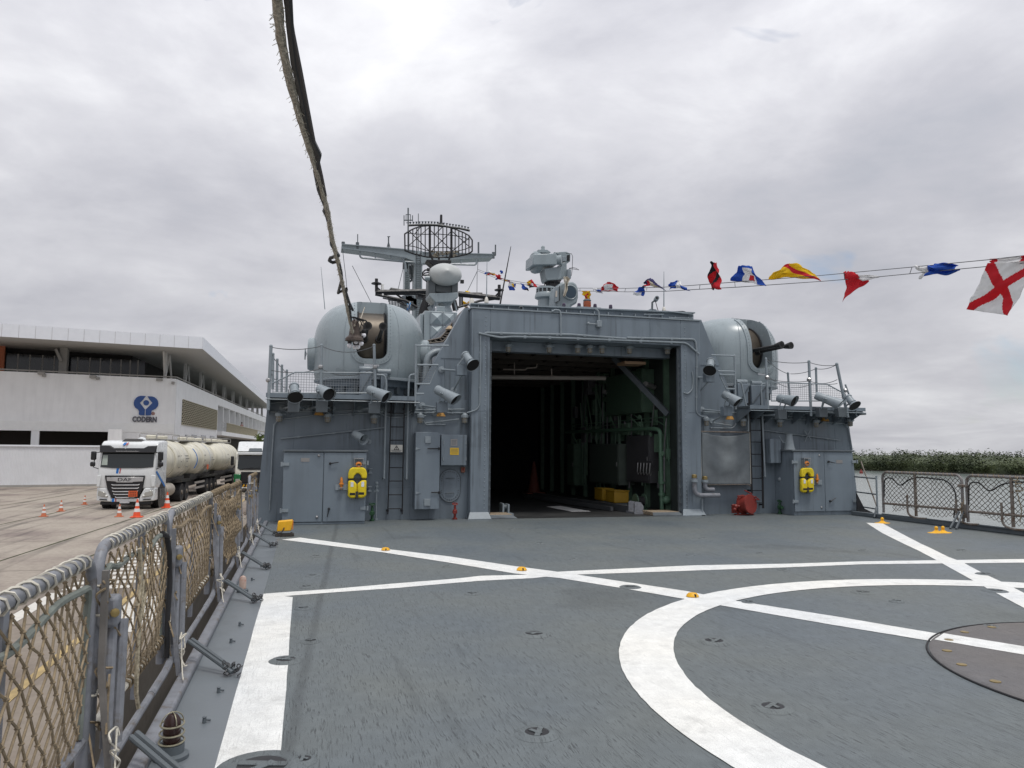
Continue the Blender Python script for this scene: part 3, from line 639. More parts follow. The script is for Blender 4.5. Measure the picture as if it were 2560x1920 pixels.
# left railing
rl_ = thing('gallery_railing', 'grey wire and mesh railing below the left gun turret', 'railing', (0, YG, ZG0))
def post(root, a, b, Y, r=.026, Y2=None, name='stanchion'):
    p, q = W(*a, Y), W(*b, Y if Y2 is None else Y2); m = MB(); m.tube([p, q], r, 8); m.sph(p, r*1.15, 8, 4); o = m.build(name, GREY2, root); return p, q
p0, _ = post(rl_, Z2(115, 140), Z2(93, 630), YG, .034)
p1, _ = post(rl_, Z2(503, 132), Z2(497, 520), YG, .028)
p2, _ = post(rl_, Z2(907, 132), Z2(917, 520), YG, .03)
tops = [p0]
for a, b, Y in (((131, 200), (128, 470), 17.5), ((163, 243), (160, 490), 18.6), ((199, 288), (196, 498), 19.8), ((237, 326), (233, 505), 21.2)):
    t_, _ = post(rl_, Z2(*a), Z2(*b), Y, .03); tops.append(t_)
WIRE = mat('wire_rope', (.11, .115, .12), .5, var=.2, vscale=30)
for s_, dz in ((.06, -.02), (.07, -.50)):
    m = MB(); d = V((0, 0, dz)); m.tube(sag(p0+d, p1+d, s_)[:-1]+sag(p1+d, p2+d, s_*2.2), .0085, 5); m.build('wire', WIRE, rl_)
    m = MB(); pts = []
    for i in range(4): pts += sag(tops[i]+d*.9, tops[i+1]+d*.9, .06, 5)
    m.tube(pts, .0085, 5); m.build('wire', WIRE, rl_)
mesh_panel([Z2(*q) for q in ((125, 425), (300, 340), (910, 345), (910, 500), (125, 500))], YG, rl_)
m = MB()
for q in ((497, 300), (915, 300), (95, 400)): m.sph(W(*Z2(*q), YG), .055, 8, 5)
m.build('clamp', STEEL, rl_)
# rail beside the hangar, left
rh = thing('gallery_railing', 'short grey railing with mesh between left turret and hangar', 'railing', (2.5, YG, ZG0))
post(rh, Z2(1228, 135), Z2(1224, 600), YG, .024)
for a, b in (((1226, 135), (1480, 136)), ((1238, 283), (1400, 284)), ((1232, 430), (1335, 431)), ((1232, 505), (1290, 505))):
    m = MB(); m.tube([W(*Z2(*a), YG), W(*Z2(*b), YG)], .02, 7); m.build('rail', GREY2, rh)
mesh_panel([Z2(*q) for q in ((1240, 285), (1398, 285), (1335, 428), (1240, 428))], YG+.02, rh)
# rail beside the hangar, right
rh2 = thing('gallery_railing', 'short grey railing with mesh between hangar and right turret', 'railing', (10.3, YG, ZG0))
post(rh2, Z4(463, 383), Z4(472, 780), YG, .026)
for a, b in (((290, 378), (470, 385)), ((340, 497), (465, 500)), ((352, 523), (465, 527)), ((400, 628), (465, 630))):
    m = MB(); m.tube([W(*Z4(*a), YG), W(*Z4(*b), YG)], .02, 7); m.build('rail', GREY2, rh2)
mesh_panel([Z4(*q) for q in ((352, 527), (463, 527), (463, 628), (400, 628))], YG+.02, rh2)
# right railing
rr_ = thing('gallery_railing', 'grey wire and mesh railing below the right gun turret', 'railing', (12.5, YG, ZG0))
q0, _ = post(rr_, Z4(696, 405), Z4(712, 780), YG, .03)
q1, _ = post(rr_, Z4(1014, 425), Z4(1030, 830), YG, .034)
q2, _ = post(rr_, Z4(1220, 445), Z4(1302, 840), YG, .038)
q3, _ = post(rr_, Z4(858, 512), Z4(872, 690), 18.6, .03); q4, _ = post(rr_, Z4(1066, 475), Z4(1072, 660), 17.6, .03)
post(rr_, Z4(1285, 600), Z4(1370, 835), YG+.15, .022, name='stay')
for s_, dz in ((.05, -.02), (.05, -.5)):
    d = V((0, 0, dz)); m = MB(); m.tube(sag(q0+d, q1+d, s_)[:-1]+sag(q1+d, q2+d, s_), .0085, 5); m.build('wire', WIRE, rr_)
    m = MB(); m.tube(sag(q0+d*.8, q3+d*.8, s_)[:-1]+sag(q3+d*.8, q4+d*.8, s_)[:-1]+sag(q4+d*.8, q2+d*.8, s_), .0085, 5); m.build('wire', WIRE, rr_)
mesh_panel([Z4(*q) for q in ((735, 580), (1150, 595), (1285, 668), (1280, 718), (735, 718))], YG, rr_)
m = MB()
for q in ((705, 545), (1015, 560), (1282, 640)): m.sph(W(*Z4(*q), YG), .06, 8, 5)
m.build('clamp', STEEL, rr_)

# ---- pipes and conduits on the walls
def pipe(name, label, runs, Y, r=.017, mt=GREY2, fr=.12, cat='pipe', clips=True):
    root = thing(name, label, cat, W(*runs[0][0], Y))
    for run in runs:
        pts = [W(*q, Y) for q in run]
        m = MB(); m.tube(fillet(pts, fr) if len(pts) > 2 else pts, r, 7); m.build('pipe_run', mt, root)
        if clips:
            m = MB(); L0 = (pts[-1]-pts[0]).length; k = max(1, int(L0/.7))
            for i in range(len(pts)-1):
                sg = (pts[i+1]-pts[i]); kk = int(sg.length/.6)
                for j in range(kk):
                    p = pts[i]+sg*((j+.5)/kk); m.box(p+V((0, r*.5, 0)), (r*2.8, r*2.4, r*2.8))
            if m.v: m.build('pipe_clips', mt, root)
    return root
z2 = lambda L_: [Z2(*q) for q in L_]; z3 = lambda L_: [Z3(*q) for q in L_]; z4 = lambda L_: [Z4(*q) for q in L_]
pipe('conduit', 'grey conduits running along the left wall under the gallery', [
    z2([(105, 645), (880, 632), (960, 632), (1010, 660), (1150, 660), (1200, 628), (1600, 624)]),
    z2([(190, 690), (140, 735), (125, 940), (108, 1330)]), z2([(595, 668), (840, 655), (950, 650), (1010, 685), (1150, 685), (1200, 650), (1610, 652)]),
    z2([(110, 578), (440, 545), (560, 520)]), z2([(200, 700), (440, 672)]), z2([(1285, 705), (1300, 742), (1455, 742)]), z2([(1300, 730), (1560, 700)])], YW-.035, .016)
pipe('conduit', 'grey conduits running along the right wall under the gallery', [
    z4([(225, 800), (480, 805), (700, 790), (780, 790)]), z4([(680, 860), (720, 828), (840, 832), (1050, 840)]), z4([(690, 850), (740, 848), (1060, 858)]),
    z4([(990, 795), (1075, 790)]), z4([(1140, 805), (1230, 795)]), z4([(285, 918), (450, 920), (475, 885)]), z4([(285, 878), (440, 900)]), z4([(1080, 872), (1280, 885), (1310, 930), (1335, 1080)]),
    z4([(480, 840), (560, 850)])], YW-.035, .016)
pipe('conduit', 'pair of grey conduits crossing above the hangar door', [
    z3([(105, 265), (260, 298), (345, 290), (700, 300), (1150, 318), (1590, 335), (1680, 415)]),
    z3([(140, 275), (160, 262), (370, 270), (760, 275), (1160, 305)]), z3([(1165, 298), (1590, 308), (1655, 310), (1665, 400)])], YC-.03, .024, fr=.1)
pipe('conduit', 'thin grey conduit bending down the left door column', [z3([(118, 280), (112, 780), (90, 815), (20, 835)])], YC-.02, .015)
pipe('conduit', 'thin grey conduit bending down the right door column', [z3([(1665, 400), (1662, 830), (1690, 860), (1735, 862)]), z3([(1632, 540), (1640, 600), (1632, 670), (1600, 700), (1570, 690)])], YC-.02, .016)
pipe('conduit', 'short goose-neck conduit hooked over the hangar roof edge', [z3([(630, 112), (650, 98), (685, 103), (692, 130), (692, 285)])], YC-.04, .02, fr=.06)
pipe('stowed_pole', 'long thin pole slanting across the left wall above the locker', [z2([(190, 850), (985, 765)])], YW-.05, .016, cat='pole')
pipe('stowed_pole', 'long thin pole slanting across the right wall above the locker', [z4([(680, 935), (1245, 1010)])], YW-.05, .015, cat='pole')
pipe('conduit', 'thin conduit running down the left edge of the wall', [z2([(135, 735), (118, 1150), (105, 1400)])], YW-.02, .012)

# ---- ladders
def ladder(label, l0, l1, r0, r1, rungs, conv, Y, flat):
    t = thing('wall_ladder', label, 'ladder', W(*conv(*l1), Y))
    A, B, C, D = W(*conv(*l0), Y), W(*conv(*l1), Y), W(*conv(*r0), Y), W(*conv(*r1), Y)
    for a, b in ((A, B), (C, D)):
        m = MB()
        if flat: m.bar(a, b, .012, .055, up=V((1, 0, 0)))
        else: m.tube([a, b], .014, 7)
        m.build('side_rail', BLACK, t)
    for q in rungs:
        zc = W(*conv((l0[0]+r0[0])/2, q), Y).z; ta = (zc-A.z)/(B.z-A.z); tb = (zc-C.z)/(D.z-C.z); m = MB(); m.tube([A.lerp(B, ta), C.lerp(D, tb)], .011, 7); m.build('rung', BLACK, t)
    for a in (A.lerp(B, .12), A.lerp(B, .97), C.lerp(D, .12), C.lerp(D, .97)):
        m = MB(); m.bb((a.x-.02, a.y, a.z-.02), (a.x+.02, YW, a.z+.02)); m.build('stand_off', BLACK, t)
    return t
ladder('black ladder with a warning sign on the left wall', (1040, 545), (1012, 1430), (1140, 515), (1122, 1430), (655, 760, 862, 967, 1072, 1175, 1280, 1387), Z2, 17.03, False)
ZR = lambda a, b: (1680+a/5.925, 1020+b/5.925)
ladder('black flat-bar ladder beside the grey canvas on the right wall', (1140, -240), (1182, 1270), (1318, -240), (1350, 1485), (-20, 155, 330, 505, 685, 862, 1042, 1222, 1405), ZR, 17.03, True)
x0, z0, x1, z1 = rc(Z2, 1033, 897, 1125, 953, 17.0)
sg = thing('warning_sign', 'small white warning sign with a triangle on the left ladder', 'sign', (x0, 17.0, z0))
m = MB(); m.bb((x0, 17.0, z0), (x1, 17.008, z1)); m.build('plate', mat('sign_white', (.62, .60, .54), .5), sg)
xm = (x0+x1)/2; zt = z1-.02
m = MB(); h_ = (z1-z0)*.55
for a, b in (((xm, zt), (xm-h_*.6, zt-h_)), ((xm-h_*.6, zt-h_), (xm+h_*.6, zt-h_)), ((xm+h_*.6, zt-h_), (xm, zt))): m.bar(V((a[0], 16.998, a[1])), V((b[0], 16.998, b[1])), .014, .003, up=V((0, 1, 0)))
m.bar(V((xm, 16.998, zt-h_*.3)), V((xm, 16.998, zt-h_*.72)), .014, .003, up=V((0, 1, 0))); m.bar(V((xm, 16.998, zt-h_*.8)), V((xm, 16.998, zt-h_*.88)), .014, .003, up=V((0, 1, 0))); m.build('triangle', BLACK, sg)
m = MB()
for i, wd in enumerate((.11, .12, .09)):
    z = z0+.045-.016*i; m.bar(V((xm-wd, 16.998, z)), V((xm+wd, 16.998, z)), .007, .002, up=V((0, 1, 0)))
m.build('print', GREYD, sg)
def grab(label, L_, conv, Y=16.98, r=.022):
    t = thing('grab_rail', label, 'handrail', W(*conv(*L_[-1]), Y)); pts = [W(*conv(*q), Y) for q in L_]
    m = MB(); m.tube(fillet(pts, .14, 6), r, 9); m.build('bar', GREY2, t)
    m = MB(); p = pts[-1]; m.tube([p, p+V((0, YW-Y, 0))], r*.9, 8); m.build('foot', GREY2, t)
grab('curved grey grab rail on the left of the left ladder', [(925, 358), (990, 362), (1002, 420), (983, 1155)], Z2)
grab('curved grey grab rail on the right of the left ladder', [(1222, 356), (1180, 362), (1172, 430), (1157, 1160)], Z2)
grab('curved grey grab rail on the left of the right ladder', [(480, 575), (512, 582), (566, 830), (566, 940)], Z4)
grab('curved grey grab rail on the right of the right ladder', [(706, 588), (662, 592), (660, 640), (690, 1280)], Z4)

# ---- lockers
def slab(root, name, x0, z0, x1, z1, y0, y1, mt=GREY, bev=.008): m = MB(); m.bb((x0, y0, z0), (x1, y1, z1)); return m.build(name, mt, root, bevel=bev, seg=2)
def handle(parent, p, ang, ln=.17):
    m = MB(); m.lathe([(.026, 0), (.026, .03), (.015, .036)], 12, Matrix.Translation(p) @ rotm((0, -1, 0))); e_ = p+V((cos(ang)*ln, -.045, sin(ang)*ln)); m.tube([p+V((0, -.04, 0)), e_], [.012, .008], 7)
    return m.build('handle', BLACK, parent)
def hinge(parent, x, y, z, s_=1):
    m = MB(); m.bb((x-.02, y-.03, z-.032), (x+s_*.13, y-.002, z+.032)); m.cyl((x-.02*s_, y-.02, z-.045), (x-.02*s_, y-.02, z+.045), .02, 8); return m.build('hinge', GREY2, parent)
YL = 16.32
x0, z0, x1, z1 = rc(Z2, 206, 950, 843, 1488, YL); xs = W(*Z2(516, 1200), YL).x
lk = thing('deck_locker', 'grey double-door deck locker on the left with yellow life jacket', 'locker', ((x0+x1)/2, YL, 0))
slab(lk, 'carcass', x0+.01, .004, x1-.005, z1-.01, YL+.03, YW-.01); slab(lk, 'lid', x0-.02, z1-.005, x1+.03, z1+.035, YL-.03, YW-.012, GREYD)
slab(lk, 'plinth', x0+.03, .003, x1-.01, z0-.02, YL+.012, YL+.035)
d1 = slab(lk, 'door', x0, z0, xs-.006, z1-.015, YL, YL+.028); d2 = slab(lk, 'door', xs+.006, z0, x1, z1-.015, YL-.006, YL+.022)
handle(d2, W(*Z2(570, 1040), YL-.01), .15); handle(d2, W(*Z2(560, 1388), YL-.01), -1.75)
for q in ((205, 1045), (197, 1402)): p = W(*Z2(*q), YL); hinge(d1, p.x, YL, p.z)
for q in ((850, 1035), (848, 1383)): p = W(*Z2(*q), YL); hinge(d2, p.x, YL, p.z, -1)
for q, dd in (((483, 980), d1), ((468, 1452), d1)): m = MB(); p = W(*Z2(*q), YL); m.sph(p, .03, 10, 6); m.build('knob', STEEL, dd)
a0, c0, a1, c1 = rc(Z2, 345, 998, 411, 1027, YL); slab(d1, 'name_plate', a0, c0, a1, c1, YL-.006, YL-.001, mat('plate_grey', (.30, .29, .28), .4, metal=.4), 0)
YR = 16.4
x0, z0, x1, z1 = rc(Z4, 905, 1092, 1352, 1535, YR); xs = W(*Z4(1131, 1300), YR).x; x1 += .03
lk2 = thing('deck_locker', 'grey double-door deck locker on the right with yellow life jacket', 'locker', ((x0+x1)/2, YR, 0))
m = MB(); m.prism([V((x0, YR+.03, .004)), V((x1+.05, YR+.03, .004)), V((x1-.06, YR+.03, z1)), V((x0, YR+.03, z1))], (0, YW-YR-.04, 0)); m.build('carcass', GREY, lk2)
slab(lk2, 'lid', x0-.06, z1-.005, x1-.02, z1+.035, YR-.03, YW-.012, GREYD)
d1 = slab(lk2, 'door', x0, z0, xs-.006, z1-.015, YR-.006, YR+.022)
m = MB(); m.prism([V((xs+.006, YR, z0)), V((x1+.03, YR, z0)), V((x1-.08, YR, z1-.015)), V((xs+.006, YR, z1-.015))], (0, .026, 0)); d2 = m.build('door', GREY, lk2, bevel=.008, seg=2)
handle(d2, W(*Z4(1157, 1168), YR-.01), -.2); handle(d2, W(*Z4(1170, 1460), YR-.01), .55)
for q in ((893, 1170), (900, 1462)): p = W(*Z4(*q), YR); hinge(d1, p.x, YR, p.z)
for q in ((1362, 1167), (1372, 1458)): p = W(*Z4(*q), YR); hinge(d2, p.x, YR, p.z, -1)
for q in ((1090, 1122), (1107, 1507)): m = MB(); p = W(*Z4(*q), YR); m.sph(p, .03, 10, 6); m.build('knob', STEEL, d1)
a0, c0, a1, c1 = rc(Z4, 1215, 1155, 1262, 1180, YR); slab(d2, 'name_plate', a0, c0, a1, c1, YR-.006, YR-.001, MATS['plate_grey'], 0)

# ---- life jackets and their lights
LJ = mat('life_jacket_yellow', (.72, .555, .012), .6, var=.12, vscale=9, bump=.35, bscale=16); STRAP = mat('strap_dark', (.03, .03, .03), .7); PATCH = mat('reflector', (.72, .74, .76), .35)
def jacket(label, ox, oz, Y, wd, skew=0):
    t = thing('life_jacket', label, 'life jacket', (ox, Y, oz)); s_ = wd/390.0
    def q(a, b): return V((ox+(a-705)*s_+skew*(b-700)*s_, Y-.005, oz-(b-1020)*s_))
    m = MB(); out_ = [(512, 612), (512, 500), (540, 410), (600, 375), (810, 375), (870, 410), (900, 500), (898, 608), (790, 605), (775, 545), (730, 500), (685, 500), (640, 545), (622, 612)]
    m.prism([q(*p) for p in out_], (0, -.10, 0)); m.build('collar', LJ, t, bevel=.035, seg=3, angle=50)
    m = MB(); m.prism([q(*p) for p in ((512, 650), (620, 645), (696, 725), (696, 1010), (600, 1020), (535, 1005), (512, 960))], (0, -.11, 0)); fl = m.build('float', LJ, t, bevel=.035, seg=3, angle=50)
    m = MB(); m.prism([q(*p) for p in ((704, 725), (790, 645), (895, 640), (895, 950), (870, 1000), (800, 1020), (704, 1008))], (0, -.11, 0)); fr_ = m.build('float', LJ, t, bevel=.035, seg=3, angle=50)
    m = MB(); m.prism([q(*p) for p in ((505, 612), (900, 605), (900, 636), (505, 640))], (0, -.06, 0)); m.build('strap', STRAP, t)
    m = MB(); m.prism([q(*p) for p in ((670, 880), (720, 880), (722, 1035), (668, 1035))], (0, -.118, 0)); m.build('strap', STRAP, t)
    for cc, par in (((565, 680, 622, 780), fl), ((785, 675, 842, 780), fr_)):
        m = MB(); m.prism([q(cc[0], cc[1])+V((0, -.111, 0)), q(cc[2], cc[1])+V((0, -.111, 0)), q(cc[2], cc[3])+V((0, -.111, 0)), q(cc[0], cc[3])+V((0, -.111, 0))], (0, -.003, 0)); m.build('reflector', PATCH, par)
    for cc, par in (((548, 905, 660, 955), fl), ((730, 895, 845, 945), fr_)):
        m = MB(); m.prism([q(cc[0], cc[1])+V((0, -.111, 0)), q(cc[2], cc[1])+V((0, -.111, 0)), q(cc[2], cc[3])+V((0, -.111, 0)), q(cc[0], cc[3])+V((0, -.111, 0))], (0, -.003, 0)); m.build('stencil_patch', BLACK, par)
    return t
p = W(*Z2(774, 1305), YL-.02); jacket('yellow life jacket hanging on the left deck locker', p.x, p.z, YL-.02, .385)
p = W(*Z4(990, 1395), YR-.02); jacket('yellow life jacket hanging on the right deck locker', p.x, p.z, YR-.02, .365, -.03)
ORG = mat('orange_plastic', (.62, .21, .025), .45, var=.15, vscale=20)
def smoke_light(label, p):
    t = thing('rescue_light', label, 'rescue light', p)
    m = MB(); m.lathe([(.02, -.14), (.028, -.06), (.05, -.04), (.05, -.02), (.03, -.015), (.028, .06), (.012, .11)], 14, Matrix.Translation(p+V((0, -.05, 0)))); m.build('lamp', ORG, t)
    m = MB(); m.bb(p+V((-.12, -.02, -.16)), p+V((.16, -.008, -.04))); m.bb(p+V((-.05, -.09, -.12)), p+V((.05, -.02, -.105))); m.build('bracket', GREY2, t)
smoke_light('orange rescue light in its bracket left of the left life jacket', W(*Z2(655, 1185), YL-.01))
smoke_light('orange rescue light in its bracket right of the right life jacket', W(*Z4(1066, 1290), YR-.01))
def line_holder(label, p):
    t = thing('throw_line', label, 'rescue line', p); m = MB()
    for i in range(4): m.tube([p+V((.05*cos(a_)+.006*sin(i*2+a_), -.06-.012*i, .038*sin(a_)-.01*i)) for a_ in [2*pi*k/16 for k in range(16)]], .009, 5, closed=True)
    m.tube([p+V((-.03, -.08, -.05)), p+V((-.07, -.08, -.08)), p+V((-.02, -.08, -.13)), p+V((.0, -.08, -.18))], .006, 4); m.build('coil', ORG, t)
    m = MB(); m.bb(p+V((-.10, -.10, .10)), p+V((.10, -.005, .12))); m.tube([p+V((-.09, -.09, .10)), p+V((-.09, -.11, -.04)), p+V((.09, -.11, -.04)), p+V((.09, -.09, .10))], .006, 5); m.build('rack', STEEL, t)
line_holder('orange throw line coiled above the left life jacket', W(*Z2(787, 1042), YL-.01))
line_holder('orange throw line coiled above the right life jacket', W(*Z4(985, 1175), YR-.01))
# ================================================================== WALL FITTINGS
Y1 = 16.78
x0, z0, x1, z1 = rc(Z2, 1222, 800, 1410, 1392, Y1)
t = thing('tall_cabinet', 'tall narrow grey cabinet with black latches on the left wall', 'cabinet', (x0, Y1, z0))
slab(t, 'carcass', x0+.01, z0+.01, x1-.01, z1-.01, Y1+.03, YW-.01); d_ = slab(t, 'door', x0, z0, x1, z1, Y1, Y1+.028)
for q in ((1298, 833, 1342, 884), (1290, 1312, 1337, 1365)): a0, c0, a1, c1 = rc(Z2, *q, Y1); slab(d_, 'vent_cover', a0, c0, a1, c1, Y1-.025, Y1-.002, GREY2, .004)
for q in ((1318, 1408, 926), (1345, 1408, 1263)):
    p, r = W(*Z2(q[0], q[2]), Y1-.03), W(*Z2(q[1], q[2]), Y1-.03); m = MB(); m.tube([p, r], .012, 7); m.box(r, (.04, .06, .05)); m.build('latch', BLACK, d_)
for q in (926, 1266): p = W(*Z2(1243, q), Y1); m = MB(); m.prism([p+V((-.05, -.012, .03)), p+V((.06, -.012, 0)), p+V((-.05, -.012, -.03))], (0, .01, 0)); m.build('hinge', GREY2, d_)
Y1 = 16.98
x0, z0, x1, z1 = rc(Z2, 1422, 820, 1618, 1055, Y1)
t = thing('junction_box', 'square grey electrical box with a yellow label by the hangar', 'electrical box', (x0, Y1, z0))
slab(t, 'carcass', x0+.01, z0+.01, x1-.01, z1-.01, Y1+.022, YW-.01); d_ = slab(t, 'door', x0, z0, x1, z1, Y1, Y1+.02)
for q, nm, mt_ in (((1495, 853, 1546, 905), 'name_plate', MATS['plate_grey']), ((1490, 920, 1557, 974), 'yellow_label', mat('label_yellow', (.72, .45, .02), .5))):
    a0, c0, a1, c1 = rc(Z2, *q, Y1); o = slab(d_, nm, a0, c0, a1, c1, Y1-.005, Y1-.001, mt_, 0)
    m = MB()
    for i in range(4): z = c1-.03-(c1-c0-.04)*i/4; m.bar(V((a0+.02, Y1-.0065, z)), V((a1-.02-.01*(i % 2), Y1-.0065, z)), .008, .001, up=V((0, 1, 0)))
    m.build('print', GREYD, d_)
for q in ((1440, 880), (1438, 1005), (1612, 880), (1612, 1005)): p = W(*Z2(*q), Y1); m = MB(); m.cyl(p+V((0, 0, -.04)), p+V((0, 0, .04)), .014, 8); m.build('hinge', GREY2, d_)
x0, z0, x1, z1 = rc(Z2, 1410, 1085, 1568, 1335, YW-.02); xm = (x0+x1)/2; hw = (x1-x0)/2
t = thing('access_hatch', 'bolted oval access hatch under the electrical box', 'hatch', (xm, YW-.02, z0))
ol = arc(V((xm, YW-.022, z1-hw)), hw, 0, pi, 14)+arc(V((xm, YW-.022, z0+hw)), hw, pi, 2*pi, 14)
m = MB(); m.prism(ol, (0, .02, 0)); m.build('plate', GREY, t, bevel=.006, seg=2)
m = MB(); m.tube(ol, .008, 5, closed=True); m.build('gasket', GREYD, t)
m = MB()
for i in range(26):
    k = len(ol); u = i/26*k; a_ = ol[int(u) % k].lerp(ol[(int(u)+1) % k], u % 1); c = V((xm, a_.y, (z0+z1)/2)); p = a_+(c-a_).normalized()*.05; m.lathe([(.014, 0), (.012, .012), (.003, .014)], 6, Matrix.Translation(p) @ rotm((0, -1, 0)))
m.build('bolts', GREYD, t)
for z in (z1-.2, z0+.2): m = MB(); m.tube(fillet([V((xm-.09, YW-.02, z)), V((xm-.09, YW-.05, z)), V((xm+.09, YW-.05, z)), V((xm+.09, YW-.02, z))], .02), .008, 6); m.build('grip', GREYD, t)
p = W(*Z2(1588, 1088), YW-.06); t = thing('alarm_box', 'small rusty red alarm box beside the oval hatch', 'alarm box', p)
m = MB(); m.box(p, (.09, .10, .13)); m.build('case', mat('rust_red', (.22, .09, .06), .6, var=.2, vscale=30), t, bevel=.01); m = MB(); m.sph(p+V((0, -.06, .01)), .025, 8, 5); m.build('button', RED, t)
def hydrant(label, p, mt_, tall=.36, sc_=1.0):
    t = thing('deck_valve', label, 'valve', p); m = MB()
    m.lathe([(.055, 0), (.055, .03), (.03, .04), (.03, .12), (.055, .14), (.055, .2), (.03, .22), (.022, tall*.8)], 12, Matrix.Translation(p)); m.cyl(p+V((0, -.02, .17)), p+V((-.03, -.13, .17)), .03, 10); m.cyl(p+V((-.03, -.13, .17)), p+V((-.035, -.16, .17)), .04, 10); m.build('body', mt_, t)
    m = MB(); c = p+V((0, 0, tall*.82)); m.tube([c+V((.06*cos(a_), .06*sin(a_)*.6, .02*sin(a_))) for a_ in [2*pi*k/14 for k in range(14)]], .010, 5, closed=True); m.bar(c-V((.06, 0, 0)), c+V((.06, 0, 0)), .012, .012); m.build('hand_wheel', mt_, t)
hydrant('red hydrant valve at the foot of the wall left of the hangar', V((W(*Z2(1530, 1460), 16.95).x, 17.0, 0)), RED, .42)
hydrant('green valve at the foot of the wall beside the left locker', V((W(*Z2(890, 1490), 16.95).x, 16.95, 0)), VALVEG, .44)
hydrant('green valve in the corner beside the right locker', V((W(*Z4(812, 1540), 16.9).x-.02, 16.95, 0)), VALVEG, .40)
p0, p1 = W(*Z2(927, 1180), 17.05), W(*Z2(922, 1485), 17.05)
t = thing('standpipe', 'thin grey standpipe with clamps beside the green valve', 'pipe', p1); m = MB(); m.tube([p0, p1], .016, 8); m.build('pipe_run', GREY2, t)
for k_ in (.03, .12, .22, .95): m = MB(); c = p0.lerp(p1, k_); m.lathe([(.035, -.02), (.035, .02)], 10, Matrix.Translation(c)); m.build('collar', GREY2, t)
m = MB(); m.bar(p0.lerp(p1, .24)-V((.05, 0, 0)), p0.lerp(p1, .24)+V((.05, 0, 0)), .03, .03); m.build('collar', GREY2, t)
for lab, q in (('upper small grey wall clip beside the left locker', (877, 1098)), ('lower small grey wall clip beside the left locker', (872, 1236))):
    p = W(*Z2(*q), 17.12); t = tag(MB().bb(p+V((-.03, 0, -.05)), p+V((.03, .08, .05))).bb(p+V((-.045, -.04, -.06)), p+V((.045, 0, -.035))).bb(p+V((-.045, -.04, .035)), p+V((.045, 0, .06))).build('wall_clip', GREY2, bevel=.005), lab, 'clip')
# loudspeaker horn
p = W(*Z2(850, 862), 17.0); t = thing('loudspeaker', 'grey horn loudspeaker on the left wall above the locker', 'loudspeaker', p); a, b = W(*Z2(757, 812), 16.85), W(*Z2(832, 858), 16.6)
dv = (b-a).normalized(); Mx = rotm(dv); Mx.translation = a
m = MB(); L_ = (b-a).length; m.lathe([(.05, -.02), (.085, 0), (.09, .03), (.085, .05), (.10, L_*.8), (.125, L_), (.12, L_-.005), (.09, L_*.78), (.01, L_*.7)], 20, Mx); m.build('horn', GREY2, t)
m = MB(); m.lathe([(.03, L_*.6), (.045, L_*.9), (.0001, L_*.95)], 12, Mx); m.build('throat', GREYD, t)
m = MB(); m.tube([a.lerp(b, .75)+V((.03, .1, -.06)), p+V((.06, .14, -.03)), V((p.x+.07, YW, p.z-.03))], .014, 7); m.lathe([(.055, 0), (.055, .02)], 12, Matrix.Translation(V((p.x+.07, YW, p.z-.03))) @ rotm((0, -1, 0))); m.build('bracket', GREY2, t)

# ---- bulkhead lamps: cap, glass jar, wire guard
JAR = mat('lamp_glass', (.23, .21, .17), .25, var=.1)
def lamp_proto(p, label):
    t = thing('bulkhead_lamp', label, 'lamp', p, 'grey bulkhead jar lamps')
    m = MB(); m.lathe([(.02, .10), (.035, .095), (.05, .07), (.085, .05), (.09, .02), (.09, -.01), (.075, -.015)], 16); m.build('cap', GREY2, t, local=True)
    m = MB(); m.lathe([(.066, -.015), (.066, -.10), (.055, -.13), (.02, -.14)], 14); m.build('glass', JAR, t, local=True)
    m = MB()
    for k in range(6): a_ = pi*k/3; m.bar(V((.072*cos(a_), .072*sin(a_), -.01)), V((.066*cos(a_), .066*sin(a_), -.13)), .006, .006)
    m.tube([V((.073*cos(2*pi*k/12), .073*sin(2*pi*k/12), -.07)) for k in range(12)], .004, 4, closed=True); m.build('guard', GREY2, t, local=True)
    m = MB(); m.bb((-.02, .0, .03), (.02, .16, .07)); m.cyl((.08, 0, .03), (.13, 0, .03), .016, 8); m.build('mount', GREY2, t, local=True)
    return t
LP_ = [(Z2(180, 672), YW-.15, 'leftmost of the jar lamps on the left wall'), (Z2(553, 678), YW-.15, 'jar lamp under the second floodlight on the left wall'), (Z2(908, 688), YW-.15, 'jar lamp under the floodlight left of the ladder'),
       (Z2(1262, 685), YW-.15, 'jar lamp right of the left ladder'), (Z2(1603, 685), YW-.15, 'jar lamp nearest the left door column'),
       (Z4(255, 862), YW-.15, 'jar lamp nearest the right door column'), (Z4(528, 865), YW-.15, 'jar lamp left of the right ladder'), (Z4(798, 872), YW-.15, 'jar lamp right of the right ladder'), (Z4(1067, 875), YW-.15, 'jar lamp under the longest floodlight on the right wall'), (Z4(1318, 868), YW-.15, 'rightmost of the jar lamps on the right wall')]
for i, (a_, nm) in enumerate(zip((318, 610, 813, 900, 987, 1183, 1455), ('first', 'second', 'third', 'fourth', 'fifth', 'sixth', 'seventh'))): LP_.append((Z3(a_, 362+(a_-318)*.014), YW+.14, nm+' jar lamp from the left above the hangar opening'))
proto = None
for q, Y, lab in LP_:
    p = W(*q, Y)
    if proto is None: proto = lamp_proto(p, lab)
    else: o = copy_tree(proto, p, label=lab)
AMB = mat('amber_shade', (.42, .22, .05), .4, var=.25, vscale=25); AMBL = mat('amber_lit', (.8, .4, .08), .4, emit=(1, .45, .1), estr=2.2)
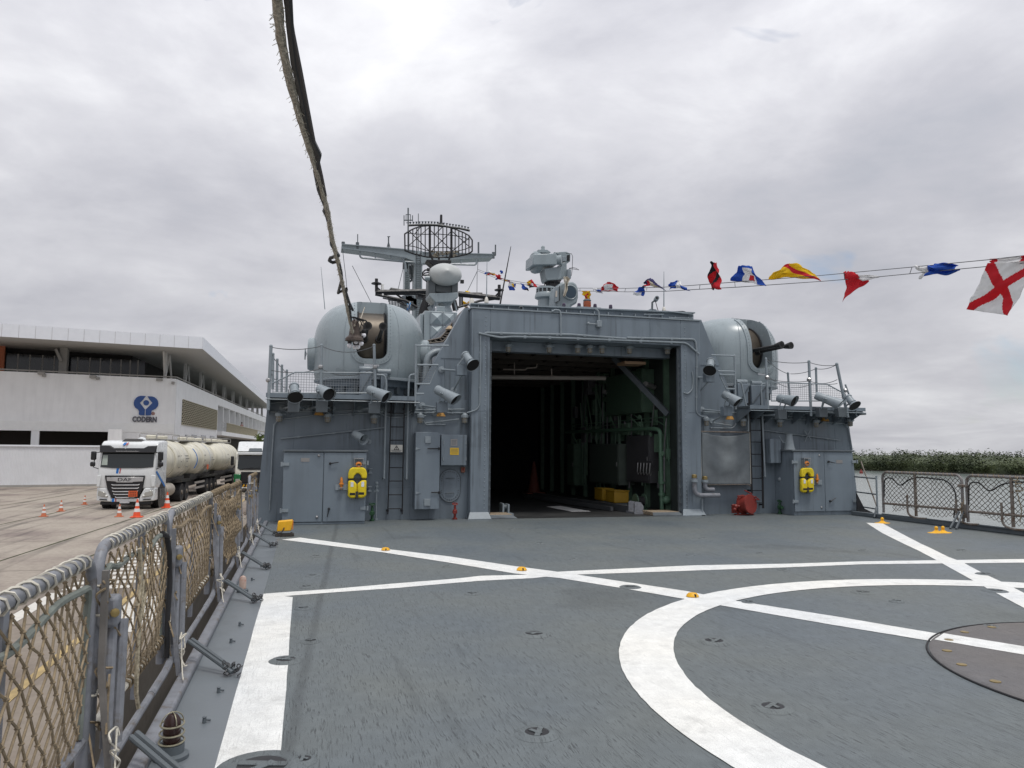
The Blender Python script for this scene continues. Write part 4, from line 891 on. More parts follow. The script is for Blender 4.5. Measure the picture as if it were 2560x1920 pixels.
def bell(q, Y, lab, lit):
    p = W(*q, Y); t = thing('amber_lamp', lab, 'lamp', p, 'amber bell lamps'); m = MB(); m.lathe([(.03, .11), (.045, .08), (.055, .03), (.10, -.05), (.105, -.07), (.085, -.06), (.04, .03)], 16, Matrix.Translation(p)); m.build('shade', AMB, t)
    m = MB(); m.sph(p+V((0, 0, -.03)), .035, 10, 6); m.build('bulb', AMBL if lit else ORG, t); m = MB(); m.tube([p+V((0, 0, .10)), p+V((0, .04, .16)), V((p.x, YW, p.z+.16))], .014, 6); m.build('mount', GREY2, t)
bell(Z2(484, 645), YW-.2, 'amber bell lamp on the left wall below the gallery', False); bell(Z2(1420, 655), YW-.2, 'amber bell lamp left of the hangar door column', False)
bell(Z4(428, 835), YW-.2, 'lit amber bell lamp right of the hangar door column', True); bell(Z4(1133, 848), YW-.2, 'lit amber bell lamp on the far right of the wall', True)

# ---- floodlights
HOODIN = mat('hood_inside', (.008, .008, .009), .7, var=0)
def flood(label, tail, head, dY, kind, box=None, brk=True, Yb=16.75, rad=.105, armdir=None):
    a, b = W(*tail, Yb), W(*head, Yb-dY); dv = (b-a).normalized(); L_ = (b-a).length; Mx = rotm(dv); Mx.translation = a
    t = thing('floodlight', label, 'floodlight', a, 'deck floodlights')
    if kind == 'flare':
        m = MB(); m.lathe([(.02, -.03), (rad*.9, -.01), (rad, .01), (rad, .03), (rad*.86, .04), (rad*.86, L_*.62), (rad*.95, L_*.63), (rad*.95, L_*.68), (rad*.75, L_*.70)], 20, Mx); m.build('lamp_body', GREY2, t)
        m = MB(); m.lathe([(rad*.75, L_*.69), (rad*1.55, L_), (rad*1.5, L_-.004), (rad*.7, L_*.70)], 24, Mx); m.build('hood', GREY2, t)
        m = MB(); m.lathe([(rad*1.42, L_*.985), (rad*.66, L_*.72), (.001, L_*.71)], 24, Mx); m.build('lens', HOODIN, t)
    else:
        m = MB(); m.lathe([(.02, -.03), (rad*.8, -.02), (rad*.92, .02), (rad*.92, L_*.36), (rad, L_*.37), (rad, L_*.41)], 20, Mx); m.build('lamp_body', GREY2, t)
        # long hood, cut slanting at the mouth
        m = MB(); n_ = 22; vs = []; 
        for (r_, z_, sl) in ((rad*.98, L_*.40, 0), (rad*1.25, L_, 1), (rad*1.20, L_, 1), (rad*.9, L_*.42, 0)):
            for j in range(n_):
                an = 2*pi*j/n_; q = V((r_*cos(an), r_*sin(an), z_)); wq = Mx @ q
                if sl: wq = wq-dv*(.42*rad*(1-((Mx.to_3x3() @ V((cos(an), sin(an), 0))).z)))
                vs.append(wq)
        fs = [(i*n_+j, i*n_+(j+1) % n_, (i+1)*n_+(j+1) % n_, (i+1)*n_+j) for i in range(3) for j in range(n_)]
        m.add(vs, fs); m.build('hood', GREY2, t)
        m = MB(); m.lathe([(rad*1.12, L_*.80), (rad*.86, L_*.44), (.001, L_*.43)], 22, Mx); m.build('lens', HOODIN, t)
        for s_ in (-1, 1): m = MB(); q = Mx @ V((s_*rad*1.05, 0, L_*.40)); m.sph(q, .022, 8, 5); m.build('clip', GREY2, t)
    c = a.lerp(b, .32)
    if brk:
        bx = W(*box, Yb) if box else c+V((0, .05, -.36))
        m = MB(); sd = V((dv.y, -dv.x, 0)).normalized()*rad*1.12; m.bar(c+sd, V((bx.x, bx.y, bx.z+.1))+sd*.8, .012, .035); m.bar(c-sd, V((bx.x, bx.y, bx.z+.1))-sd*.8, .012, .035); m.bar(V((bx.x, bx.y, bx.z+.1))-sd, V((bx.x, bx.y, bx.z+.1))+sd, .012, .05); m.build('yoke', GREY2, t)
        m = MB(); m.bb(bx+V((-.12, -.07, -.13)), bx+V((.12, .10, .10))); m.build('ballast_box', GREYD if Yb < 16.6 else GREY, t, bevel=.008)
        for s_ in (-1, 1):
            if armdir: q = V((bx.x+armdir[0]*(.35 if s_ < 0 else .06), YW-.01, bx.z+(.05 if s_ < 0 else armdir[1])))
            else: q = V((bx.x+s_*.24, YW-.01, bx.z))
            m = MB(); m.tube([bx+V((s_*.08, .05, -.02)), q], .024, 8); ar = m.build('arm', GREY2, t)
            m = MB(); m.lathe([(.075, 0), (.075, .018), (.03, .03)], 14, Matrix.Translation(q) @ rotm((0, -1, 0))); m.build('flange', GREY2, ar)
    return t
flood('flared floodlight at the left end of the left gallery', Z2(292, 445), Z2(302, 535), .25, 'flare', Z2(290, 600), Yb=16.35)
flood('hooded floodlight second from the left on the left gallery', Z2(492, 470), Z2(572, 516), .50, 'hood', Z2(505, 600), Yb=16.35, rad=.115)
flood('hooded floodlight just left of the left ladder', Z2(872, 474), Z2(1018, 538), .36, 'hood', Z2(908, 610), Yb=16.35, rad=.11)
flood('hooded floodlight low on the sloping plate left of the hangar', Z2(1390, 472), Z2(1550, 560), .36, 'hood', Z2(1428, 605), Yb=16.6, rad=.115, armdir=(-1, -.1))
flood('flared floodlight high on the sloping plate left of the hangar', Z2(1605, 205), Z2(1668, 288), .28, 'flare', Z2(1578, 320), Yb=16.6, armdir=(-1, -.42))
flood('flared floodlight high on the sloping plate right of the hangar', Z4(288, 420), Z4(278, 495), .25, 'flare', Z4(275, 540), Yb=16.6, armdir=(-.5, -.42))
flood('hooded floodlight low on the sloping plate right of the hangar', Z4(388, 668), Z4(502, 738), .36, 'hood', Z4(405, 790), Yb=16.6, rad=.115, armdir=(-1, -.25))
flood('hooded floodlight right of the right ladder', Z4(792, 698), Z4(922, 722), .42, 'hood', Z4(808, 815), Yb=16.35, rad=.115)
flood('longest hooded floodlight near the right end of the gallery', Z4(1068, 678), Z4(1258, 748), .40, 'hood', Z4(1110, 800), Yb=16.35, rad=.11)
flood('flared floodlight at the right end of the right gallery', Z4(1300, 690), Z4(1355, 755), .22, 'flare', Z4(1250, 800), Yb=16.35)

# ---- canvas dodger right of the hangar
CANV = mat('canvas_grey', (.175, .195, .205), .85, spec=.2, var=.16, vscale=4, bump=.1, bscale=90)
x0, z0, x1, z1 = rc(Z4, 222, 950, 578, 1335, 17.0)
t = thing('canvas_screen', 'grey canvas screen lashed to the wall right of the hangar', 'canvas', (x0, 17.0, z0))
def cf(u, v):
    x = x0+(x1-x0)*u; z = z1-(z1-z0)*v
    z -= .10*4*u*(1-u)*(1-v)**2
    k_ = 4*u*(1-u); ph = v*4.6-2.7*(1-(2*u-1)**2)+.25*noise.noise(V((u*2, v*2, 3))); f_ = .026*sin(ph*2.0+.6)*min(1, 4*u)*min(1, 4*(1-u))*min(1, 4*v)*min(1, 4*(1-v))+.008*noise.noise(V((u*2.2-v, v*2.5+u, 3)))*k_+.010*noise.noise(V((u*16, v*6, 7)))*max(0, v*3-2)
    return V((x, 17.0-abs(.03*sin(pi*u)*sin(pi*v))-f_, z))
m = MB(); m.grid(cf, 44, 44); m.build('cloth', CANV, t, normals=False, solid=.004)
m = MB(); m.tube([V((x0-.03, 17.02, z1+.01)), V((x1+.02, 17.02, z1+.01))], .018, 7); m.build('top_rail', RUSTY, t)
m = MB(); m.tube(fillet([V((x0+.05, 17.01, z0-.01)), V((x1-.06, 17.01, z0-.005)), V((x1, 17.01, z0-.05))], .05), .014, 7); m.build('bottom_rail', RUSTY, t)
m = MB(); m.tube([V((x0-.02, 17.01, z1)), V((x0-.01, 17.01, z0))], .009, 6); m.build('side_cord', ROPEW, t); m = MB(); m.tube([V((x1+.01, 17.01, z1)), V((x1+.012, 17.01, z0))], .009, 6); m.build('side_cord', ROPEW, t)
# bent supply pipes with brass caps
def bent(label, L_, Y, r=.055):
    pts = [W(*q, Y) for q in L_]; t = thing('bent_pipe', label, 'pipe', pts[-1]); m = MB(); m.tube(fillet(pts, .18, 8), r, 14); m.build('pipe_run', GALV, t)
    m = MB(); m.lathe([(r*1.5, -.03), (r*1.5, .03)], 16, Matrix.Translation(pts[0].lerp(pts[1], .18))); m.build('collar', GREY2, t)
    m = MB(); m.lathe([(r*.9, -.02), (r*1.15, 0), (r*1.15, .06), (r*.8, .075)], 14, Matrix.Translation(pts[0])); m.build('cap', BRASS, t)
bent('longer bent grey pipe with brass cap beside the right column', [ZR(330, 1030), ZR(335, 1295), ZR(700, 1292)], 16.78)
bent('shorter bent grey pipe with brass cap under the canvas', [ZR(487, 1055), ZR(490, 1208), ZR(620, 1210)], 16.88)
p0, p1 = W(*ZR(447, 1320), 16.86), W(*ZR(450, 1570), 16.86)
t = thing('pipe_support', 'thin grey post under the bent pipes', 'post', V((p1.x, 16.86, 0))); m = MB(); m.tube([p0, V((p1.x, 16.86, .01))], .02, 8); m.build('post', GREY2, t); m = MB(); m.bb((p1.x-.05, 16.8, .002), (p1.x+.05, 16.92, .02)); m.build('foot', GREY2, t)
# red reel
c = W(*ZR(1105, 1425), 16.75); t = thing('hose_reel', 'dark red hose reel drum at the foot of the right ladder', 'reel', c); ax = V((.35, -.9, .1)).normalized(); Mx = rotm(ax); Mx.translation = c; R_ = .235
m = MB(); m.lathe([(.02, .13), (R_, .13), (R_*1.02, .11), (R_*1.02, .09), (R_*.9, .08), (R_*.9, -.08), (R_*1.02, -.09), (R_*1.02, -.11), (R_, -.13), (.02, -.13)], 30, Mx); m.build('drum', RED, t)
m = MB(); m.tube([c+V((-.25, 0, .20)), c+V((.22, -.05, .18)), c+V((.33, -.05, .10)), c+V((.20, -.08, .12))], .018, 7); m.tube([c+V((-.05, 0, .34)), c+V((.14, -.02, .25))], .016, 7); m.build('handle', RED, t)
m = MB(); m.sph(c+V((-.30, 0, -.05)), .06, 8, 5); m.sph(c+V((-.33, 0, -.12)), .05, 8, 5); m.cyl(c+V((-.22, -.05, -.05)), c+V((-.36, .05, -.02)), .03, 10); m.bb(c+V((-.34, .1, -.22)), c+V((.1, .14, -.02))); m.build('crank', RED, t)
m = MB(); m.bb((c.x-.28, c.y+.02, .004), (c.x+.22, c.y+.12, .03)); m.bar((c.x-.2, c.y+.08, .03), (c.x-.1, c.y+.08, c.z), .04, .04); m.bar((c.x+.15, c.y+.08, .03), (c.x+.08, c.y+.08, c.z), .04, .04); m.build('cradle', RED, t)
# box and vent by the right locker
x0, z0, x1, z1 = rc(Z4, 735, 998, 806, 1180, 16.85); t = thing('junction_box', 'upright grey box on the wall right of the right ladder', 'electrical box', (x0, 16.85, z0)); slab(t, 'carcass', x0-.02, z0, x1, z1, 16.87, YW-.01); slab(t, 'lid', x0-.02, z0+.01, x1, z1-.01, 16.85, 16.868)
p = W(*Z4(868, 1078), 16.85); t = thing('vent_cowl', 'tapered grey vent standing on the right locker', 'vent', p); m = MB(); m.lathe([(.15, 0), (.13, .06), (.085, .36), (.09, .37), (.09, .39), (.02, .395)], 18, Matrix.Translation(p)); m.build('cone', GREY2, t)
m = MB(); m.tube([p+V((-.09, 0, .15)), p+V((-.19, 0, .20)), p+V((-.22, .1, .33))], .016, 7); m.build('drain', GREY2, t)
p = W(*Z4(1002, 978), 17.1); m = MB(); m.bar(p+V((-.09, 0, -.16)), p+V((.09, 0, .16)), .02, .02); m.bar(p+V((-.09, 0, .14)), p+V((.10, 0, -.08)), .02, .02); tag(m.build('wall_cleat', GREY2), 'crossed grey cleat on the slanting pole of the right wall', 'cleat')
p = W(*Z4(800, 1297), 17.0); m = MB(); m.sph(p, .06, 9, 6); m.sph(p+V((.06, .03, -.04)), .045, 9, 6); m.bb(p+V((.02, .02, -.03)), p+V((.16, .19, .03))); tag(m.build('cable_gland', GREY2), 'small grey gland fitting on the wall left of the right locker', 'fitting')
p = W(*Z3(965, 200), YC-.06); t = thing('door_switch', 'small grey switch box above the hangar opening', 'switch box', p); m = MB(); m.box(p, (.12, .1, .16)); m.build('case', GREY2, t, bevel=.01); m = MB(); m.tube(fillet([p+V((0, 0, .08)), p+V((0, 0, .30)), p+V((-.08, 0, .36))], .05), .02, 7); m.build('cable', GREY2, t); m = MB(); m.tube([p+V((-.06, 0, -.01)), p+V((-.28, 0, 0))], .014, 6); m.sph(p+V((-.27, 0, 0)), .04, 8, 5); m.build('lever', GREY2, t)

# ================================================================== HANGAR: sills and gear
WOOD = mat('sill_wood', (.30, .24, .17), .7, var=.2, vscale=12, bump=.2)
for lab, q in (('worn wooden threshold at the left foot of the hangar opening', (178, 1520, 345, 1568)), ('worn wooden threshold at the right foot of the hangar opening', (1350, 1500, 1540, 1535))):
    a, b = W(*Z3(q[0], q[3]), YC+.02).x, W(*Z3(q[2], q[3]), YC+.02).x; t = thing('threshold', lab, 'threshold', (a, YC, 0))
    for i in range(4): m = MB(); m.bb((a, YC+.03+i*.145, .014), (b, YC+.165+i*.145, .10)); m.build('plank', WOOD, t, bevel=.006)
    m = MB(); m.prism([V((a, YC+.0, .014)), V((b+.12, YC-.02, .006)), V((b, YC+.028, .09)), V((a, YC+.028, .09))], (0, .004, 0)); m.build('ramp', GREYD, t)
t = thing('door_roller', 'grey door roller fitting inside the left threshold', 'door fitting', W(*Z3(290, 1510), 17.6)); p = W(*Z3(290, 1500), 17.6)
m = MB(); m.bb((p.x-.12, 17.5, .02), (p.x+.2, 17.9, .07)); m.bb((p.x-.06, 17.55, .07), (p.x-.02, 17.85, .30)); m.bb((p.x+.07, 17.55, .07), (p.x+.11, 17.85, .28)); m.build('bracket', GREY2, t); m = MB(); m.cyl((p.x-.05, 17.7, .2), (p.x+.1, 17.7, .2), .07, 14); m.build('roller', GREYD, t)
p = W(*Z3(1222, 1490), 17.7); t = thing('rail_stop', 'grey rail stop at the end of the hangar track', 'rail stop', (p.x, 17.7, 0))
m = MB(); m.prism([V((p.x-.1, 17.5, .03)), V((p.x+.14, 17.5, .03)), V((p.x+.14, 17.5, .20)), V((p.x+.07, 17.5, .29)), V((p.x-.04, 17.5, .31)), V((p.x-.1, 17.5, .27))], (0, .05, 0)); m.prism([V((p.x-.1, 17.85, .03)), V((p.x+.14, 17.85, .03)), V((p.x+.14, 17.85, .20)), V((p.x+.07, 17.85, .29)), V((p.x-.04, 17.85, .31)), V((p.x-.1, 17.85, .27))], (0, .05, 0)); m.bb((p.x-.13, 17.45, .013), (p.x+.25, 17.95, .06)); m.build('frame', GALV, t)
t = thing('helicopter_track', 'dark steel handling track running into the hangar', 'track', (p.x-.2, 18, 0)); m = MB(); a, b = V((p.x-.05, 17.9, .1)), V((p.x-.7, 24, .1)); m.bar(a, b, .12, .16); m.bar(a+V((-.32, .4, -.02)), b+V((-.32, 0, -.02)), .08, .10); m.build('rail', mat('track_grey', (.07, .075, .08), .5), t)
DYEL = mat('dull_yellow', (.34, .20, .012), .5, var=.15)
for lab, q, dy in (('nearer yellow box beside the hangar track', (1075, 1400, 1180, 1455), 18.9), ('farther yellow box beside the hangar track', (990, 1385, 1070, 1440), 19.8)):
    a, c, b, d = rc(Z3, *q, dy); t = thing('yellow_box', lab, 'box', (a, dy, c)); c = max(c, .05); slab(t, 'case', a, .18, b, d, dy, dy+.6, DYEL, .02); slab(t, 'lid', a-.01, d, b+.01, d+.035, dy-.015, dy+.61, DYEL, .01); slab(t, 'skid', a+.03, .03, b-.03, .178, dy+.03, dy+.55, GREYD, .01)
CONEO = mat('cone_orange', (.78, .10, .03), .5, var=.08); CONEW = mat('cone_white', (.75, .74, .72), .45, var=.05)
CONEF = mat('cone_faded', (.55, .17, .08), .6, var=.12)
def cone(p, h, label, mt_, group=None, stripes=True):
    t = thing('traffic_cone', label, 'traffic cone', p, group); b = h*.30
    m = MB(); m.bb((-b, -b, 0), (b, b, h*.05)); m.build('base', mt_, t, local=True, bevel=.01)
    m = MB(); r0, r1 = h*.20, h*.035; prof = [(r0, h*.05), (r1, h), (.01, h)]; m.lathe(prof, 18); m.build('body', mt_, t, local=True)
    for a_, c_ in (((.30, .48), (.62, .80)) if stripes else ()):
        m = MB(); f = lambda k: r0+(r1-r0)*(k-.05)/.95+.004; m.lathe([(f(a_), h*a_), (f(c_), h*c_)], 18); m.build('stripe', CONEW, t, local=True)
    return t
p = W(*Z3(500, 1420), 26.5); cone(V((p.x, 26.5, .013)), 1.15, 'tall orange cone in the dark of the hangar', mat('cone_dull', (.16, .045, .03), .7), stripes=False)
m = MB(); pts = [G(*Z3(*q), .02) for q in ((590, 1505), (690, 1500), (905, 1538), (770, 1540))]
m.prism([V((q.x, q.y, .014)) for q in pts], (0, 0, .004)); m.build('floor_mark', WHITE, hs)
# clutter along the inner right wall
eq = thing('wall_equipment', 'crowded green and grey fittings along the right inner hangar wall', 'equipment', (9.1, 18.5, 1)); rq_ = random.Random(12); PG2 = mat('gear_green', (.13, .22, .15), .5, var=.25, vscale=7); PG3 = mat('gear_grey', (.16, .16, .165), .5, var=.25, vscale=7)
for i in range(34):
    y = 18.0+rq_.random()*7.5; z = .5+rq_.random()*3.2; w_, h_, d_ = rq_.uniform(.12, .5), rq_.uniform(.12, .55), rq_.uniform(.08, .28); slab(eq, 'control_box', 9.19-d_, z, 9.19, z+h_, y, y+w_, rq_.choice((PG2, PG2, PG3)), .008)
for i in range(22):
    y = 18.0+rq_.random()*7; z = .3+rq_.random()*1.6; m = MB(); m.tube(fillet([V((9.0, y, z)), V((9.0, y, z+rq_.uniform(.6, 1.8))), V((9.0-rq_.uniform(0, .1), y+rq_.uniform(-.6, .6), z+1.9))], .1), rq_.uniform(.012, .03), 6); m.build('conduit', rq_.choice((PG2, PG3, MATS['gear_green'])), eq)
for i in range(9): y = 18.0+i*.7; m = MB(); m.lathe([(.06, 0), (.06, .03), (.02, .035)], 12, Matrix.Translation(V((8.95, y, 1.5+.5*(i % 3)))) @ rotm((-1, -.3, 0))); m.build('gauge', rq_.choice((STEEL, PG2)), eq)
for y in (18.6, 21.5): m = MB(); m.cyl(V((8.75, y, 3.35)), V((9.15, y+.3, 3.3)), .07, 12); m.build('work_lamp', mat('lamp_tube', (.25, .25, .24), .4), eq)
# green gear along the inner right wall
def inner_box(name, label, q, x, y0, y1, mt_, cat, dep=.3):
    z0, z1 = W(*Z3(q[0], q[2]), (y0+y1)/2).z, W(*Z3(q[0], q[1]), (y0+y1)/2).z; t = thing(name, label, cat, (x, y0, z0)); slab(t, 'case', x-dep, max(z0, .05), x, z1, y0, y1, mt_, .01)
    slab(t, 'door', x-dep-.02, max(z0, .05)+.04, x-dep-.002, z1-.04, y0+.03, y1-.03, mt_, .006); m = MB(); m.box((x-dep-.03, y0+.1, (z0+z1)/2), (.02, .03, .12)); m.build('latch', STEEL, t); return t
GCAB = mat('hangar_cab', (.075, .097, .082), .5, var=.15, vscale=5); PCAB = mat('hangar_cab_grey', (.065, .065, .07), .5, var=.15, vscale=5)
inner_box('wall_cabinet', 'pale green cabinet high on the right inner hangar wall', (1350, 560, 850), 9.2, 19.0, 21.6, GREEN, 'cabinet', .35)
inner_box('wall_cabinet', 'green equipment cabinet low on the right inner hangar wall', (1280, 1060, 1340), 9.2, 20.3, 22.6, GCAB, 'cabinet', .5)
inner_box('wall_cabinet', 'grey tool cabinet just inside the right of the hangar', (1430, 1000, 1330), 9.2, 18.7, 20.2, PCAB, 'cabinet', .3)
inner_box('wall_cabinet', 'narrow green locker deep on the right inner hangar wall', (1165, 1060, 1350), 9.2, 24.3, 25.0, GREEN, 'cabinet', .4)
t = thing('fire_main', 'pale green fire main pipe bending down inside the hangar', 'pipe', (9.0, 18.2, 0)); pts = [V((8.75, 25, 2.2)), V((8.9, 18.4, 2.15)), V((8.95, 18.15, 2.1)), V((8.95, 18.1, .05))]
m = MB(); m.tube(fillet(pts, .2, 6), .055, 12); m.build('pipe_run', mat('pipe_green', (.10, .19, .125), .45), t); m = MB()
for z in (.45, .75): m.lathe([(.09, -.03), (.09, .03)], 14, Matrix.Translation(V((8.95, 18.1, z))))
m.sph(V((9.05, 18.05, .3)), .11, 12, 8); m.build('valve', MATS['pipe_green'], t)
t = thing('inner_conduit', 'thin green conduits on the right inner hangar wall', 'pipe', (9.1, 19, 1)); m = MB()
for dz, dy in ((2.35, 0), (2.45, .3)): m.tube(fillet([V((9.0, 25, dz)), V((9.05, 18.5-dy, dz)), V((9.05, 18.0, dz-.15)), V((9.08, 17.95, 1.3))], .1), .016, 6)
for yy in (22.2, 22.5, 22.8, 23.8, 24.1): m.tube([V((9.02, yy, .4)), V((9.02, yy, 3.9))], .022, 6)
m.tube(fillet([V((9.0, 20.0, 3.6)), V((9.0, 20.0, 2.62)), V((9.02, 19.7, 2.5))], .12), .02, 6); m.build('pipe_run', MATS['pipe_green'], t)
t = thing('diagonal_brace', 'dark diagonal brace beam inside the right of the hangar', 'brace', (9.0, 18, 1.9)); m = MB(); m.bar(V((8.1, 19.2, 4.1)), V((8.98, 17.75, 2.5)), .10, .14); m.build('beam', GREYD, t)
t = thing('tool_rack', 'rack of hanging hooks and hoses inside the hangar', 'tool rack', (8.9, 18.4, .9)); m = MB(); m.bb((8.84, 18.45, 1.22), (8.87, 19.4, 1.30)); m.build('board', PCAB, t)
for i in range(5): m = MB(); y = 18.5+i*.19; m.tube([V((8.82, y, 1.24)), V((8.80, y, 1.0)), V((8.83, y+.03, .92)), V((8.86, y, .98))], .014, 6); m.build('hook', STEEL, t)
t = thing('cable_drum', 'small dark green cable drum on the hangar floor', 'drum', (8.6, 18.5, 0)); m = MB(); 
for xx in (8.42, 8.66): m.lathe([(.02, 0), (.2, 0), (.2, .03), (.02, .03)], 20, Matrix.Translation(V((xx, 18.6, .24))) @ rotm((1, 0, 0)))
m.build('flange', GREEN, t); m = MB(); m.lathe([(.13, 0), (.13, .22)], 16, Matrix.Translation(V((8.44, 18.6, .24))) @ rotm((1, 0, 0))); m.build('core', RUBBER, t); m = MB(); m.bb((8.4, 18.45, .013), (8.72, 18.75, .05)); m.build('stand', GREEN, t)
# ================================================================== GUN TURRETS
TGREY = mat('turret_grey', (.285, .335, .355), .27, var=.05, vscale=1.5, bump=.02, bscale=30, streak=.08, runs=.14)
BROWN = mat('shield_bronze', (.11, .092, .072), .38, metal=.55, var=.2, vscale=3)
BARREL = mat('gun_barrel', (.016, .016, .016), .45, var=.2, vscale=8)
TP = [(1.26, 0), (1.31, .22), (1.325, .55), (1.325, .92), (1.29, 1.2), (1.20, 1.45), (1.05, 1.66), (.84, 1.81), (.55, 1.895), (.25, 1.92), (.001, 1.925)]
def tr(z):
    for (r0, z0), (r1, z1) in zip(TP, TP[1:]):
        if z0 <= z <= z1: return r0+(r1-r0)*(z-z0)/(z1-z0)
    return .001
def smooth_profile(P_, k=4):
    o = []
    for i in range(len(P_)-1):
        p0 = P_[max(i-1, 0)]; p1 = P_[i]; p2 = P_[i+1]; p3 = P_[min(i+2, len(P_)-1)]
        for j in range(k):
            u = j/k; f = lambda a, b, c, d: .5*((2*b)+(-a+c)*u+(2*a-5*b+4*c-d)*u*u+(-a+3*b-3*c+d)*u**3); o.append((max(f(p0[0], p1[0], p2[0], p3[0]), .0005), f(p0[1], p1[1], p2[1], p3[1])))
    return o+[P_[-1]]
TP = smooth_profile(TP); SW, SB, SY = .345, .44, -.42
def apply_bool(a, b):
    md = a.modifiers.new('b', 'BOOLEAN'); md.operation = 'DIFFERENCE'; md.solver = 'EXACT'; md.object = b
    dg = bpy.context.evaluated_depsgraph_get(); me = bpy.data.meshes.new_from_object(a.evaluated_get(dg)); a.modifiers.clear(); a.data = me
    bm_ = b.data; bpy.data.objects.remove(b); bpy.data.meshes.remove(bm_)
    me.polygons.foreach_set('use_smooth', [True]*len(me.polygons)); me.set_sharp_from_angle(angle=radians(30))
def turret(label, loc, rz, bl):
    t = thing('gun_turret', label, 'gun turret', loc, 'twin gun turrets', rot=(0, 0, rz))
    m = MB(); m.lathe(TP, 72); sh = m.build('shell', [TGREY], t, local=True)
    m = MB(); pl = [V((-SW, -3, 2.6)), V((-SW, -3, SB+.2))]+[V((-SW+.2-.2*cos(a_), -3, SB+.2-.2*sin(a_))) for a_ in [pi/2*k/5 for k in range(1, 6)]]+[V((SW-.2+.2*sin(a_), -3, SB+.2-.2*cos(a_))) for a_ in [pi/2*k/5 for k in range(0, 6)]]+[V((SW, -3, 2.6))]
    m.prism(pl, (0, 3+SY, 0)); cut = m.build('cut', TGREY); cut.parent = None; cut.location = loc; cut.rotation_euler = (0, 0, rz)
    bpy.context.view_layer.update(); apply_bool(sh, cut)
    # bolted bezel round the slot
    path = []; zt = 1.78
    zs = [zt-(zt-SB-.2)*i/14 for i in range(15)]
    def ol(off):
        w_ = SW+off; rr = .2+off; o = [(-w_, z) for z in zs]
        o += [(-w_+rr-rr*cos(pi/2*k/6), SB+.2-rr*sin(pi/2*k/6)) for k in range(1, 7)]; o += [(w_-rr+rr*sin(pi/2*k/6), SB+.2-rr*cos(pi/2*k/6)) for k in range(0, 7)]; return o+[(w_, z) for z in reversed(zs[:-1])]
    def onsurf(x, z, h): r_ = tr(z)+h; return V((x, -sqrt(max(r_*r_-x*x, .01)), z+(h*.5 if z > 1.4 else 0)))
    A, B = ol(.005), ol(.12); m = MB(); vs = []
    for a, b in zip(A, B): vs += [onsurf(*a, .030), onsurf(*b, .026), onsurf(*b, -.005), onsurf(*a, -.005)]
    k = len(A); fs = []
    for i in range(k-1):
        for j in range(4): fs.append((4*i+j, 4*i+(j+1) % 4, 4*i+4+(j+1) % 4, 4*i+4+j))
    m.add(vs, fs); bz = m.build('slot_bezel', TGREY, t, local=True)
    m = MB(); C = ol(.065)
    for i in range(0, len(C)): p = onsurf(*C[i], .027); nn = V((p.x, p.y, 0)).normalized(); m.lathe([(.013, 0), (.011, .008), (.003, .011)], 6, Matrix.Translation(p) @ rotm(nn))
    m.build('bolts', GREY2, bz, local=True)
    m = MB(); m.lathe([(.68, -SW+.02), (.68, SW-.02)], 40, Matrix.Translation(V((0, -.28, .98))) @ rotm((1, 0, 0))); dr = m.build('drum_shield', BROWN, t, local=True)
    m = MB()
    for s_ in (-1, 1): m.tube([V((s_*(SW-.035), -.28-.70*cos(a_), .98+.70*sin(a_))) for a_ in [radians(-60+130*k/16) for k in range(17)]], .022, 6)
    m.build('seal', RUBBER, dr, local=True)
    el = radians(2.0)
    for s_ in (-1, 1):
        b0 = V((s_*.16, -.75, .92)); d = V((0, -cos(el), sin(el))); m = MB()
        m.tube([b0, b0+d*.35, b0+d*.36, b0+d*(bl-.24), b0+d*(bl-.23), b0+d*(bl-.08), b0+d*bl], [.085, .08, .048, .040, .052, .082, .092], 18); m.tube([b0+d*bl, b0+d*(bl-.11)], [.06, .02], 14); br = m.build('barrel', BARREL, t, local=True)
        m = MB(); m.lathe([(.12, 0), (.12, .06), (.09, .09)], 18, Matrix.Translation(b0+d*.05) @ rotm(d)); m.build('mantlet', BLACK, br, local=True)
    for s_ in (-1, 1):
        m = MB(); m.lathe([(.40, 1.15), (.40, 1.40), (.37, 1.455), (.02, 1.475)], 32, Matrix.Translation(V((0, .05, .66))) @ rotm((s_, 0, 0))); hb = m.build('side_hatch', TGREY, t, local=True)
        m = MB(); c = V((s_*1.52, .05, .66)); m.tube([c+V((0, .13*cos(a_), .13*sin(a_))) for a_ in [2*pi*k/18 for k in range(18)]], .012, 6, closed=True)
        for a_ in (0, 2.1, 4.2): m.tube([c+V((-s_*.03, 0, 0)), c+V((0, .13*cos(a_), .13*sin(a_)))], .009, 5)
        m.build('hatch_wheel', GREY2, hb, local=True)
    for k in range(4):                      # shell panel joints
        a_ = radians((62, 118, 242, 298)[k]-90); m = MB(); m.tube([V(((r_+.002)*sin(a_+0), -(r_+.002)*cos(a_+0), z_)) for r_, z_ in TP if r_ > .4], .007, 4); m.build('panel_joint', GREY2, t, local=True)
    m = MB(); m.tube([V((.30*cos(b_), .30*sin(b_), 1.905)) for b_ in [2*pi*i/20 for i in range(20)]], .008, 4, closed=True); m.build('lifting_ring', GREY2, t, local=True)
    m = MB(); m.lathe([(1.30, -.02), (1.30, .03), (1.25, .05)], 60); m.build('skirt_ring', GREY2, t, local=True)
    m = MB(); m.lathe([(1.02, loc_base(loc)), (1.02, -.2), (1.12, -.16), (1.12, -.02)], 48); m.build('base_ring', GREY, t, local=True)
    for k in range(20): a_ = 2*pi*k/20; m = MB(); m.box(V((1.06*cos(a_), 1.06*sin(a_), -.22)), (.10, .10, .20), Mx=Matrix.Rotation(a_, 4, 'Z')); m.build('base_lug', GREYD, t, local=True)
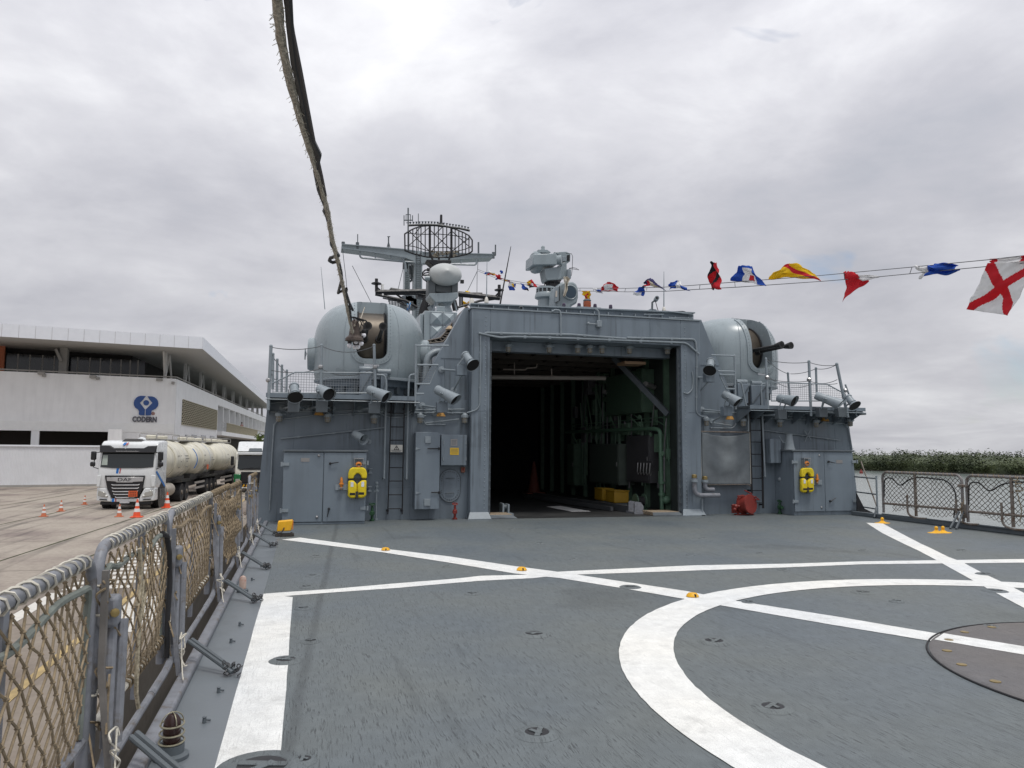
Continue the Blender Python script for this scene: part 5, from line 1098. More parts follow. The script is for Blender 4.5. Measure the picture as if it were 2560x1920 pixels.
    m = MB(); m.prism([onsurf(-.17, .34, .004), onsurf(.17, .34, .004), onsurf(.17, .27, .004), onsurf(-.17, .27, .004)], (0, -.008, 0)); m.build('data_plate', PATCH, t, local=True)
    return t
def loc_base(loc): return ZG0-loc[2]
turret('domed gun turret on the left with barrels pointing aft', (1.47, 18.75, 3.17), radians(-2), 1.86)
turret('domed gun turret on the right partly behind the hangar', (11.33, 18.75, 3.30), radians(11), 1.40)
# low clutter on the platforms behind the mesh
for lab, q, conv, Y in (('low grey deck box behind the mesh in front of the left turret', (800, 330, 890, 420), Z2, 17.3), ('low grey deck box right of the left turret base', (960, 350, 1010, 440), Z2, 17.35),
                     ('dark grey winch box below the right turret', (490, 590, 570, 680), Z4, 17.35), ('grey cable box below the right turret beside the ladder', (590, 600, 690, 680), Z4, 17.35)):
    a, c, b, d = rc(conv, *q, Y); t = thing('deck_box', lab, 'box', (a, Y, c)); slab(t, 'case', a, ZG0+.003, b, d, Y, Y+.25, GREY, .015)
    m = MB(); m.cyl(V(((a+b)/2-.15, Y+.1, d+.05)), V(((a+b)/2+.15, Y+.1, d+.05)), .07, 12); m.build('roller', GREY2, t); m = MB(); m.bar(V((a, Y-.01, ZG0+.1)), V((b, Y-.01, d-.05)), .03, .015); m.build('stay', GREYD, t)
a = W(*Z2(1290, 200), 18.4)
t = thing('vent_cowl', 'pale grey round ventilator beside the left turret', 'vent', a); m = MB(); m.lathe([(.02, -.15), (.30, -.13), (.34, -.05), (.34, .08), (.30, .12)], 28, Matrix.Translation(a) @ rotm((1, -.15, 0))); m.build('cowl', TGREY, t); m = MB(); m.bb((a.x-.12, a.y-.1, ZG0), (a.x+.12, a.y+.2, a.z-.2)); m.build('trunk', GREY, t)
b = W(*Z2(1385, 200), 18.0); t = thing('hose_elbow', 'thick grey elbow pipe above the left gallery', 'pipe', b); m = MB(); m.tube(fillet([b+V((.3, .2, .06)), b+V((.0, .1, .08)), b+V((-.22, .05, -.08)), b+V((-.26, 0, -.75))], .18, 6), .085, 12); m.build('pipe_run', GREY2, t)
m = MB(); m.bb((b.x-.1, 18.0, ZG0), (b.x+.7, 18.6, b.z-.22)); m.build('dark_plinth', GREYD, t)
# ================================================================== ROOF GEAR
YRF = 18.45
PURP = mat('beacon_purple', (.055, .035, .075), .25, var=.1)
for i, (q, lab) in enumerate((((670, 650), 'leftmost purple beacon lamp on the hangar roof'), ((820, 650), 'purple beacon lamp left of the orange beacon'), ((978, 657), 'purple beacon lamp right of the orange beacon'), ((1132, 665), 'rightmost purple beacon lamp on the hangar roof'))):
    p = W(*ZF(*q), YRF); t = thing('roof_beacon', lab, 'beacon', p, 'purple beacon lamps'); m = MB(); m.lathe([(.045, -.07), (.045, .05), (.03, .07), (.005, .075)], 14, Matrix.Translation(p)); m.build('lens', PURP, t)
    m = MB(); m.lathe([(.055, -.22), (.06, -.07), (.05, -.065)], 14, Matrix.Translation(p)); m.tube([p+V((.049*cos(a_), .049*sin(a_), 0)) for a_ in [2*pi*k/12 for k in range(12)]], .006, 5, closed=True); m.build('base', GREYD, t)
p = W(*ZF(900, 640), YRF); t = thing('roof_beacon', 'large orange glass beacon on the hangar roof', 'beacon', p)
m = MB(); m.lathe([(.10, -.12), (.105, .05), (.095, .09)], 20, Matrix.Translation(p)); m.build('lens', mat('orange_glass', (.28, .06, .015), .2, var=.15, vscale=20), t); m = MB(); m.lathe([(.10, .09), (.105, .12), (.08, .145), (.01, .15)], 20, Matrix.Translation(p)); m.build('cap', GREYD, t)
a0, c0, a1, c1 = rc(ZF, 805, 672, 1035, 728, YRF-.2); m = MB()
for q in (((a0, c0), (a0, c1)), ((a0, c1), (a1, c1)), ((a1, c1), (a1, c0))): m.bar(V((q[0][0], YRF-.2, q[0][1])), V((q[1][0], YRF-.2, q[1][1])), .05, .05, up=V((0, 1, 0)))
m.bb((a0, YRF-.18, c1-.02), (a1, YRF+.2, c1+.03)); m.build('stand', GREY2, t); m = MB(); m.bb((a0+.04, YRF-.1, c0), (a1-.04, YRF-.05, c1-.03)); m.build('lamp_panel', mat('dark_red', (.05, .02, .02), .4), t)
p = W(*ZF(1580, 580), YRF); t = thing('roof_camera', 'small grey camera on a post on the hangar roof', 'camera', p); m = MB(); m.cyl(p+V((.06, .14, 0)), p+V((-.02, -.10, 0)), .062, 16); m.build('housing', GREY2, t); m = MB(); m.cyl(p+V((-.02, -.101, 0)), p+V((-.022, -.108, 0)), .035, 14); m.build('lens', BLACK, t); m = MB(); m.tube([p+V((-.03, .02, -.05)), p+V((-.10, .02, -.10)), p+V((-.11, .02, -.34))], .028, 8); m.build('post', GREYD, t); m = MB(); m.tube([p+V((-.02, 0, -.06)), p+V((.02, 0, -.2)), p+V((.06, 0, -.33))], .01, 5); m.build('cable', BLACK, t); m = MB(); m.prism([p+V((-.28, 0, -.36)), p+V((.06, 0, -.36)), p+V((.0, 0, -.29)), p+V((-.16, 0, -.28))], (0, .2, 0)); m.build('foot', GREY2, t)
def whip(label, top, bot, Y, base=None, r=.012, mt_=GREY2):
    a, b = W(*top, Y), W(*bot, Y); t = thing('whip_antenna', label, 'antenna', b); m = MB(); m.tube([b, b.lerp(a, .5), a], [r*1.3, r, r*.5], 6); m.build('rod', mt_, t)
    if base: m = MB(); m.lathe([(base, -base*1.2), (base*.9, 0), (base*.5, base*1.3), (base*.3, base*1.5)], 14, Matrix.Translation(b)); m.build('insulator', mat('insulator', (.62, .60, .54), .4), t)
whip('whip antenna near the right end of the hangar roof', ZF(1658, 312), ZF(1658, 690), YRF, .055)
whip('whip antenna at the left end of the hangar roof', Z6(1725, 580), Z6(1720, 945), 19.5, .06)
whip('leaning whip antenna behind the left end of the hangar roof', Z6(1950, 437), Z6(1848, 985), 22, None, .02, BLACK)
whip('thin whip antenna standing left of the left gun turret', Z6(160, 630), Z6(197, 1030), 26, None, .012)
p = W(*Z6(1580, 945), 19.5); t = tag(MB().lathe([(.075, -.14), (.065, 0), (.04, .05), (.005, .055)], 14, Matrix.Translation(p)).build('antenna_base', MATS['insulator']), 'white dome insulator at the left end of the hangar roof', 'insulator')
p = W(*ZF(240, 675), 18.06); tag(MB().lathe([(.05, 0), (.05, .07), (.035, .08), (.035, .02), (.001, .02)], 16, Matrix.Translation(p) @ rotm((0, -1, 0))).build('fairlead', GREYD), 'small dark round fairlead on the left of the roof girder', 'fairlead')
pipe('roof_handrail', 'low grey pipe rail at the right end of the hangar roof', [[ZF(1705, 765), ZF(1945, 775), ZF(1948, 735), ZF(1700, 705)], [ZF(1460, 735), ZF(1655, 735)]], 18.1, .014, clips=False, cat='rail')
pipe('roof_cable', 'dark loose cable lying on the right of the hangar roof', [[ZF(1640, 700), ZF(1760, 708), ZF(1850, 703), ZF(1890, 718)]], 18.2, .012, BLACK, clips=False, cat='cable')
# cable tray climbing the sloping side of the hangar
t = thing('cable_tray', 'dark cable tray climbing the sloping hangar side', 'cable tray', W(*Z6(1300, 1330), 19.2)); m = MB()
P_ = [W(*Z6(*q), 19.2) for q in ((1130, 1335), (1285, 1300), (1330, 1250), (1450, 1090), (1535, 1005))]; Q_ = [W(*Z6(*q), 19.2) for q in ((1135, 1355), (1310, 1335), (1400, 1235), (1490, 1120), (1545, 1040))]
m.tube(P_, .022, 6); m.tube(Q_, .022, 6); m.build('side_rail', RUSTY, t)
for i in range(14): u = i/13*4; k = min(int(u), 3); m = MB(); m.bar(P_[k].lerp(P_[k+1], u-k), Q_[k].lerp(Q_[k+1], u-k)+V((.06, 0, 0)), .025, .03); m.build('rung', RUSTY, t)
m = MB(); m.tube([a_.lerp(b_, .4)+V((0, .05, .02)) for a_, b_ in zip(P_, Q_)], .03, 6); m.tube([a_.lerp(b_, .65)+V((0, .06, 0)) for a_, b_ in zip(P_, Q_)], .025, 6); m.build('cable', BLACK, t)
p = W(*Z6(1375, 1215), 18.9); tag(MB().lathe([(.03, .08), (.05, .07), (.11, .0), (.115, -.02), (.02, -.01)], 16, Matrix.Translation(p)).build('amber_lamp', mat('tan_shade', (.45, .33, .20), .45)), 'tan lamp shade under the cable tray by the launcher', 'lamp')
# ---- optical director
def zpoly(L_, Y): return [W(*ZO(*q), Y) for q in L_]
dr_ = thing('optical_director', 'grey fire-control director with a boxy head on the hangar roof', 'director', W(*ZO(440, 1620), 20.5))
c = W(*ZO(440, 1620), 20.5); u_ = (W(*ZO(540, 1620), 20.5)-c).length/100
m = MB(); m.lathe([(210*u_, -.6), (190*u_, 60*u_), (185*u_, 150*u_), (262*u_, 190*u_), (262*u_, 230*u_), (240*u_, 300*u_), (232*u_, 310*u_)], 40, Matrix.Translation(c)); m.build('pedestal', TGREY, dr_)
m = MB(); m.lathe([(222*u_, 305*u_), (210*u_, 400*u_)], 40, Matrix.Translation(c)); wb = m.build('window_band', mat('dark_glass', (.015, .018, .022), .15), dr_)
m = MB(); m.lathe([(232*u_, 395*u_), (225*u_, 440*u_), (120*u_, 450*u_)], 40, Matrix.Translation(c))
for k in range(14): a_ = 2*pi*k/14; m.bar(c+V((228*u_*cos(a_), 228*u_*sin(a_), 305*u_)), c+V((216*u_*cos(a_), 216*u_*sin(a_), 400*u_)), .03, .03)
m.build('window_frame', TGREY, wb)
m = MB(); m.lathe([(150*u_, 440*u_), (150*u_, 520*u_), (190*u_, 560*u_), (190*u_, 640*u_)], 20, Matrix.Translation(c+V((150*u_, 0, 0)))); m.build('slip_ring', BLACK, dr_)
m = MB()
for k in range(7): a_ = k*.9; m.tube([c+V((150*u_+200*u_*cos(a_), 200*u_*sin(a_), 450*u_)), c+V((150*u_+170*u_*cos(a_+.3), 170*u_*sin(a_+.3), 560*u_)), c+V((150*u_+205*u_*cos(a_+.5), 205*u_*sin(a_+.5), 630*u_))], .014, 5)
m.build('cable', BLACK, dr_)
m = MB(); m.prism(zpoly([(400, 690), (830, 640), (830, 940), (760, 970), (470, 985), (440, 920)], 20.25), (0, .5, 0)); m.build('yoke', TGREY, dr_, bevel=.02, seg=2)
m = MB(); m.prism(zpoly([(810, 560), (950, 540), (950, 900), (810, 945)], 20.3), (0, .4, 0)); m.build('yoke_arm', TGREY, dr_, bevel=.02, seg=2)
m = MB(); m.prism(zpoly([(125, 345), (700, 320), (720, 600), (115, 612)], 20.1), (0, .75, 0)); hd_ = m.build('head', TGREY, dr_, bevel=.025, seg=2)
pc = W(*ZO(250, 550), 20.5); m = MB(); m.lathe([(.02, -.02), (.26, 0), (.315, .05), (.325, .12), (.30, .22), (.02, .25)], 36, Matrix.Translation(pc+V((-.18, 0, 0))) @ rotm((1, .15, 0))); m.build('dish', TGREY, dr_)
pc = W(*ZO(755, 490), 20.2); m = MB(); m.lathe([(.02, -.13), (.125, -.12), (.135, -.05), (.135, .08), (.02, .10)], 28, Matrix.Translation(pc) @ rotm((1, -.55, 0))); m.build('sensor_drum', TGREY, dr_)
m = MB(); m.prism(zpoly([(640, 295), (940, 280), (1040, 330), (1030, 525), (830, 530), (830, 420)], 20.4), (0, .4, 0)); tb = m.build('top_box', TGREY, dr_, bevel=.015, seg=2)
m = MB(); m.prism(zpoly([(845, 400), (945, 395), (945, 515), (845, 520)], 20.3), (0, .12, 0)); m.build('connector', GREY2, tb, bevel=.006); m = MB(); m.prism(zpoly([(960, 370), (1020, 360), (1020, 500), (960, 500)], 20.36), (0, .05, 0)); m.build('slot_cover', BLACK, tb)
pc = W(*ZO(995, 830), 20.2); m = MB(); m.lathe([(.06, -.13), (.065, -.1), (.065, .12), (.03, .14)], 16, Matrix.Translation(pc)); m.build('motor', GREY2, dr_)
pc = W(*ZO(365, 250), 20.4); m = MB(); m.lathe([(.09, -.1), (.075, -.02), (.055, .04), (.055, .10), (.03, .125), (.001, .128)], 18, Matrix.Translation(pc)); m.prism(zpoly([(255, 300), (560, 300), (470, 240), (250, 235)], 20.3), (0, .25, 0)); m.build('top_sight', TGREY, dr_)
m = MB(); m.tube([W(*ZO(*q), 20.2) for q in ((930, 325), (1060, 335), (1090, 400), (1080, 700), (1060, 860), (1020, 940))], .008, 5); m.tube([W(*ZO(*q), 20.2) for q in ((1000, 690), (1100, 672), (1180, 690), (1245, 730), (1100, 705), (1010, 700))], .008, 5); m.build('loose_cable', BLACK, dr_)
st = thing('sight_housing', 'rounded grey sight housing with a round window on the hangar roof', 'sight housing', W(*ZO(940, 1600), 19.6))
m = MB(); m.prism(zpoly([(660, 1560), (680, 1210), (740, 1100), (840, 1020), (1100, 1010), (1190, 1060), (1230, 1180), (1235, 1400), (1200, 1540), (1060, 1610), (1040, 1800), (660, 1800)], 19.4), (0, .6, 0)); m.build('case', TGREY, st, bevel=.06, seg=3, angle=45)
pc = W(*ZO(1035, 1275), 19.38); m = MB(); m.lathe([(.165, .0), (.19, .02), (.215, .0), (.215, -.06)], 36, Matrix.Translation(pc) @ rotm((.1, -1, 0))); m.build('window_ring', TGREY, st); m = MB(); m.lathe([(.168, .012), (.001, .014)], 36, Matrix.Translation(pc) @ rotm((.1, -1, 0))); m.build('window', mat('sight_glass', (.035, .06, .085), .12, var=.05), st)
m = MB(); m.prism(zpoly([(650, 1150), (755, 1130), (755, 1490), (645, 1530)], 19.33), (0, .06, 0)); m.build('side_panel', GREY2, st, bevel=.01); m = MB(); m.tube(zpoly([(765, 1125), (768, 1480), (670, 1535)], 19.32), .012, 6); m.build('gasket', BLACK, st); m = MB(); m.prism(zpoly([(672, 1240), (715, 1235), (712, 1385), (668, 1395)], 19.325), (0, -.005, 0)); m.build('label_plate', mat('label_cream', (.55, .5, .44), .5), st)
CRM = mat('cream_cloth', (.52, .48, .40), .85, var=.1)
def ragf(L_, R_l, Y):
    def f(u, v):
        k = v*(len(L_)-1); i = min(int(k), len(L_)-2); fr = k-i; a = W(*ZO(*L_[i]), Y).lerp(W(*ZO(*L_[i+1]), Y), fr); b = W(*ZO(*R_l[i]), Y).lerp(W(*ZO(*R_l[i+1]), Y), fr); return a.lerp(b, u)+V((0, -.05*sin(u*7)-.04*noise.noise(V((u*3, v*4, 1))), 0))
    return f
m = MB(); m.grid(ragf([(860, 900), (870, 980), (895, 1060), (890, 1200), (850, 1370)], [(945, 890), (1020, 960), (965, 1060), (960, 1210), (890, 1390)], 19.2), 8, 24); tag(m.build('cloth_streamer', CRM, normals=False, solid=.003), 'cream cloth streamer tied in front of the sight housing', 'streamer')

# ================================================================== LAUNCHER, RADARS, MAST
la = thing('missile_launcher', 'grey box launcher with pyramid cell covers behind the hangar', 'launcher', W(*Z6(1300, 1330), 24))
a0, c0, a1, c1 = rc(Z6, 1165, 1048, 1432, 1330, 24.0); slab(la, 'body', a0-.1, c0-.6, a1+.05, c1, 24.05, 26.5, TGREY, .02); slab(la, 'side_fin', a0-.22, c0-.5, a0-.11, c1-.08, 24.2, 26, TGREY, .02)
for q in ((1195, 1060, 1303, 1172), (1310, 1064, 1418, 1175), (1195, 1184, 1303, 1300), (1310, 1188, 1418, 1305), (1195, 1312, 1303, 1425), (1310, 1316, 1418, 1430)):
    a, c, b, d = rc(Z6, *q, 24.0); m = MB(); ctr = V(((a+b)/2, 23.86, (c+d)/2)); vs = [V((a, 24.02, c)), V((b, 24.02, c)), V((b, 24.02, d)), V((a, 24.02, d)), ctr]; m.add(vs, [(0, 1, 4), (1, 2, 4), (2, 3, 4), (3, 0, 4), (3, 2, 1, 0)]); cv = m.build('cell_cover', TGREY, la, angle=10)
    m = MB()
    for s_, e_ in ((0, 1), (1, 2), (2, 3), (3, 0)): m.bar(vs[s_], vs[e_], .03, .03)
    m.build('cell_frame', GREY2, cv)
slab(la, 'top_box', W(*Z6(1255, 1000), 24.3).x, W(*Z6(1255, 1046), 24.3).z, W(*Z6(1330, 1000), 24.3).x, W(*Z6(1255, 998), 24.3).z, 24.3, 24.8, TGREY, .01)
fc = thing('tracking_radar', 'tracking radar with a white oval dish above the launcher', 'radar', W(*Z6(1320, 1040), 27))
pc = W(*Z6(1335, 697), 26.9); ux = (W(*Z6(1435, 697), 26.9)-pc).length/100
m = MB(); Mx = Matrix.Translation(pc) @ Matrix.Diagonal((155*ux, 155*ux, 105*ux, 1)) @ rotm((0, -1, .12)); m.lathe([(.93, -.45), (1.0, -.3), (1.0, -.1), (.95, .12), (.8, .33), (.55, .50), (.25, .61), (.1, .68), (.001, .70)], 48, Mx); m.build('dish', mat('radome_white', (.47, .49, .48), .4, var=.06), fc, angle=50)
def zb(root, name, q, Y0, Y1_, mt_, bev=.02): a, c, b, d = rc(Z6, *q, Y0); return slab(root, name, a, c, b, d, Y0, Y1_, mt_, bev)
DG = mat('radar_dark_grey', (.11, .125, .13), .45, var=.12)
zb(fc, 'yoke_arm', (1172, 740, 1240, 900), 27.0, 27.6, DG); zb(fc, 'yoke_arm', (1395, 750, 1452, 920), 27.0, 27.6, DG); zb(fc, 'gimbal', (1240, 770, 1395, 870), 27.1, 27.6, DG)
m = MB(); m.prism([W(*Z6(*q), 26.8) for q in ((1180, 880), (1450, 870), (1452, 915), (1400, 960), (1240, 965), (1182, 905))], (0, .9, 0)); m.build('base_block', TGREY, fc, bevel=.02)
m = MB(); pb = W(*Z6(1325, 1000), 27.2); m.lathe([(.30, -.22), (.22, .0), (.30, .16)], 20, Matrix.Translation(pb)); m.build('pedestal', TGREY, fc)
m = MB()
for q in (((1240, 960), (1215, 1050)), ((1330, 950), (1330, 1050)), ((1415, 950), (1440, 1050)), ((1290, 950), (1370, 1045)), ((1380, 950), (1290, 1045))): m.tube([W(*Z6(*q[0]), 27), W(*Z6(*q[1]), 27)], .035, 6)
m.tube([W(*Z6(*q), 27.3) for q in ((1190, 1000), (1220, 1060), (1225, 1180))], .12, 10); m.build('leg', GREY2, fc)
m = MB(); a, b = W(*Z6(1140, 738), 26.9), W(*Z6(1185, 738), 26.9); m.cyl(a, b, .085, 14); m.build('side_sensor', TGREY, fc)
m = MB(); m.tube(fillet([W(*Z6(*q), 27) for q in ((1185, 655), (1140, 660), (1115, 690), (1120, 710), (1180, 705))], .05), .03, 6); m.build('waveguide', BLACK, fc); m = MB(); m.tube([W(*Z6(*q), 27) for q in ((1180, 680), (1135, 690), (1110, 720), (1130, 750), (1160, 770))], .025, 6); m.build('waveguide', BLACK, fc); m = MB(); m.box(W(*Z6(1490, 770), 27), (.12, .12, .12)); m.build('sensor_box', BLACK, fc); m = MB(); m.box(W(*Z6(1172, 657), 27), (.1, .1, .1)); m.build('sensor_box', BLACK, fc)
# lattice search radar
sr = thing('search_radar', 'black lattice search radar antenna on the mast', 'radar', W(*ZM(600, 860), 33))
top = [(75, 415), (150, 365), (230, 325), (330, 292), (480, 280), (680, 288), (800, 312), (900, 345), (1020, 395), (1100, 440), (1152, 512)]; bot = [(80, 680), (160, 712), (250, 742), (430, 782), (560, 790), (680, 785), (800, 790), (920, 772), (1060, 742), (1120, 715), (1152, 690)]
def interp(L_, x):
    for (x0_, y0_), (x1_, y1_) in zip(L_, L_[1:]):
        if x0_ <= x <= x1_: return y0_+(y1_-y0_)*(x-x0_)/(x1_-x0_)
    return L_[0][1] if x < L_[0][0] else L_[-1][1]
def ydep(x): return 33.0+.9*(1-((x-612)/545.0)**2)
def zmp(x, y, dd=0): return W(*ZM(x, y), ydep(x)+dd)
m = MB(); m.tube([zmp(*q) for q in top], .035, 6); m.tube([zmp(*q) for q in bot], .035, 6); m.tube([zmp(75, 415), zmp(80, 680)], .035, 6); m.tube([zmp(1152, 512), zmp(1152, 690)], .035, 6); m.build('rim', BLACK, sr)
for x in (140, 205, 268, 335, 402, 475, 547, 612, 685, 745, 820, 880, 938, 993, 1048, 1100):
    th = .055 if x in (475, 820) else .024; yt, yb = interp(top, x), interp(bot, x); m = MB(); m.tube([zmp(x, yt), zmp(x, (yt+yb)/2, .12), zmp(x, yb)], th, 6); m.build('slat', BLACK, sr)
for pts in ([(140, 400), (240, 415), (400, 420), (620, 415), (820, 435), (1000, 460), (1110, 510)], [(85, 600), (210, 610), (340, 650), (480, 690), (700, 695), (900, 690), (1050, 655), (1150, 600)], [(480, 635), (700, 630), (880, 640)]):
    m = MB(); m.tube([zmp(*q, .1) for q in pts], .02, 5); m.build('stringer', BLACK, sr)
for a, b in (((150, 370), (470, 690)), ((475, 300), (150, 590)), ((490, 360), (830, 680)), ((820, 370), (500, 690)), ((830, 690), (1100, 480)), ((840, 380), (1130, 640)), ((230, 420), (330, 300)), ((680, 300), (560, 420))):
    m = MB(); m.tube([zmp(*a, .35), zmp(*b, .35)], .022, 5); m.build('brace', BLACK, sr)
m = MB(); fb = [(135, 278), (330, 268), (480, 268), (620, 275), (800, 305), (950, 325), (1112, 362)]; m.tube([W(*ZM(*q), 32.4) for q in fb], .05, 6); fdb = m.build('feed_bar', BLACK, sr)
m = MB(); 
for i in range(20): x = 165+i*48.5; y = interp(fb, x)-22; p = W(*ZM(x, y), 32.4); m.lathe([(.06, -.06), (.02, .02), (.055, .08)], 6, Matrix.Translation(p))
m.build('feed_horns', GREYD, fdb)
p = W(*ZM(655, 260), 32.7); m = MB(); m.lathe([(.19, -.08), (.13, .03), (.06, .08), (.055, .42), (.03, .44)], 14, Matrix.Translation(p)); m.build('top_cap', BLACK, sr)
m = MB(); m.prism([W(*ZM(*q), 33.2) for q in ((420, 820), (820, 830), (820, 880), (640, 930), (540, 930))], (0, .7, 0)); m.build('turning_gear', BLACK, sr, bevel=.03); m = MB()
for q in (((470, 690), (520, 830)), ((820, 690), (780, 830)), ((620, 780), (620, 830))): m.tube([W(*ZM(*q[0]), 33.6), W(*ZM(*q[1]), 33.6)], .05, 6)
m.build('leg', BLACK, sr)
m = MB(); 
for i in range(26): x = 470+rnd.random()*440; y = 690+rnd.random()*85; m.box(W(*ZM(x, y), 33.7), (rnd.uniform(.05, .16), .1, rnd.uniform(.04, .10)))
m.build('waveguide_clutter', mat('rusty_white', (.25, .22, .17), .7, var=.4, vscale=9), sr)
# mast
ms = thing('main_mast', 'grey main mast with a long cross yard', 'mast', W(*Z6(1080, 1050), 38)); YM = 38.0
m = MB(); m.prism([W(*Z6(*q), YM) for q in ((1043, 480), (1117, 480), (1112, 1150), (1036, 1150))], (0, .8, 0)); m.build('column', TGREY, ms); m = MB(); m.prism([W(*Z6(*q), YM+1.5) for q in ((952, 520), (1002, 520), (996, 1150), (943, 1150))], (0, .7, 0)); m.build('column', TGREY, ms)
m = MB(); m.prism([W(*Z6(*q), YM-.05) for q in ((355, 413), (520, 428), (945, 462), (1050, 478), (1120, 490), (1780, 508), (1783, 542), (1250, 565), (1150, 575), (1120, 600), (1045, 600), (1035, 575), (960, 545), (640, 492), (355, 455))], (0, .9, 0)); m.build('yard', TGREY, ms)
m = MB(); m.tube([W(*Z6(*q), YM-.1) for q in ((355, 416), (945, 465), (1050, 481))], .035, 5); m.tube([W(*Z6(*q), YM-.1) for q in ((1120, 492), (1780, 511))], .035, 5); m.tube([W(*Z6(*q), YM-.1) for q in ((355, 453), (640, 489), (960, 542))], .035, 5); m.build('yard_flange', GREY2, ms)
m = MB(); m.tube(fillet([W(*Z6(*q), YM) for q in ((525, 485), (528, 545), (950, 582), (1200, 600))], .25), .05, 6); m.tube(fillet([W(*Z6(*q), YM) for q in ((1390, 606), (1625, 612), (1628, 555))], .25), .05, 6); 
for q in (((672, 500), (672, 556)), ((818, 520), (818, 570)), ((1480, 560), (1480, 608))): m.tube([W(*Z6(*q[0]), YM), W(*Z6(*q[1]), YM)], .035, 5)
m.tube(fillet([W(*Z6(*q), YM) for q in ((920, 550), (955, 600), (958, 680))], .4), .06, 6); m.build('foot_rail', GREY2, ms)
m = MB()
for i in range(30): y = 510+i*20; m.tube([W(*Z6(1058, y), YM-.08), W(*Z6(1098, y), YM-.08)], .014, 4); m.tube([W(*Z6(958, y+60), YM+1.42), W(*Z6(990, y+60), YM+1.42)], .014, 4)
m.tube([W(*Z6(1058, 500), YM-.08), W(*Z6(1058, 1100), YM-.08)], .02, 4); m.tube([W(*Z6(1098, 500), YM-.08), W(*Z6(1098, 1100), YM-.08)], .02, 4); m.build('rungs', GREYD, ms)
m = MB()
for a, b, r_ in (((982, 75), (982, 500), .04), ((943, 145), (943, 240), .025), ((1023, 145), (1023, 200), .025), ((962, 135), (962, 200), .02), ((1003, 135), (1003, 200), .02), ((943, 190), (1023, 190), .03), ((962, 137), (1003, 137), .02), ((962, 215), (1003, 215), .02), ((1078, 128), (1078, 480), .02), ((506, 322), (506, 430), .025), ((797, 350), (797, 450), .035), ((785, 345), (812, 345), .025), ((797, 390), (782, 450), .02), ((797, 390), (812, 450), .02), ((1645, 398), (1645, 505), .05), ((1805, 422), (1805, 520), .04), ((1790, 520), (1806, 518), .05), ((370, 395), (370, 415), .09), ((504, 400), (504, 460), .09), ((1785, 492), (1785, 550), .08)):
    m = MB(); m.tube([W(*Z6(*a), YM), W(*Z6(*b), YM)], r_, 5); m.build('aerial', GREYD, ms)
m = MB(); 
for a, b in (((362, 455), (398, 760)), ((398, 760), (415, 1000)), ((945, 600), (885, 850)), ((1005, 600), (1020, 650)), ((1640, 560), (1636, 660)), ((1636, 665), (1540, 860)), ((1632, 665), (1630, 870)), ((455, 620), (650, 1000))): m = MB(); m.tube([W(*Z6(*a), YM), W(*Z6(*b), YM)], .014, 4); m.build('stay_wire', GREYD, ms)
m = MB(); 
for q, s_ in (((1022, 660), .35), ((955, 620), .25), ((1020, 720), .2)): m.box(W(*Z6(*q), YM+.8), (s_, .3, s_*1.2))
m.tube([W(*Z6(1000, 720), YM+1), W(*Z6(1045, 700), YM+.4)], .06, 6); m.tube(fillet([W(*Z6(*q), YM+1) for q in ((1000, 770), (1015, 755), (1045, 720))], .3), .06, 6); m.build('mast_fitting', GREYD, ms)
# black boom frame of the lower aerials
bf = thing('aerial_boom', 'black spreader booms of the wire aerials amidships', 'aerial boom', W(*Z6(1200, 980), 30)); YB = 30.0
for L_, r_ in (([(672, 868), (1180, 858)], .07), ([(676, 885), (1080, 885), (1180, 905)], .04), ([(815, 836), (1080, 880)], .04), ([(672, 888), (960, 950), (1070, 1015)], .045), ([(860, 880), (1000, 985)], .03), ([(700, 880), (690, 825), (750, 880)], .03), ([(683, 742), (683, 862)], .05), ([(815, 836), (815, 850)], .03),
               ([(1455, 880), (1845, 925)], .075), ([(1455, 905), (1845, 938)], .03), ([(1450, 1012), (1660, 950), (1842, 925)], .04), ([(1465, 878), (1680, 880)], .03), ([(1840, 800), (1840, 915)], .05), ([(1800, 910), (1840, 870)], .03), ([(1470, 880), (1470, 1010)], .03), ([(1490, 890), (1490, 1010)], .03), ([(742, 925), (920, 960), (960, 1000)], .02), ([(800, 925), (800, 960)], .02), ([(850, 940), (940, 990)], .02)):
    m = MB(); m.tube([W(*Z6(*q), YB) for q in L_], r_*1.35, 6); m.build('boom', BLACK, bf)
m = MB(); m.prism([W(*Z6(*q), YB) for q in ((1060, 870), (1190, 850), (1230, 900), (1210, 945), (1150, 930), (1075, 915))], (0, .4, 0)); m.build('gusset_plate', BLACK, bf)
m = MB(); m.tube([W(*Z6(*q), YB) for q in ((1160, 915), (1120, 1040), (1095, 1200))], .15, 10); m.build('exhaust_pipe', RUBBER, bf); m = MB(); m.tube([W(*Z6(*q), YB) for q in ((1245, 940), (1180, 1030), (1130, 1130))], .13, 10); m.build('exhaust_pipe', RUBBER, bf); m = MB(); m.tube([W(*Z6(*q), YB) for q in ((1410, 950), (1430, 1040))], .12, 10); m.build('exhaust_pipe', RUBBER, bf)
for q in ((683, 770), (1840, 832)): m = MB(); p = W(*Z6(*q), YB); m.lathe([(.04, -.12), (.2, -.1), (.2, -.06), (.04, 0)], 10, Matrix.Translation(p)); m.build('spreader_disc', BLACK, bf)
m = MB(); a, b = W(*Z6(740, 795), YB), W(*Z6(742, 905), YB); m.tube([b, a], .06, 8); tag(m.build('white_antenna', WHITE), 'short white rod antenna left of the lower boom', 'antenna')
LAT = thing('lattice_platform', 'low grey lattice platform behind the left turret', 'platform', W(*Z6(900, 980), 34)); m = MB()
for i in range(9): x = 800+i*28; m.tube([W(*Z6(x, 925+i*4), 34), W(*Z6(x+10, 1040), 34)], .02, 4); m.tube([W(*Z6(800, 935+i*12), 34), W(*Z6(1030, 960+i*10), 34)], .018, 4)
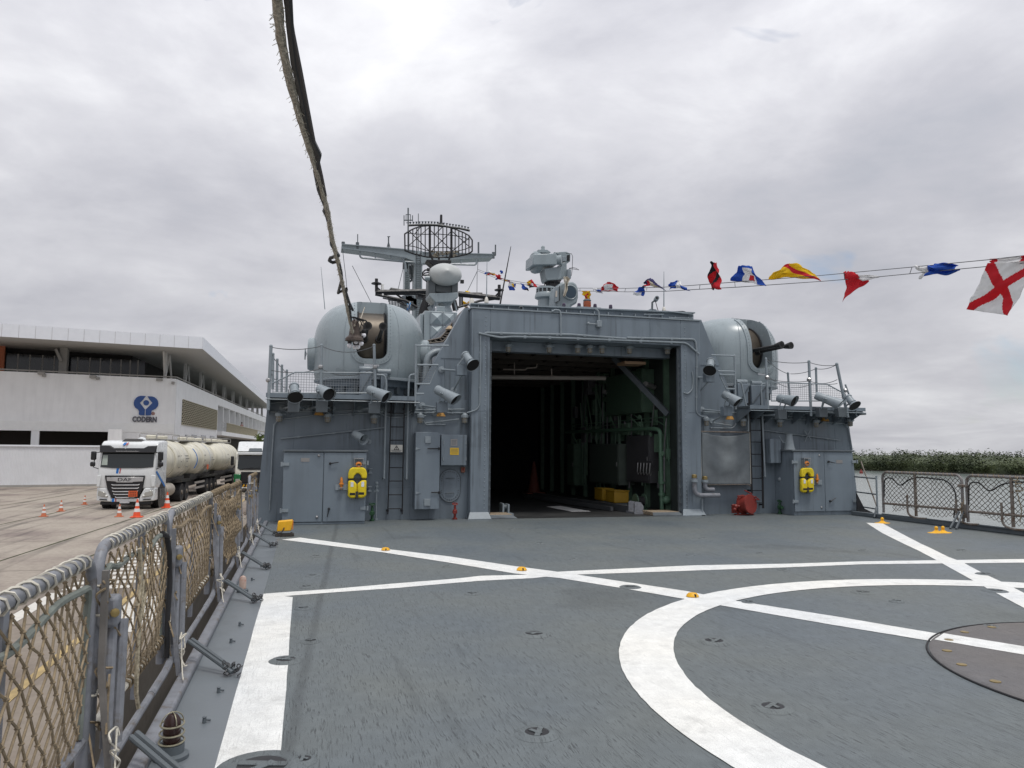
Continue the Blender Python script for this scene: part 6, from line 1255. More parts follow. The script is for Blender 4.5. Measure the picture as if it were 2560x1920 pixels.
for i in range(16): m.box(W(*Z6(900+rnd.random()*140, 930+rnd.random()*90), 34.5), (rnd.uniform(.1, .4), .3, rnd.uniform(.1, .35)))
m.build('lattice', GREYD, LAT)
# ================================================================== DECK-EDGE NETS (left side)
def at(px, py, zd): d = ray(px, py); return CAM+d*(zd/FPX)
m = MB(); m.bb((-.765, -9, .0), (-.685, 16.9, .055)); tag(m.build('deck_coaming', GALV, bevel=.015, seg=2), 'low grey coaming bar along the left deck edge', 'coaming')
m = MB(); m.bb((13.24, -9, .0), (13.36, 16.3, .10)); tag(m.build('deck_coaming', GREYD, bevel=.015, seg=2), 'low dark coaming bar along the right deck edge', 'coaming')
def net_mesh(P, s0, s1, z0, z1, a, b, r, knot, mt_, parent, seed, jit=.010):
    ni = max(2, int((s1-s0)/a)); nj = max(2, int((z1-z0)/b)); a = (s1-s0)/ni; b = (z1-z0)/nj; rg = random.Random(seed)
    nd = {}
    for i in range(ni+1):
        for j in range(nj+1):
            e_ = 0 < i < ni and 0 < j < nj
            nd[i, j] = P(s0+i*a+(rg.uniform(-jit, jit) if e_ else 0), z0+j*b+(rg.uniform(-jit, jit) if e_ else 0))
    m = MB()
    def run(i, j, di):
        pts = []
        while 0 <= i <= ni and 0 <= j <= nj: pts.append(nd[i, j]); i += di; j += 1
        if len(pts) > 1: m.tube(pts, r, 4 if r < .004 else 5, cap=False)
    for di in (1, -1):
        for i in range(ni+1):
            if i % 2 == 0: run(i, 0, di)
        st_ = 0 if di > 0 else ni
        for j in range(1, nj+1):
            if (st_+j) % 2 == 0: run(st_, j, di)
    if knot:
        for (i, j), p in nd.items():
            if (i+j) % 2 == 0: m.lathe([(.001, -knot), (knot*.9, 0), (.001, knot)], 5, Matrix.Translation(p))
    return m.build('net', mt_, parent)
def helix(p0, p1, rad, r, turns, mt_, parent, name='lashing', jit=.25):
    d = (p1-p0); n = int(turns*9); ax = d.normalized().orthogonal().normalized(); ay = d.normalized().cross(ax); m = MB(); pts = []
    for i in range(n+1):
        u = i/n; an = 2*pi*turns*(u+jit/turns*noise.noise(V((u*turns*1.3, p0.y, 0)))); pts.append(p0+d*u+(ax*cos(an)+ay*sin(an))*rad)
    m.tube(pts, r, 4); return m.build(name, mt_, parent)
XF = -.90
PAN = [(1.55, 3.82, 'nearest net panel at the lower left corner of the picture', 0.0, 1.06), (3.93, 5.72, 'net panel second from the camera on the left deck edge', 0.0, 1.09), (5.80, 8.28, 'net panel third from the camera on the left deck edge', .0, 1.09),
       (8.34, 10.5, 'net panel fourth from the camera with a bunched net', -.02, 1.07), (10.56, 12.75, 'net panel fifth from the camera leaning outward', -.06, 1.02), (14.6, 16.6, 'farthest net panel on the left beside the superstructure', -.04, 1.04)]
for k, (y0, y1, lab, lean, zt) in enumerate(PAN):
    t = thing('safety_net', lab, 'safety net', (XF, y0, 0), 'safety nets along the deck edges')
    def P(s, z, lean=lean): return V((XF+lean*z, s, z))
    R_ = .13; cr_ = [P(y0, .10), P(y0, zt-R_)]+[P(y0+R_-R_*cos(a_), zt-R_+R_*sin(a_)) for a_ in [pi/2*i/6 for i in range(1, 7)]]+[P(y1-R_+R_*sin(a_), zt-R_+R_*cos(a_)) for a_ in [pi/2*i/6 for i in range(0, 7)]]+[P(y1, .10)]
    m = MB(); m.tube(cr_, .0265, 12); m.build('frame', GALV, t)
    ym = (y0+y1)/2+.08; m = MB(); m.bar(P(ym, .12), P(ym, zt-.02), .05, .032, up=V((1, 0, 0))); m.build('mid_post', GALV, t)
    m = MB(); m.tube([P(y0, .27), P(y1, .27)], .022, 9); m.build('bottom_rail', ROPEW if k in (1, 2) else GALV, t)
    bg_ = (.09, .10, .09, .12, .10, .05)[k]
    def PN(s, z, y0=y0, y1=y1, zt=zt, P=P, bg_=bg_):
        u = (s-y0)/(y1-y0); v = (z-.2)/(zt-.2); p = P(s, z); w_ = 16*u*(1-u)*v*(1-v)
        return p+V((bg_*w_*.6+.03*noise.noise(V((s*2.4, z*2.4, k))), .05*noise.noise(V((s*2, z*2, 4)))*w_, -.06*noise.noise(V((s*1.5, 7, k)))*(1-v)))
    net_mesh(PN, y0+.04, y1-.04, .24, zt-.05, .064 if k < 3 else .062, .056 if k < 3 else .056, .005 if k < 2 else .005, (.0125 if k < 2 else .0115) if k < 4 else 0, CORD, t, k+3, .012)
    if k == 3:
        def PB(s, z): p = PN(s, z); return p+V((.10+.03*sin(z*22), 0, 0))
        net_mesh(PB, y0+.3, y1-.75, .34, .98, .045, .04, .006, .011, CORD, t, 77, .012)
    helix(P(y0+.12, zt), P(y1-.1, zt), .033, .0055 if k < 3 else .007, (y1-y0)/.105*(1 if k < 3 else 1.5), ROPEW if k < 3 else CORD, t)
    if k in (1, 2, 3): helix(P(y0+.7, .27), P(y1-.05, .27), .030, .008, 14, CORD, t, 'lashing')
    # heavy border rope of the net
    br = [P(y0+.03, .35), P(y0+.05, zt-.25)]+[P(y0+.1+(y1-y0-.2)*u, zt-.09-.05*sin(pi*u)-.02*sin(u*14))+V((.02, 0, 0)) for u in [i/14 for i in range(15)]]+[P(y1-.05, zt-.3), P(y1-.04, .9-.3), P(y1-.06, .3)]
    m = MB(); m.tube(fillet(br, .06, 3), .0155, 7); m.build('border_rope', (mat('rope_greygreen', (.17, .19, .17), .85, var=.25, vscale=12) if k in (0, 1) else CORD), t)
    if k in (1,):
        m = MB(); m.tube([P(y1-.32, zt-.09)+V((.03, 0, 0)), P(y1-.20, zt-.12)+V((.04, 0, 0)), P(y1-.10, zt-.25)+V((.045, 0, 0)), P(y1-.06, .65)+V((.05, 0, 0)), P(y1-.09, .45)+V((.05, 0, 0)), P(y1-.05, .15)+V((.05, 0, 0))], .017, 8); m.build('black_hose', RUBBER, t)
        m = MB(); m.tube([P(4.62, 1.0)+V((.045, 0, 0)), P(4.66, .85)+V((.05, 0, 0)), P(4.60, .7)+V((.05, 0, 0)), P(4.68, .62)+V((.06, 0, 0)), P(4.72, .75)+V((.06, 0, 0)), P(4.66, .82)+V((.06, 0, 0)), P(4.64, .45)+V((.055, 0, 0)), P(4.66, .22)+V((.055, 0, 0)), P(4.72, .12)+V((.06, 0, 0))], .012, 6); m.build('hanging_rope', mat('rope_speckled', (.40, .35, .25), .9, var=.55, vscale=60), t)
# hinge posts, struts and chains at the joints
STR = [(3.90, 'nearest'), (5.76, 'second'), (8.31, 'third'), (10.53, 'fourth'), (12.85, 'fifth'), (14.52, 'sixth')]
for k, (yj, nm) in enumerate(STR):
    t = thing('net_support', nm+' hinged net support from the camera on the left deck edge', 'net support', (-.8, yj, 0), 'hinged supports of the left nets')
    a = V((-.845, yj+.05, .80)); m = MB(); m.box(a, (.085, .11, .14)); m.build('hinge_block', GALV, t, bevel=.018, seg=2)
    m = MB(); m.lathe([(.020, 0), (.020, .016), (.008, .02)], 8, Matrix.Translation(a+V((.03, -.045, .0))) @ rotm((.4, -1, 0))); m.build('bolt', BRASS, t)
    for s_ in (0, 1):
        m = MB(); m.tube([a+V((.01+s_*.035, .01+s_*.05, -.05)), V((-.815+s_*.03, yj-.04+s_*.06, .22))], .025, 10); m.build('strut', GALV, t)
    m = MB(); m.bar(V((-.845, yj-.06, 1.0)), V((-.84, yj-.07, .55)), .034, .026, up=V((1, 0, 0))); m.bar(V((-.84, yj-.07, .56)), V((-.77, yj-.10, .03)), .034, .026, up=V((1, 0, 0))); m.build('flat_bar', GALV if k else mat('old_grey', (.16, .15, .14), .6, var=.25, vscale=10), t)
    for z in (.93, .80, .45): m = MB(); m.tube([V((-.90, yj, z))+V((.035*cos(b_), .055*sin(b_), .006*sin(3*b_))) for b_ in [2*pi*i/12 for i in range(12)]], .006, 4, closed=True); m.build('lashing', ROPEW, t)
    m = MB(); m.tube(fillet([V((-.83, yj-.75, .10)), V((-.83, yj-.20, .10)), V((-.83, yj+.12, .16)), V((-.83, yj+.14, .62))], .16, 6), .024, 9); m.box(V((-.83, yj+.14, .64)), (.06, .075, .08)); m.build('bent_pipe', GALV, t)
    # short brace down to the deck, chained at its foot
    f = V((-.43, yj-.12, .03)); u_ = V((-.75, yj+.16, .19))
    for s_ in (0, 1): m = MB(); o_ = V((.015, .05, .0))*s_; m.tube([u_+o_, f+o_], .015, 8); m.build('brace', GREYD, t)
    m = MB(); rg = random.Random(k)
    for i in range(16):
        c = f+V((rg.uniform(-.06, .06), rg.uniform(-.03, .09), rg.uniform(-.01, .05))); d = V((rg.uniform(-1, 1), rg.uniform(-1, 1), rg.uniform(-.6, .6))).normalized(); e_ = d.orthogonal().normalized(); m.tube([c+d*.022*cos(b_)+e_*.013*sin(b_) for b_ in [2*pi*i_/8 for i_ in range(8)]], .0045, 4, closed=True)
    ch = m.build('chain', mat('chain_dark', (.06, .062, .065), .45, metal=.3), t); ch['kind'] = 'stuff'
    m = MB(); rg = random.Random(k+40)
    p = V((-.77, yj-.05, .30)); pts = [p]
    for i in range(14): pts.append(V((-.77+rg.uniform(-.03, .05), yj-.10+rg.uniform(-.09, .10), .30-.016*i+rg.uniform(-.05, .05))))
    m.tube(fillet(pts, .03, 3), .005, 4); m.tube(sag(p, V((-.70, yj-.4, .08)), .06, 6), .004, 4); m.build('loose_cord', ROPEW, t)
    for q in range(3):                       # more cord ends, looped and knotted round the posts
        m = MB(); z_ = (.90, .52, .30)[q]; pts = [V((-.86+rg.uniform(-.04, .06), yj+rg.uniform(-.10, .12), z_+rg.uniform(-.06, .06))) for i in range(9)]; pts.append(V((-.80, yj+rg.uniform(-.2, .1), z_-.22))); m.tube(fillet(pts, .04, 3), .0055, 4); m.build('loose_cord', CORD, t)
m = MB(); m.tube([V((-.83, -4, .10)), V((-.83, 16.8, .10))], .021, 9); t = tag(m.build('edge_pipe', GALV), 'grey pipe running along the left deck edge below the nets', 'pipe')
# black power cable coil near the nearest support
# ================================================================== right-hand nets
def xr(y): return 13.34-.02*(15.4-y)
PANR = [(12.98, 15.30, 'net panel on the right deck edge nearest the superstructure', 1.10), (10.45, 12.86, 'net panel at the right border of the picture', 1.10), (7.9, 10.33, 'net panel beyond the right border', 1.10)]
for k, (y0, y1, lab, zt) in enumerate(PANR):
    t = thing('safety_net', lab, 'safety net', (13.3, y0, 0), 'safety nets along the deck edges')
    def P(s, z): return V((xr(s), s, z))
    R_ = .15; cr_ = [P(y0, .14), P(y0, zt-R_)]+[P(y0+R_-R_*cos(a_), zt-R_+R_*sin(a_)) for a_ in [pi/2*i/6 for i in range(1, 7)]]+[P(y1-R_+R_*sin(a_), zt-R_+R_*cos(a_)) for a_ in [pi/2*i/6 for i in range(0, 7)]]+[P(y1, .14)]
    m = MB(); m.tube(cr_, .030, 10); m.build('frame', mat('net_frame_worn', (.20, .19, .185), .55, var=.2, vscale=9, grime=((.12, .08, .055), 6, .52, .6)), t)
    ym = y0+(y1-y0)*.56; m = MB(); m.bar(P(ym, .14), P(ym, zt), .055, .035, up=V((1, 0, 0))); m.build('mid_post', RUSTY, t)
    m = MB(); m.tube([P(y0, .38), P(y1, .36)], .026, 8); m.build('bottom_rail', RUSTY, t)
    def PN(s, z): return P(s, z)+V((-.03*noise.noise(V((s*2, z*2, 9+k))), .03*noise.noise(V((s*2.3, z*2, 2))), -.02*noise.noise(V((s*3, 1, k)))))
    net_mesh(PN, y0+.05, y1-.05, .40, zt-.06, .062, .05, .0062, .0115, CORDD, t, 20+k, .012)
    def PD(s, z): u = (s-y0)/(y1-y0); return P(s, .40-(.40-z)*(.35+.65*abs(sin(u*5+k*2))))+V((-.05*(.40-z), 0, 0))
    net_mesh(PD, y0+.1, y1-.3, .17, .40, .055, .05, .0055, 0, RUSTY, t, 30+k, .015)
    m = MB(); br = [P(y1-.03, .5), P(y1-.06, zt-.15), P(y1-.3, zt-.12), P(y1-.55, zt-.32), P(y1-.85, zt-.14), P((y0+y1)/2, zt-.08), P(y0+.4, zt-.12), P(y0+.2, zt-.3), P(y0+.16, .6), P(y0+.25, .2)]
    m.tube(fillet(br, .12, 4), .015, 6); m.build('border_rope', RUBBER, t)
    helix(P(y0+.15, zt), P(y1-.15, zt), .034, .006, 17, CORD, t)
    for yy in (y0+.02, ym+.1):
        m = MB(); m.tube(fillet([P(yy+.10, .60)+V((-.05, 0, 0)), P(yy+.10, .16)+V((-.05, 0, 0)), P(yy-.15, .10)+V((-.05, 0, 0)), P(yy-.45, .12)+V((-.05, 0, 0))], .12, 5), .022, 8); m.build('bent_pipe', RUSTY, t)
    a = P(y0, 0); m = MB(); m.tube([V((a.x-.06, y0+.04, .34)), V((a.x-.45, y0-.1, .02))], .022, 7); m.tube([V((a.x-.06, y0-.06, .34)), V((a.x-.40, y0-.2, .02))], .022, 7); m.build('brace', GREYD, t)
    m = MB(); m.bb((a.x-.04, y0-.10, .22), (a.x+.04, y0+.03, .5)); m.box((a.x-.02, y0-.04, .88), (.07, .22, .06)); m.build('hinge_block', RUSTY, t, bevel=.01)
    m = MB(); rg = random.Random(90+k); pts = [P(y0-.04, .6)]
    for i in range(16): pts.append(P(y0-.05+rg.uniform(-.06, .06), .55-.028*i+rg.uniform(-.05, .05))+V((-.08+rg.uniform(-.03, .03), 0, 0)))
    m.tube(fillet(pts, .04, 3), .008, 5); m.build('loose_cord', CORD, t)
    m = MB(); m.tube([P(y0-.05, .05)+V((-.05, 0, .06)), P(y1, .05)+V((-.05, 0, .06))], .018, 7); m.build('edge_pipe', GREYD, t)
m = MB(); rg = random.Random(3); pts = [V((xr(11.6)-.03, 11.62, 1.12))]
for i in range(18): pts.append(V((xr(11.6)-.05+rg.uniform(-.03, .03), 11.6+rg.uniform(-.10, .10), 1.1-.018*i+rg.uniform(-.05, .05))))
pts += [V((xr(11.6)-.06, 11.55, .5)), V((xr(11.6)-.06, 11.6, .25))]
m.tube(fillet(pts, .03, 3), .009, 5); tag(m.build('tied_rope', CORD), 'tangle of tan rope tied on the right-hand net rail', 'rope')
t = thing('guard_rail', 'short dark guard rail between right locker and net', 'guard rail', (13.5, 15.9, 0))
for q in (385, 548, 700): p = XP(*Z5(515, q+14), 13.42); m = MB(); m.tube([V((13.42, 15.6, p.z)), V((13.72, 16.9, p.z+.01))], .018, 7); m.build('rail', GREYD, t)
m = MB(); m.tube([V((13.42, 15.6, .02)), V((13.42, 15.6, 1.0))], .022, 8); m.build('post', GREY2, t); m = MB(); m.tube([V((13.62, 16.35, 1.33)), V((13.45, 15.65, .25))], .018, 6); m.build('stay', RUSTY, t)
m = MB(); m.tube([V((13.40, 15.6, .25)), V((13.15, 15.4, .02))], .022, 7); m.build('brace', GREYD, t)
m = MB(); m.prism([V((13.38, 16.25, .01)), V((13.95, 16.25, .01))]+[V((13.95-.57*sin(a_), 16.25, .65-.64*cos(a_)+.0)) for a_ in []]+[V((13.60, 16.25, .16)), V((13.45, 16.25, .42)), V((13.38, 16.25, .55))], (0, .03, 0)); tag(m.build('corner_bracket', BLACK), 'black curved bracket plate at the right corner of the superstructure', 'bracket')

# ================================================================== small things on the deck
def padeye(label, p, two):
    t = thing('deck_padeye', label, 'padeye', (p.x, p.y, 0)); m = MB(); m.lathe([(.17, 0), (.16, .005), (.085, .015), (.036, .045), (.03, .075)], 20, Matrix.Translation(V((p.x-(.08 if two else 0), p.y, .002))) @ Matrix.Diagonal((1.1, .7, 1, 1)))
    if two: m.lathe([(.17, 0), (.16, .005), (.085, .015), (.036, .045), (.03, .075)], 20, Matrix.Translation(V((p.x+.08, p.y, .001))) @ Matrix.Diagonal((1.1, .7, 1, 1)))
    m.build('base', YEL, t); m = MB()
    for s_ in ((-1, 1) if two else (0,)): m.sph(V((p.x+s_*.08, p.y, .095)), .036, 12, 8)
    m.build('knob', YEL, t)
padeye('single yellow padeye at the far end of the right diagonal line', G(*Z5(605, 862)), False); padeye('double yellow padeye near the right-hand net', G(*Z5(1200, 962)), True)
for lab, q in (('yellow dome marker on the diagonal line nearest the left locker', ZD(943, 250)), ('yellow dome marker where the diagonal meets the cross line', ZD(1826, 380)), ('yellow dome marker at the left edge of the landing circle', ZC(632, 406))):
    p = G(*q); t = thing('deck_marker', lab, 'deck marker', p, 'yellow dome markers'); m = MB(); m.lathe([(.068, .010), (.064, .022), (.044, .044), (.001, .052)], 18, Matrix.Translation(V((p.x, p.y, 0)))); m.build('dome', YEL, t); m = MB(); m.bb((p.x-.008, p.y-.069, .015), (p.x+.008, p.y-.045, .04)); m.build('slot', BLACK, t)
p = V((-.3, 14.32, 0)); t = thing('deck_light', 'yellow box light on a dark foot at the deck corner', 'deck light', p)
m = MB(); m.prism([p+V((-.13, -.09, .09)), p+V((.12, -.09, .10)), p+V((.14, -.09, .29)), p+V((-.11, -.09, .27))], (0, .18, 0)); m.build('housing', YEL, t, bevel=.015, seg=2); m = MB(); m.bb(p+V((.131, -.07, .12)), p+V((.15, .07, .27))); m.build('lens', ORG, t)
m = MB(); m.bb(p+V((-.15, -.10, .01)), p+V((.17, .10, .045))); 
for xx in (-.13, .12): m.cyl(p+V((xx, -.12, .03)), p+V((xx, .12, .03)), .028, 10)
m.tube([p+V((0, -.10, .16)), p+V((-.05, -.12, .06))], .010, 6); m.build('foot', mat('foot_brown', (.05, .042, .035), .6), t)
p = V((-.60, 4.27, 0)); t = thing('cage_light', 'caged dark red deck light at the lower left', 'deck light', p)
m = MB(); m.lathe([(.085, .003), (.085, .02), (.062, .03), (.062, .07), (.055, .075)], 22, Matrix.Translation(p)); m.build('base', GREYD, t)
m = MB(); m.lathe([(.042, .07), (.043, .16), (.038, .19), (.022, .212), (.001, .22)], 20, Matrix.Translation(p)); m.build('lens', mat('red_glass_dark', (.030, .012, .010), .22), t); m = MB()
for z, r_ in ((.085, .060), (.125, .058), (.168, .056)): m.tube([p+V((r_*cos(b_), r_*sin(b_), z+.006*sin(b_))) for b_ in [2*pi*i/20 for i in range(20)]], .0048, 6, closed=True)
for b0 in (0.5, 2.07): m.tube([p+V((.056*cos(b0)*cos(b_), .056*sin(b0)*cos(b_), .17+.055*sin(b_))) for b_ in [pi*i/10 for i in range(11)]], .003, 5)
m.build('cage', mat('cage_brass', (.30, .28, .20), .45, metal=.4, var=.2, vscale=40), t)
p = V((-.60, 8.87, 0)); t = thing('cage_light', 'small pale domed deck light by the left net supports', 'deck light', p); m = MB(); m.lathe([(.06, .003), (.06, .03), (.04, .04)], 16, Matrix.Translation(p)); m.build('base', GREYD, t); m = MB(); m.lathe([(.036, .04), (.037, .14), (.028, .165), (.001, .18)], 16, Matrix.Translation(p)); m.build('lens', mat('pale_glass', (.48, .36, .30), .3, grime=((.4, .12, .08), 14, .5, .6)), t)
for i, (x, y) in enumerate(((-.50, 4.75), (-.48, 5.3), (-.52, 6.6), (-.5, 7.2), (-.55, 9.6))): m = MB(); m.lathe([(.012, .003), (.010, .03), (.014, .035), (.004, .04)], 8, Matrix.Translation(V((x, y, 0)))); m.cyl(V((x, y, .02)), V((x+.03, y+.02, .01)), .006, 6); tag(m.build('deck_stud', GREYD), ('stud nearest the caged deck light on the left deck edge', 'second stud from the camera on the left deck edge', 'third stud from the camera on the left deck edge', 'fourth stud from the camera on the left deck edge', 'farthest stud on the left deck edge')[i], 'stud')

# ================================================================== overhead rope with lamp cluster
ZK = lambda a, b: (640+a/1.844, b/1.844)
def invdep(py): return 1/(.4545+(.1053-.4545)*min(max(py, -400), 838)/838.0)
def rp_(L_): return [at(*ZK(*q), invdep(ZK(*q)[1])) for q in L_]
rope = rp_([(98, 0), (115, 180), (150, 350), (190, 500), (230, 630), (265, 740), (300, 860), (330, 980), (350, 1100), (375, 1195), (395, 1290), (415, 1390), (430, 1470), (446, 1535)])
d0 = (rope[0]-rope[2]).normalized(); rope = [rope[0]+d0*9, rope[0]+d0*3]+rope
t = thing('overhead_rope', 'frayed white rope with black cable strung above the deck', 'rope', rope[-1])
ROPEF = mat('rope_frayed', (.37, .335, .275), .95, var=.6, vscale=75, bump=.5, bscale=90, grime=((.16, .10, .06), 18, .58, .6))
def dense(P_, k=6):
    o = []
    for i in range(len(P_)-1):
        for j in range(k): o.append(P_[i].lerp(P_[i+1], j/k))
    return o+[P_[-1]]
rd = dense(rope, 10); m = MB(); m.tube(rd, [.0155+.004*noise.noise(p*17) for p in rd], 9); m.build('core_rope', ROPEF, t)
m = MB(); rg = random.Random(8)
for i in range(420):                         # frayed strands
    k_ = rg.randrange(18, len(rd)-1); p = rd[k_].lerp(rd[k_+1], rg.random()); d = V((rg.uniform(-1, 1), rg.uniform(-1, 1), rg.uniform(-1, 1))).normalized(); m.tube([p+d*.015, p+d*.030+V((0, rg.uniform(-.01, .01), -.006))], .0012, 3, cap=False)
fz = m.build('frayed_strands', ROPEW, t); fz['kind'] = 'stuff'
m = MB(); bc = dense(rp_([(130, 0), (138, 120), (160, 300), (195, 450), (220, 580), (245, 650), (278, 715), (262, 790), (280, 880), (312, 960), (305, 975), (318, 1000), (335, 1060), (340, 1130), (372, 1180)])+rp_([(335, 1190), (330, 1202), (345, 1212), (372, 1205), (385, 1260), (388, 1290), (372, 1352), (412, 1330), (408, 1350), (425, 1400), (440, 1430), (425, 1410), (432, 1480)]), 3)
bc = [bc[0]+d0*3]+bc; m.tube([p+V((.012, -.012, 0)) for p in bc], [.0125]*len(bc), 7); m.build('power_cable', BLACK, t)
m = MB(); dc = rp_([(145, 20), (165, 150), (200, 320), (235, 500), (270, 680), (300, 810), (318, 900)]); dc = [dc[0]+d0*3]+dc; m.tube(dc, .010, 6); m.build('thin_line', mat('rope_brown', (.06, .052, .05), .8), t)
ce = rope[-1]; tt = W(*Z6(571, 1012), 17.9); m = MB(); m.tube(dense([ce+V((.02, 0, .1)), ce.lerp(tt, .12)+V((0, 0, -.05)), ce.lerp(tt, .5)-V((0, 0, .06)), tt], 5), .010, 6); m.build('hauling_line', ROPEF, t)
lc = thing('lamp_cluster', 'cluster of white bulbs hanging from the overhead rope', 'lamp cluster', ce); zd = 9.5
c = at(*Z6(475, 1290), zd); m = MB(); m.lathe([(.02, .22), (.05, .18), (.07, .02), (.11, -.02), (.115, -.05), (.09, -.055)], 16, Matrix.Translation(c)); m.build('lamp_holder', mat('holder_brown', (.07, .05, .04), .6, var=.3, vscale=30), lc)
BULB = mat('frosted_bulb', (.80, .80, .84), .3, var=0)
for i, q in enumerate(((430, 1372), (490, 1335), (508, 1385), (540, 1352), (563, 1275), (480, 1385))):
    p = at(*Z6(*q), zd+.05*(i % 3)); m = MB(); m.sph(p, .030 if i else .032, 14, 9); b_ = m.build('bulb', BULB, lc); m = MB(); m.lathe([(.022, .025), (.03, .06), (.02, .075)], 10, Matrix.Translation(p)); m.build('socket', BLACK, b_)
m = MB(); rg = random.Random(4)
for i in range(7): q0 = c+V((rg.uniform(-.04, .10), 0, .15)); m.tube([ce+V((rg.uniform(-.02, .02), 0, .20)), q0+V((rg.uniform(-.05, .08), rg.uniform(-.05, .05), .06)), q0+V((rg.uniform(-.05, .10), 0, -.06)), c+V((rg.uniform(-.1, .12), 0, -.03))], .006, 5)
m.build('tangled_wire', BLACK, lc)

# ================================================================== DRESSING LINES AND FLAGS
FA, FB = W(*Z6(1640, 662), 38.0), at(2560, 650, 9.0)
def FP(q): return PLN(*q, FA, FB)
FN = V((FB.y-FA.y, -(FB.x-FA.x), 0)).normalized()
hal = thing('flag_halyards', 'pair of thin lines carrying the signal flags', 'halyard', FP(ZF(1660, 507)))
up_ = [Z6(1640, 655), ZF(30, 372), ZF(145, 400), ZF(440, 448), ZF(820, 475), ZF(1300, 477), ZF(1660, 465), ZG(60, 293), ZG(330, 272), ZG(860, 232), ZG(1480, 175), ZG(2000, 125), ZG(2212, 100)]
lo_ = [Z6(1640, 670), ZF(30, 388), ZF(145, 418), ZF(440, 468), ZF(820, 503), ZF(1300, 512), ZF(1660, 507), ZG(60, 320), ZG(370, 303), ZG(920, 265), ZG(1290, 235), ZG(1760, 190), ZG(2212, 148)]
for L_ in (up_, lo_):
    pts = [FP(q) for q in L_]; ext = (pts[-1]-pts[-3]).normalized(); pts.append(pts[-1]+ext*8); m = MB(); m.tube(pts, [.010]*4+[.008]*5+[.0055]*(len(pts)-9), 5); m.build('line', WIRE, hal)
for q0, q1 in ((ZF(830, 476), ZF(828, 503)), (ZF(962, 477), ZF(965, 507)), (ZF(1280, 478), ZF(1272, 510)), (ZF(1490, 472), ZF(1487, 500)), (ZF(2015, 445), ZF(2008, 490)), (ZG(128, 290), ZG(125, 318)), (ZG(352, 272), ZG(355, 303)), (ZG(1055, 215), ZG(1058, 252)), (ZG(1492, 175), ZG(1478, 215))):
    m = MB(); m.tube([FP(q0), FP(q1)], .006, 4); m.build('spacer', WIRE, hal)
FM = [mat('flag_'+n_, c_, .8, var=.06, vscale=12) for n_, c_ in (('white', (.84, .84, .84)), ('red', (.66, .02, .035)), ('blue', (.025, .11, .52)), ('yellow', (.88, .62, .012)), ('black', (.02, .02, .028)), ('navy', (.05, .045, .16)), ('cream', (.66, .60, .48)), ('skyblue', (.10, .38, .68)))]
for f_ in FM:                                # thin bunting lets some light through
    nt_ = f_.node_tree; b_ = nt_.nodes['Principled BSDF']; tr_ = nt_.nodes.new('ShaderNodeBsdfTranslucent'); ms_ = nt_.nodes.new('ShaderNodeMixShader'); ms_.inputs[0].default_value = .4
    nt_.links.new(b_.inputs['Base Color'].links[0].from_socket, tr_.inputs[0]); nt_.links.new(b_.outputs[0], ms_.inputs[1]); nt_.links.new(tr_.outputs[0], ms_.inputs[2]); nt_.links.new(ms_.outputs[0], nt_.nodes['Material Output'].inputs[0])
def flag(label, TL, TR, BR, BL, fn, arch=0.0, wave=.06, fr=5.0, nu=22, nv=16, seed=1, edge=0.0, parent=None):
    a, b, c, d = FP(TL), FP(TR), FP(BR), FP(BL); size = max((b-a).length, (d-a).length)
    def f(u, v):
        p = a.lerp(b, u).lerp(d.lerp(c, u), v); p = p+V((0, 0, 1))*arch*size*4*u*(1-u)*(1-.35*v)
        wv = size*wave*(sin(u*fr+v*2.2+seed)+.6*sin(v*fr*1.3-u*3+seed*2))+size*.06*noise.noise(V((u*3.5, v*3.5, seed)))+size*.016*noise.noise(V((u*7+v*4, v*6, seed)))+size*.007*sin((u*.8+v)*15+seed)
        e_ = size*edge*noise.noise(V((u*4, v*4, seed+9)))
        return p+FN*wv+V((0, 0, e_))+(b-a).normalized()*e_*.6
    m = MB(); m.grid(f, nu*2, nv*2, 0, fn); o = m.build('signal_flag', FM, normals=False, angle=180, solid=.003) if parent is None else m.build('fold', FM, parent, normals=False, angle=180, solid=.003); return tag(o, label, 'flag', 'signal flags on the dressing lines') if parent is None else o
Wt, Rd, Bl, Ye, Bk, Nv, Cr, Sk = range(8)
f1 = flag('white signal flag with a red diagonal cross at the right border', ZG(2000, 150), ZG(2330, 115), ZG(2112, 487), ZG(1838, 445), lambda u, v: Rd if (abs(u-v) < .13 or abs(u+v-1) < .13) else Wt, 0, .05, 3.5, 40, 30, 1, .02)
flag('folded white and red flap above the red cross flag', ZG(1995, 122), ZG(2260, 95), ZG(2260, 132), ZG(2005, 160), lambda u, v: Rd if u < .14 or u > .78 else Wt, 0, .03, 5, 20, 5, 2, parent=f1)
flag('white and blue signal flag second from the right border', ZG(1515, 160), ZG(1740, 150), ZG(1772, 195), ZG(1530, 250), lambda u, v: Wt if u < .42-.15*v else Bl, 0, .10, 7, 26, 14, 3, .10)
f2 = flag('red and white swallow-tailed signal flag hanging down', ZG(1048, 207), ZG(1112, 206), ZG(1190, 265), ZG(1055, 400), lambda u, v: Rd, 0, .07, 5, 14, 20, 4, .10)
flag('white tail streaming from the red swallow-tailed flag', ZG(1128, 232), ZG(1210, 222), ZG(1294, 236), ZG(1180, 266), lambda u, v: Wt, 0, .05, 5, 12, 6, 5, parent=f2)
flag('yellow signal flag with a red diagonal band', ZG(640, 190), ZG(770, 165), ZG(912, 266), ZG(566, 256), lambda u, v: Rd if -.02 < (u*.75+.10-v*.55+.14*(u-.5)) - .22 < .20 else Ye, .13, .05, 4, 30, 20, 6, .05)
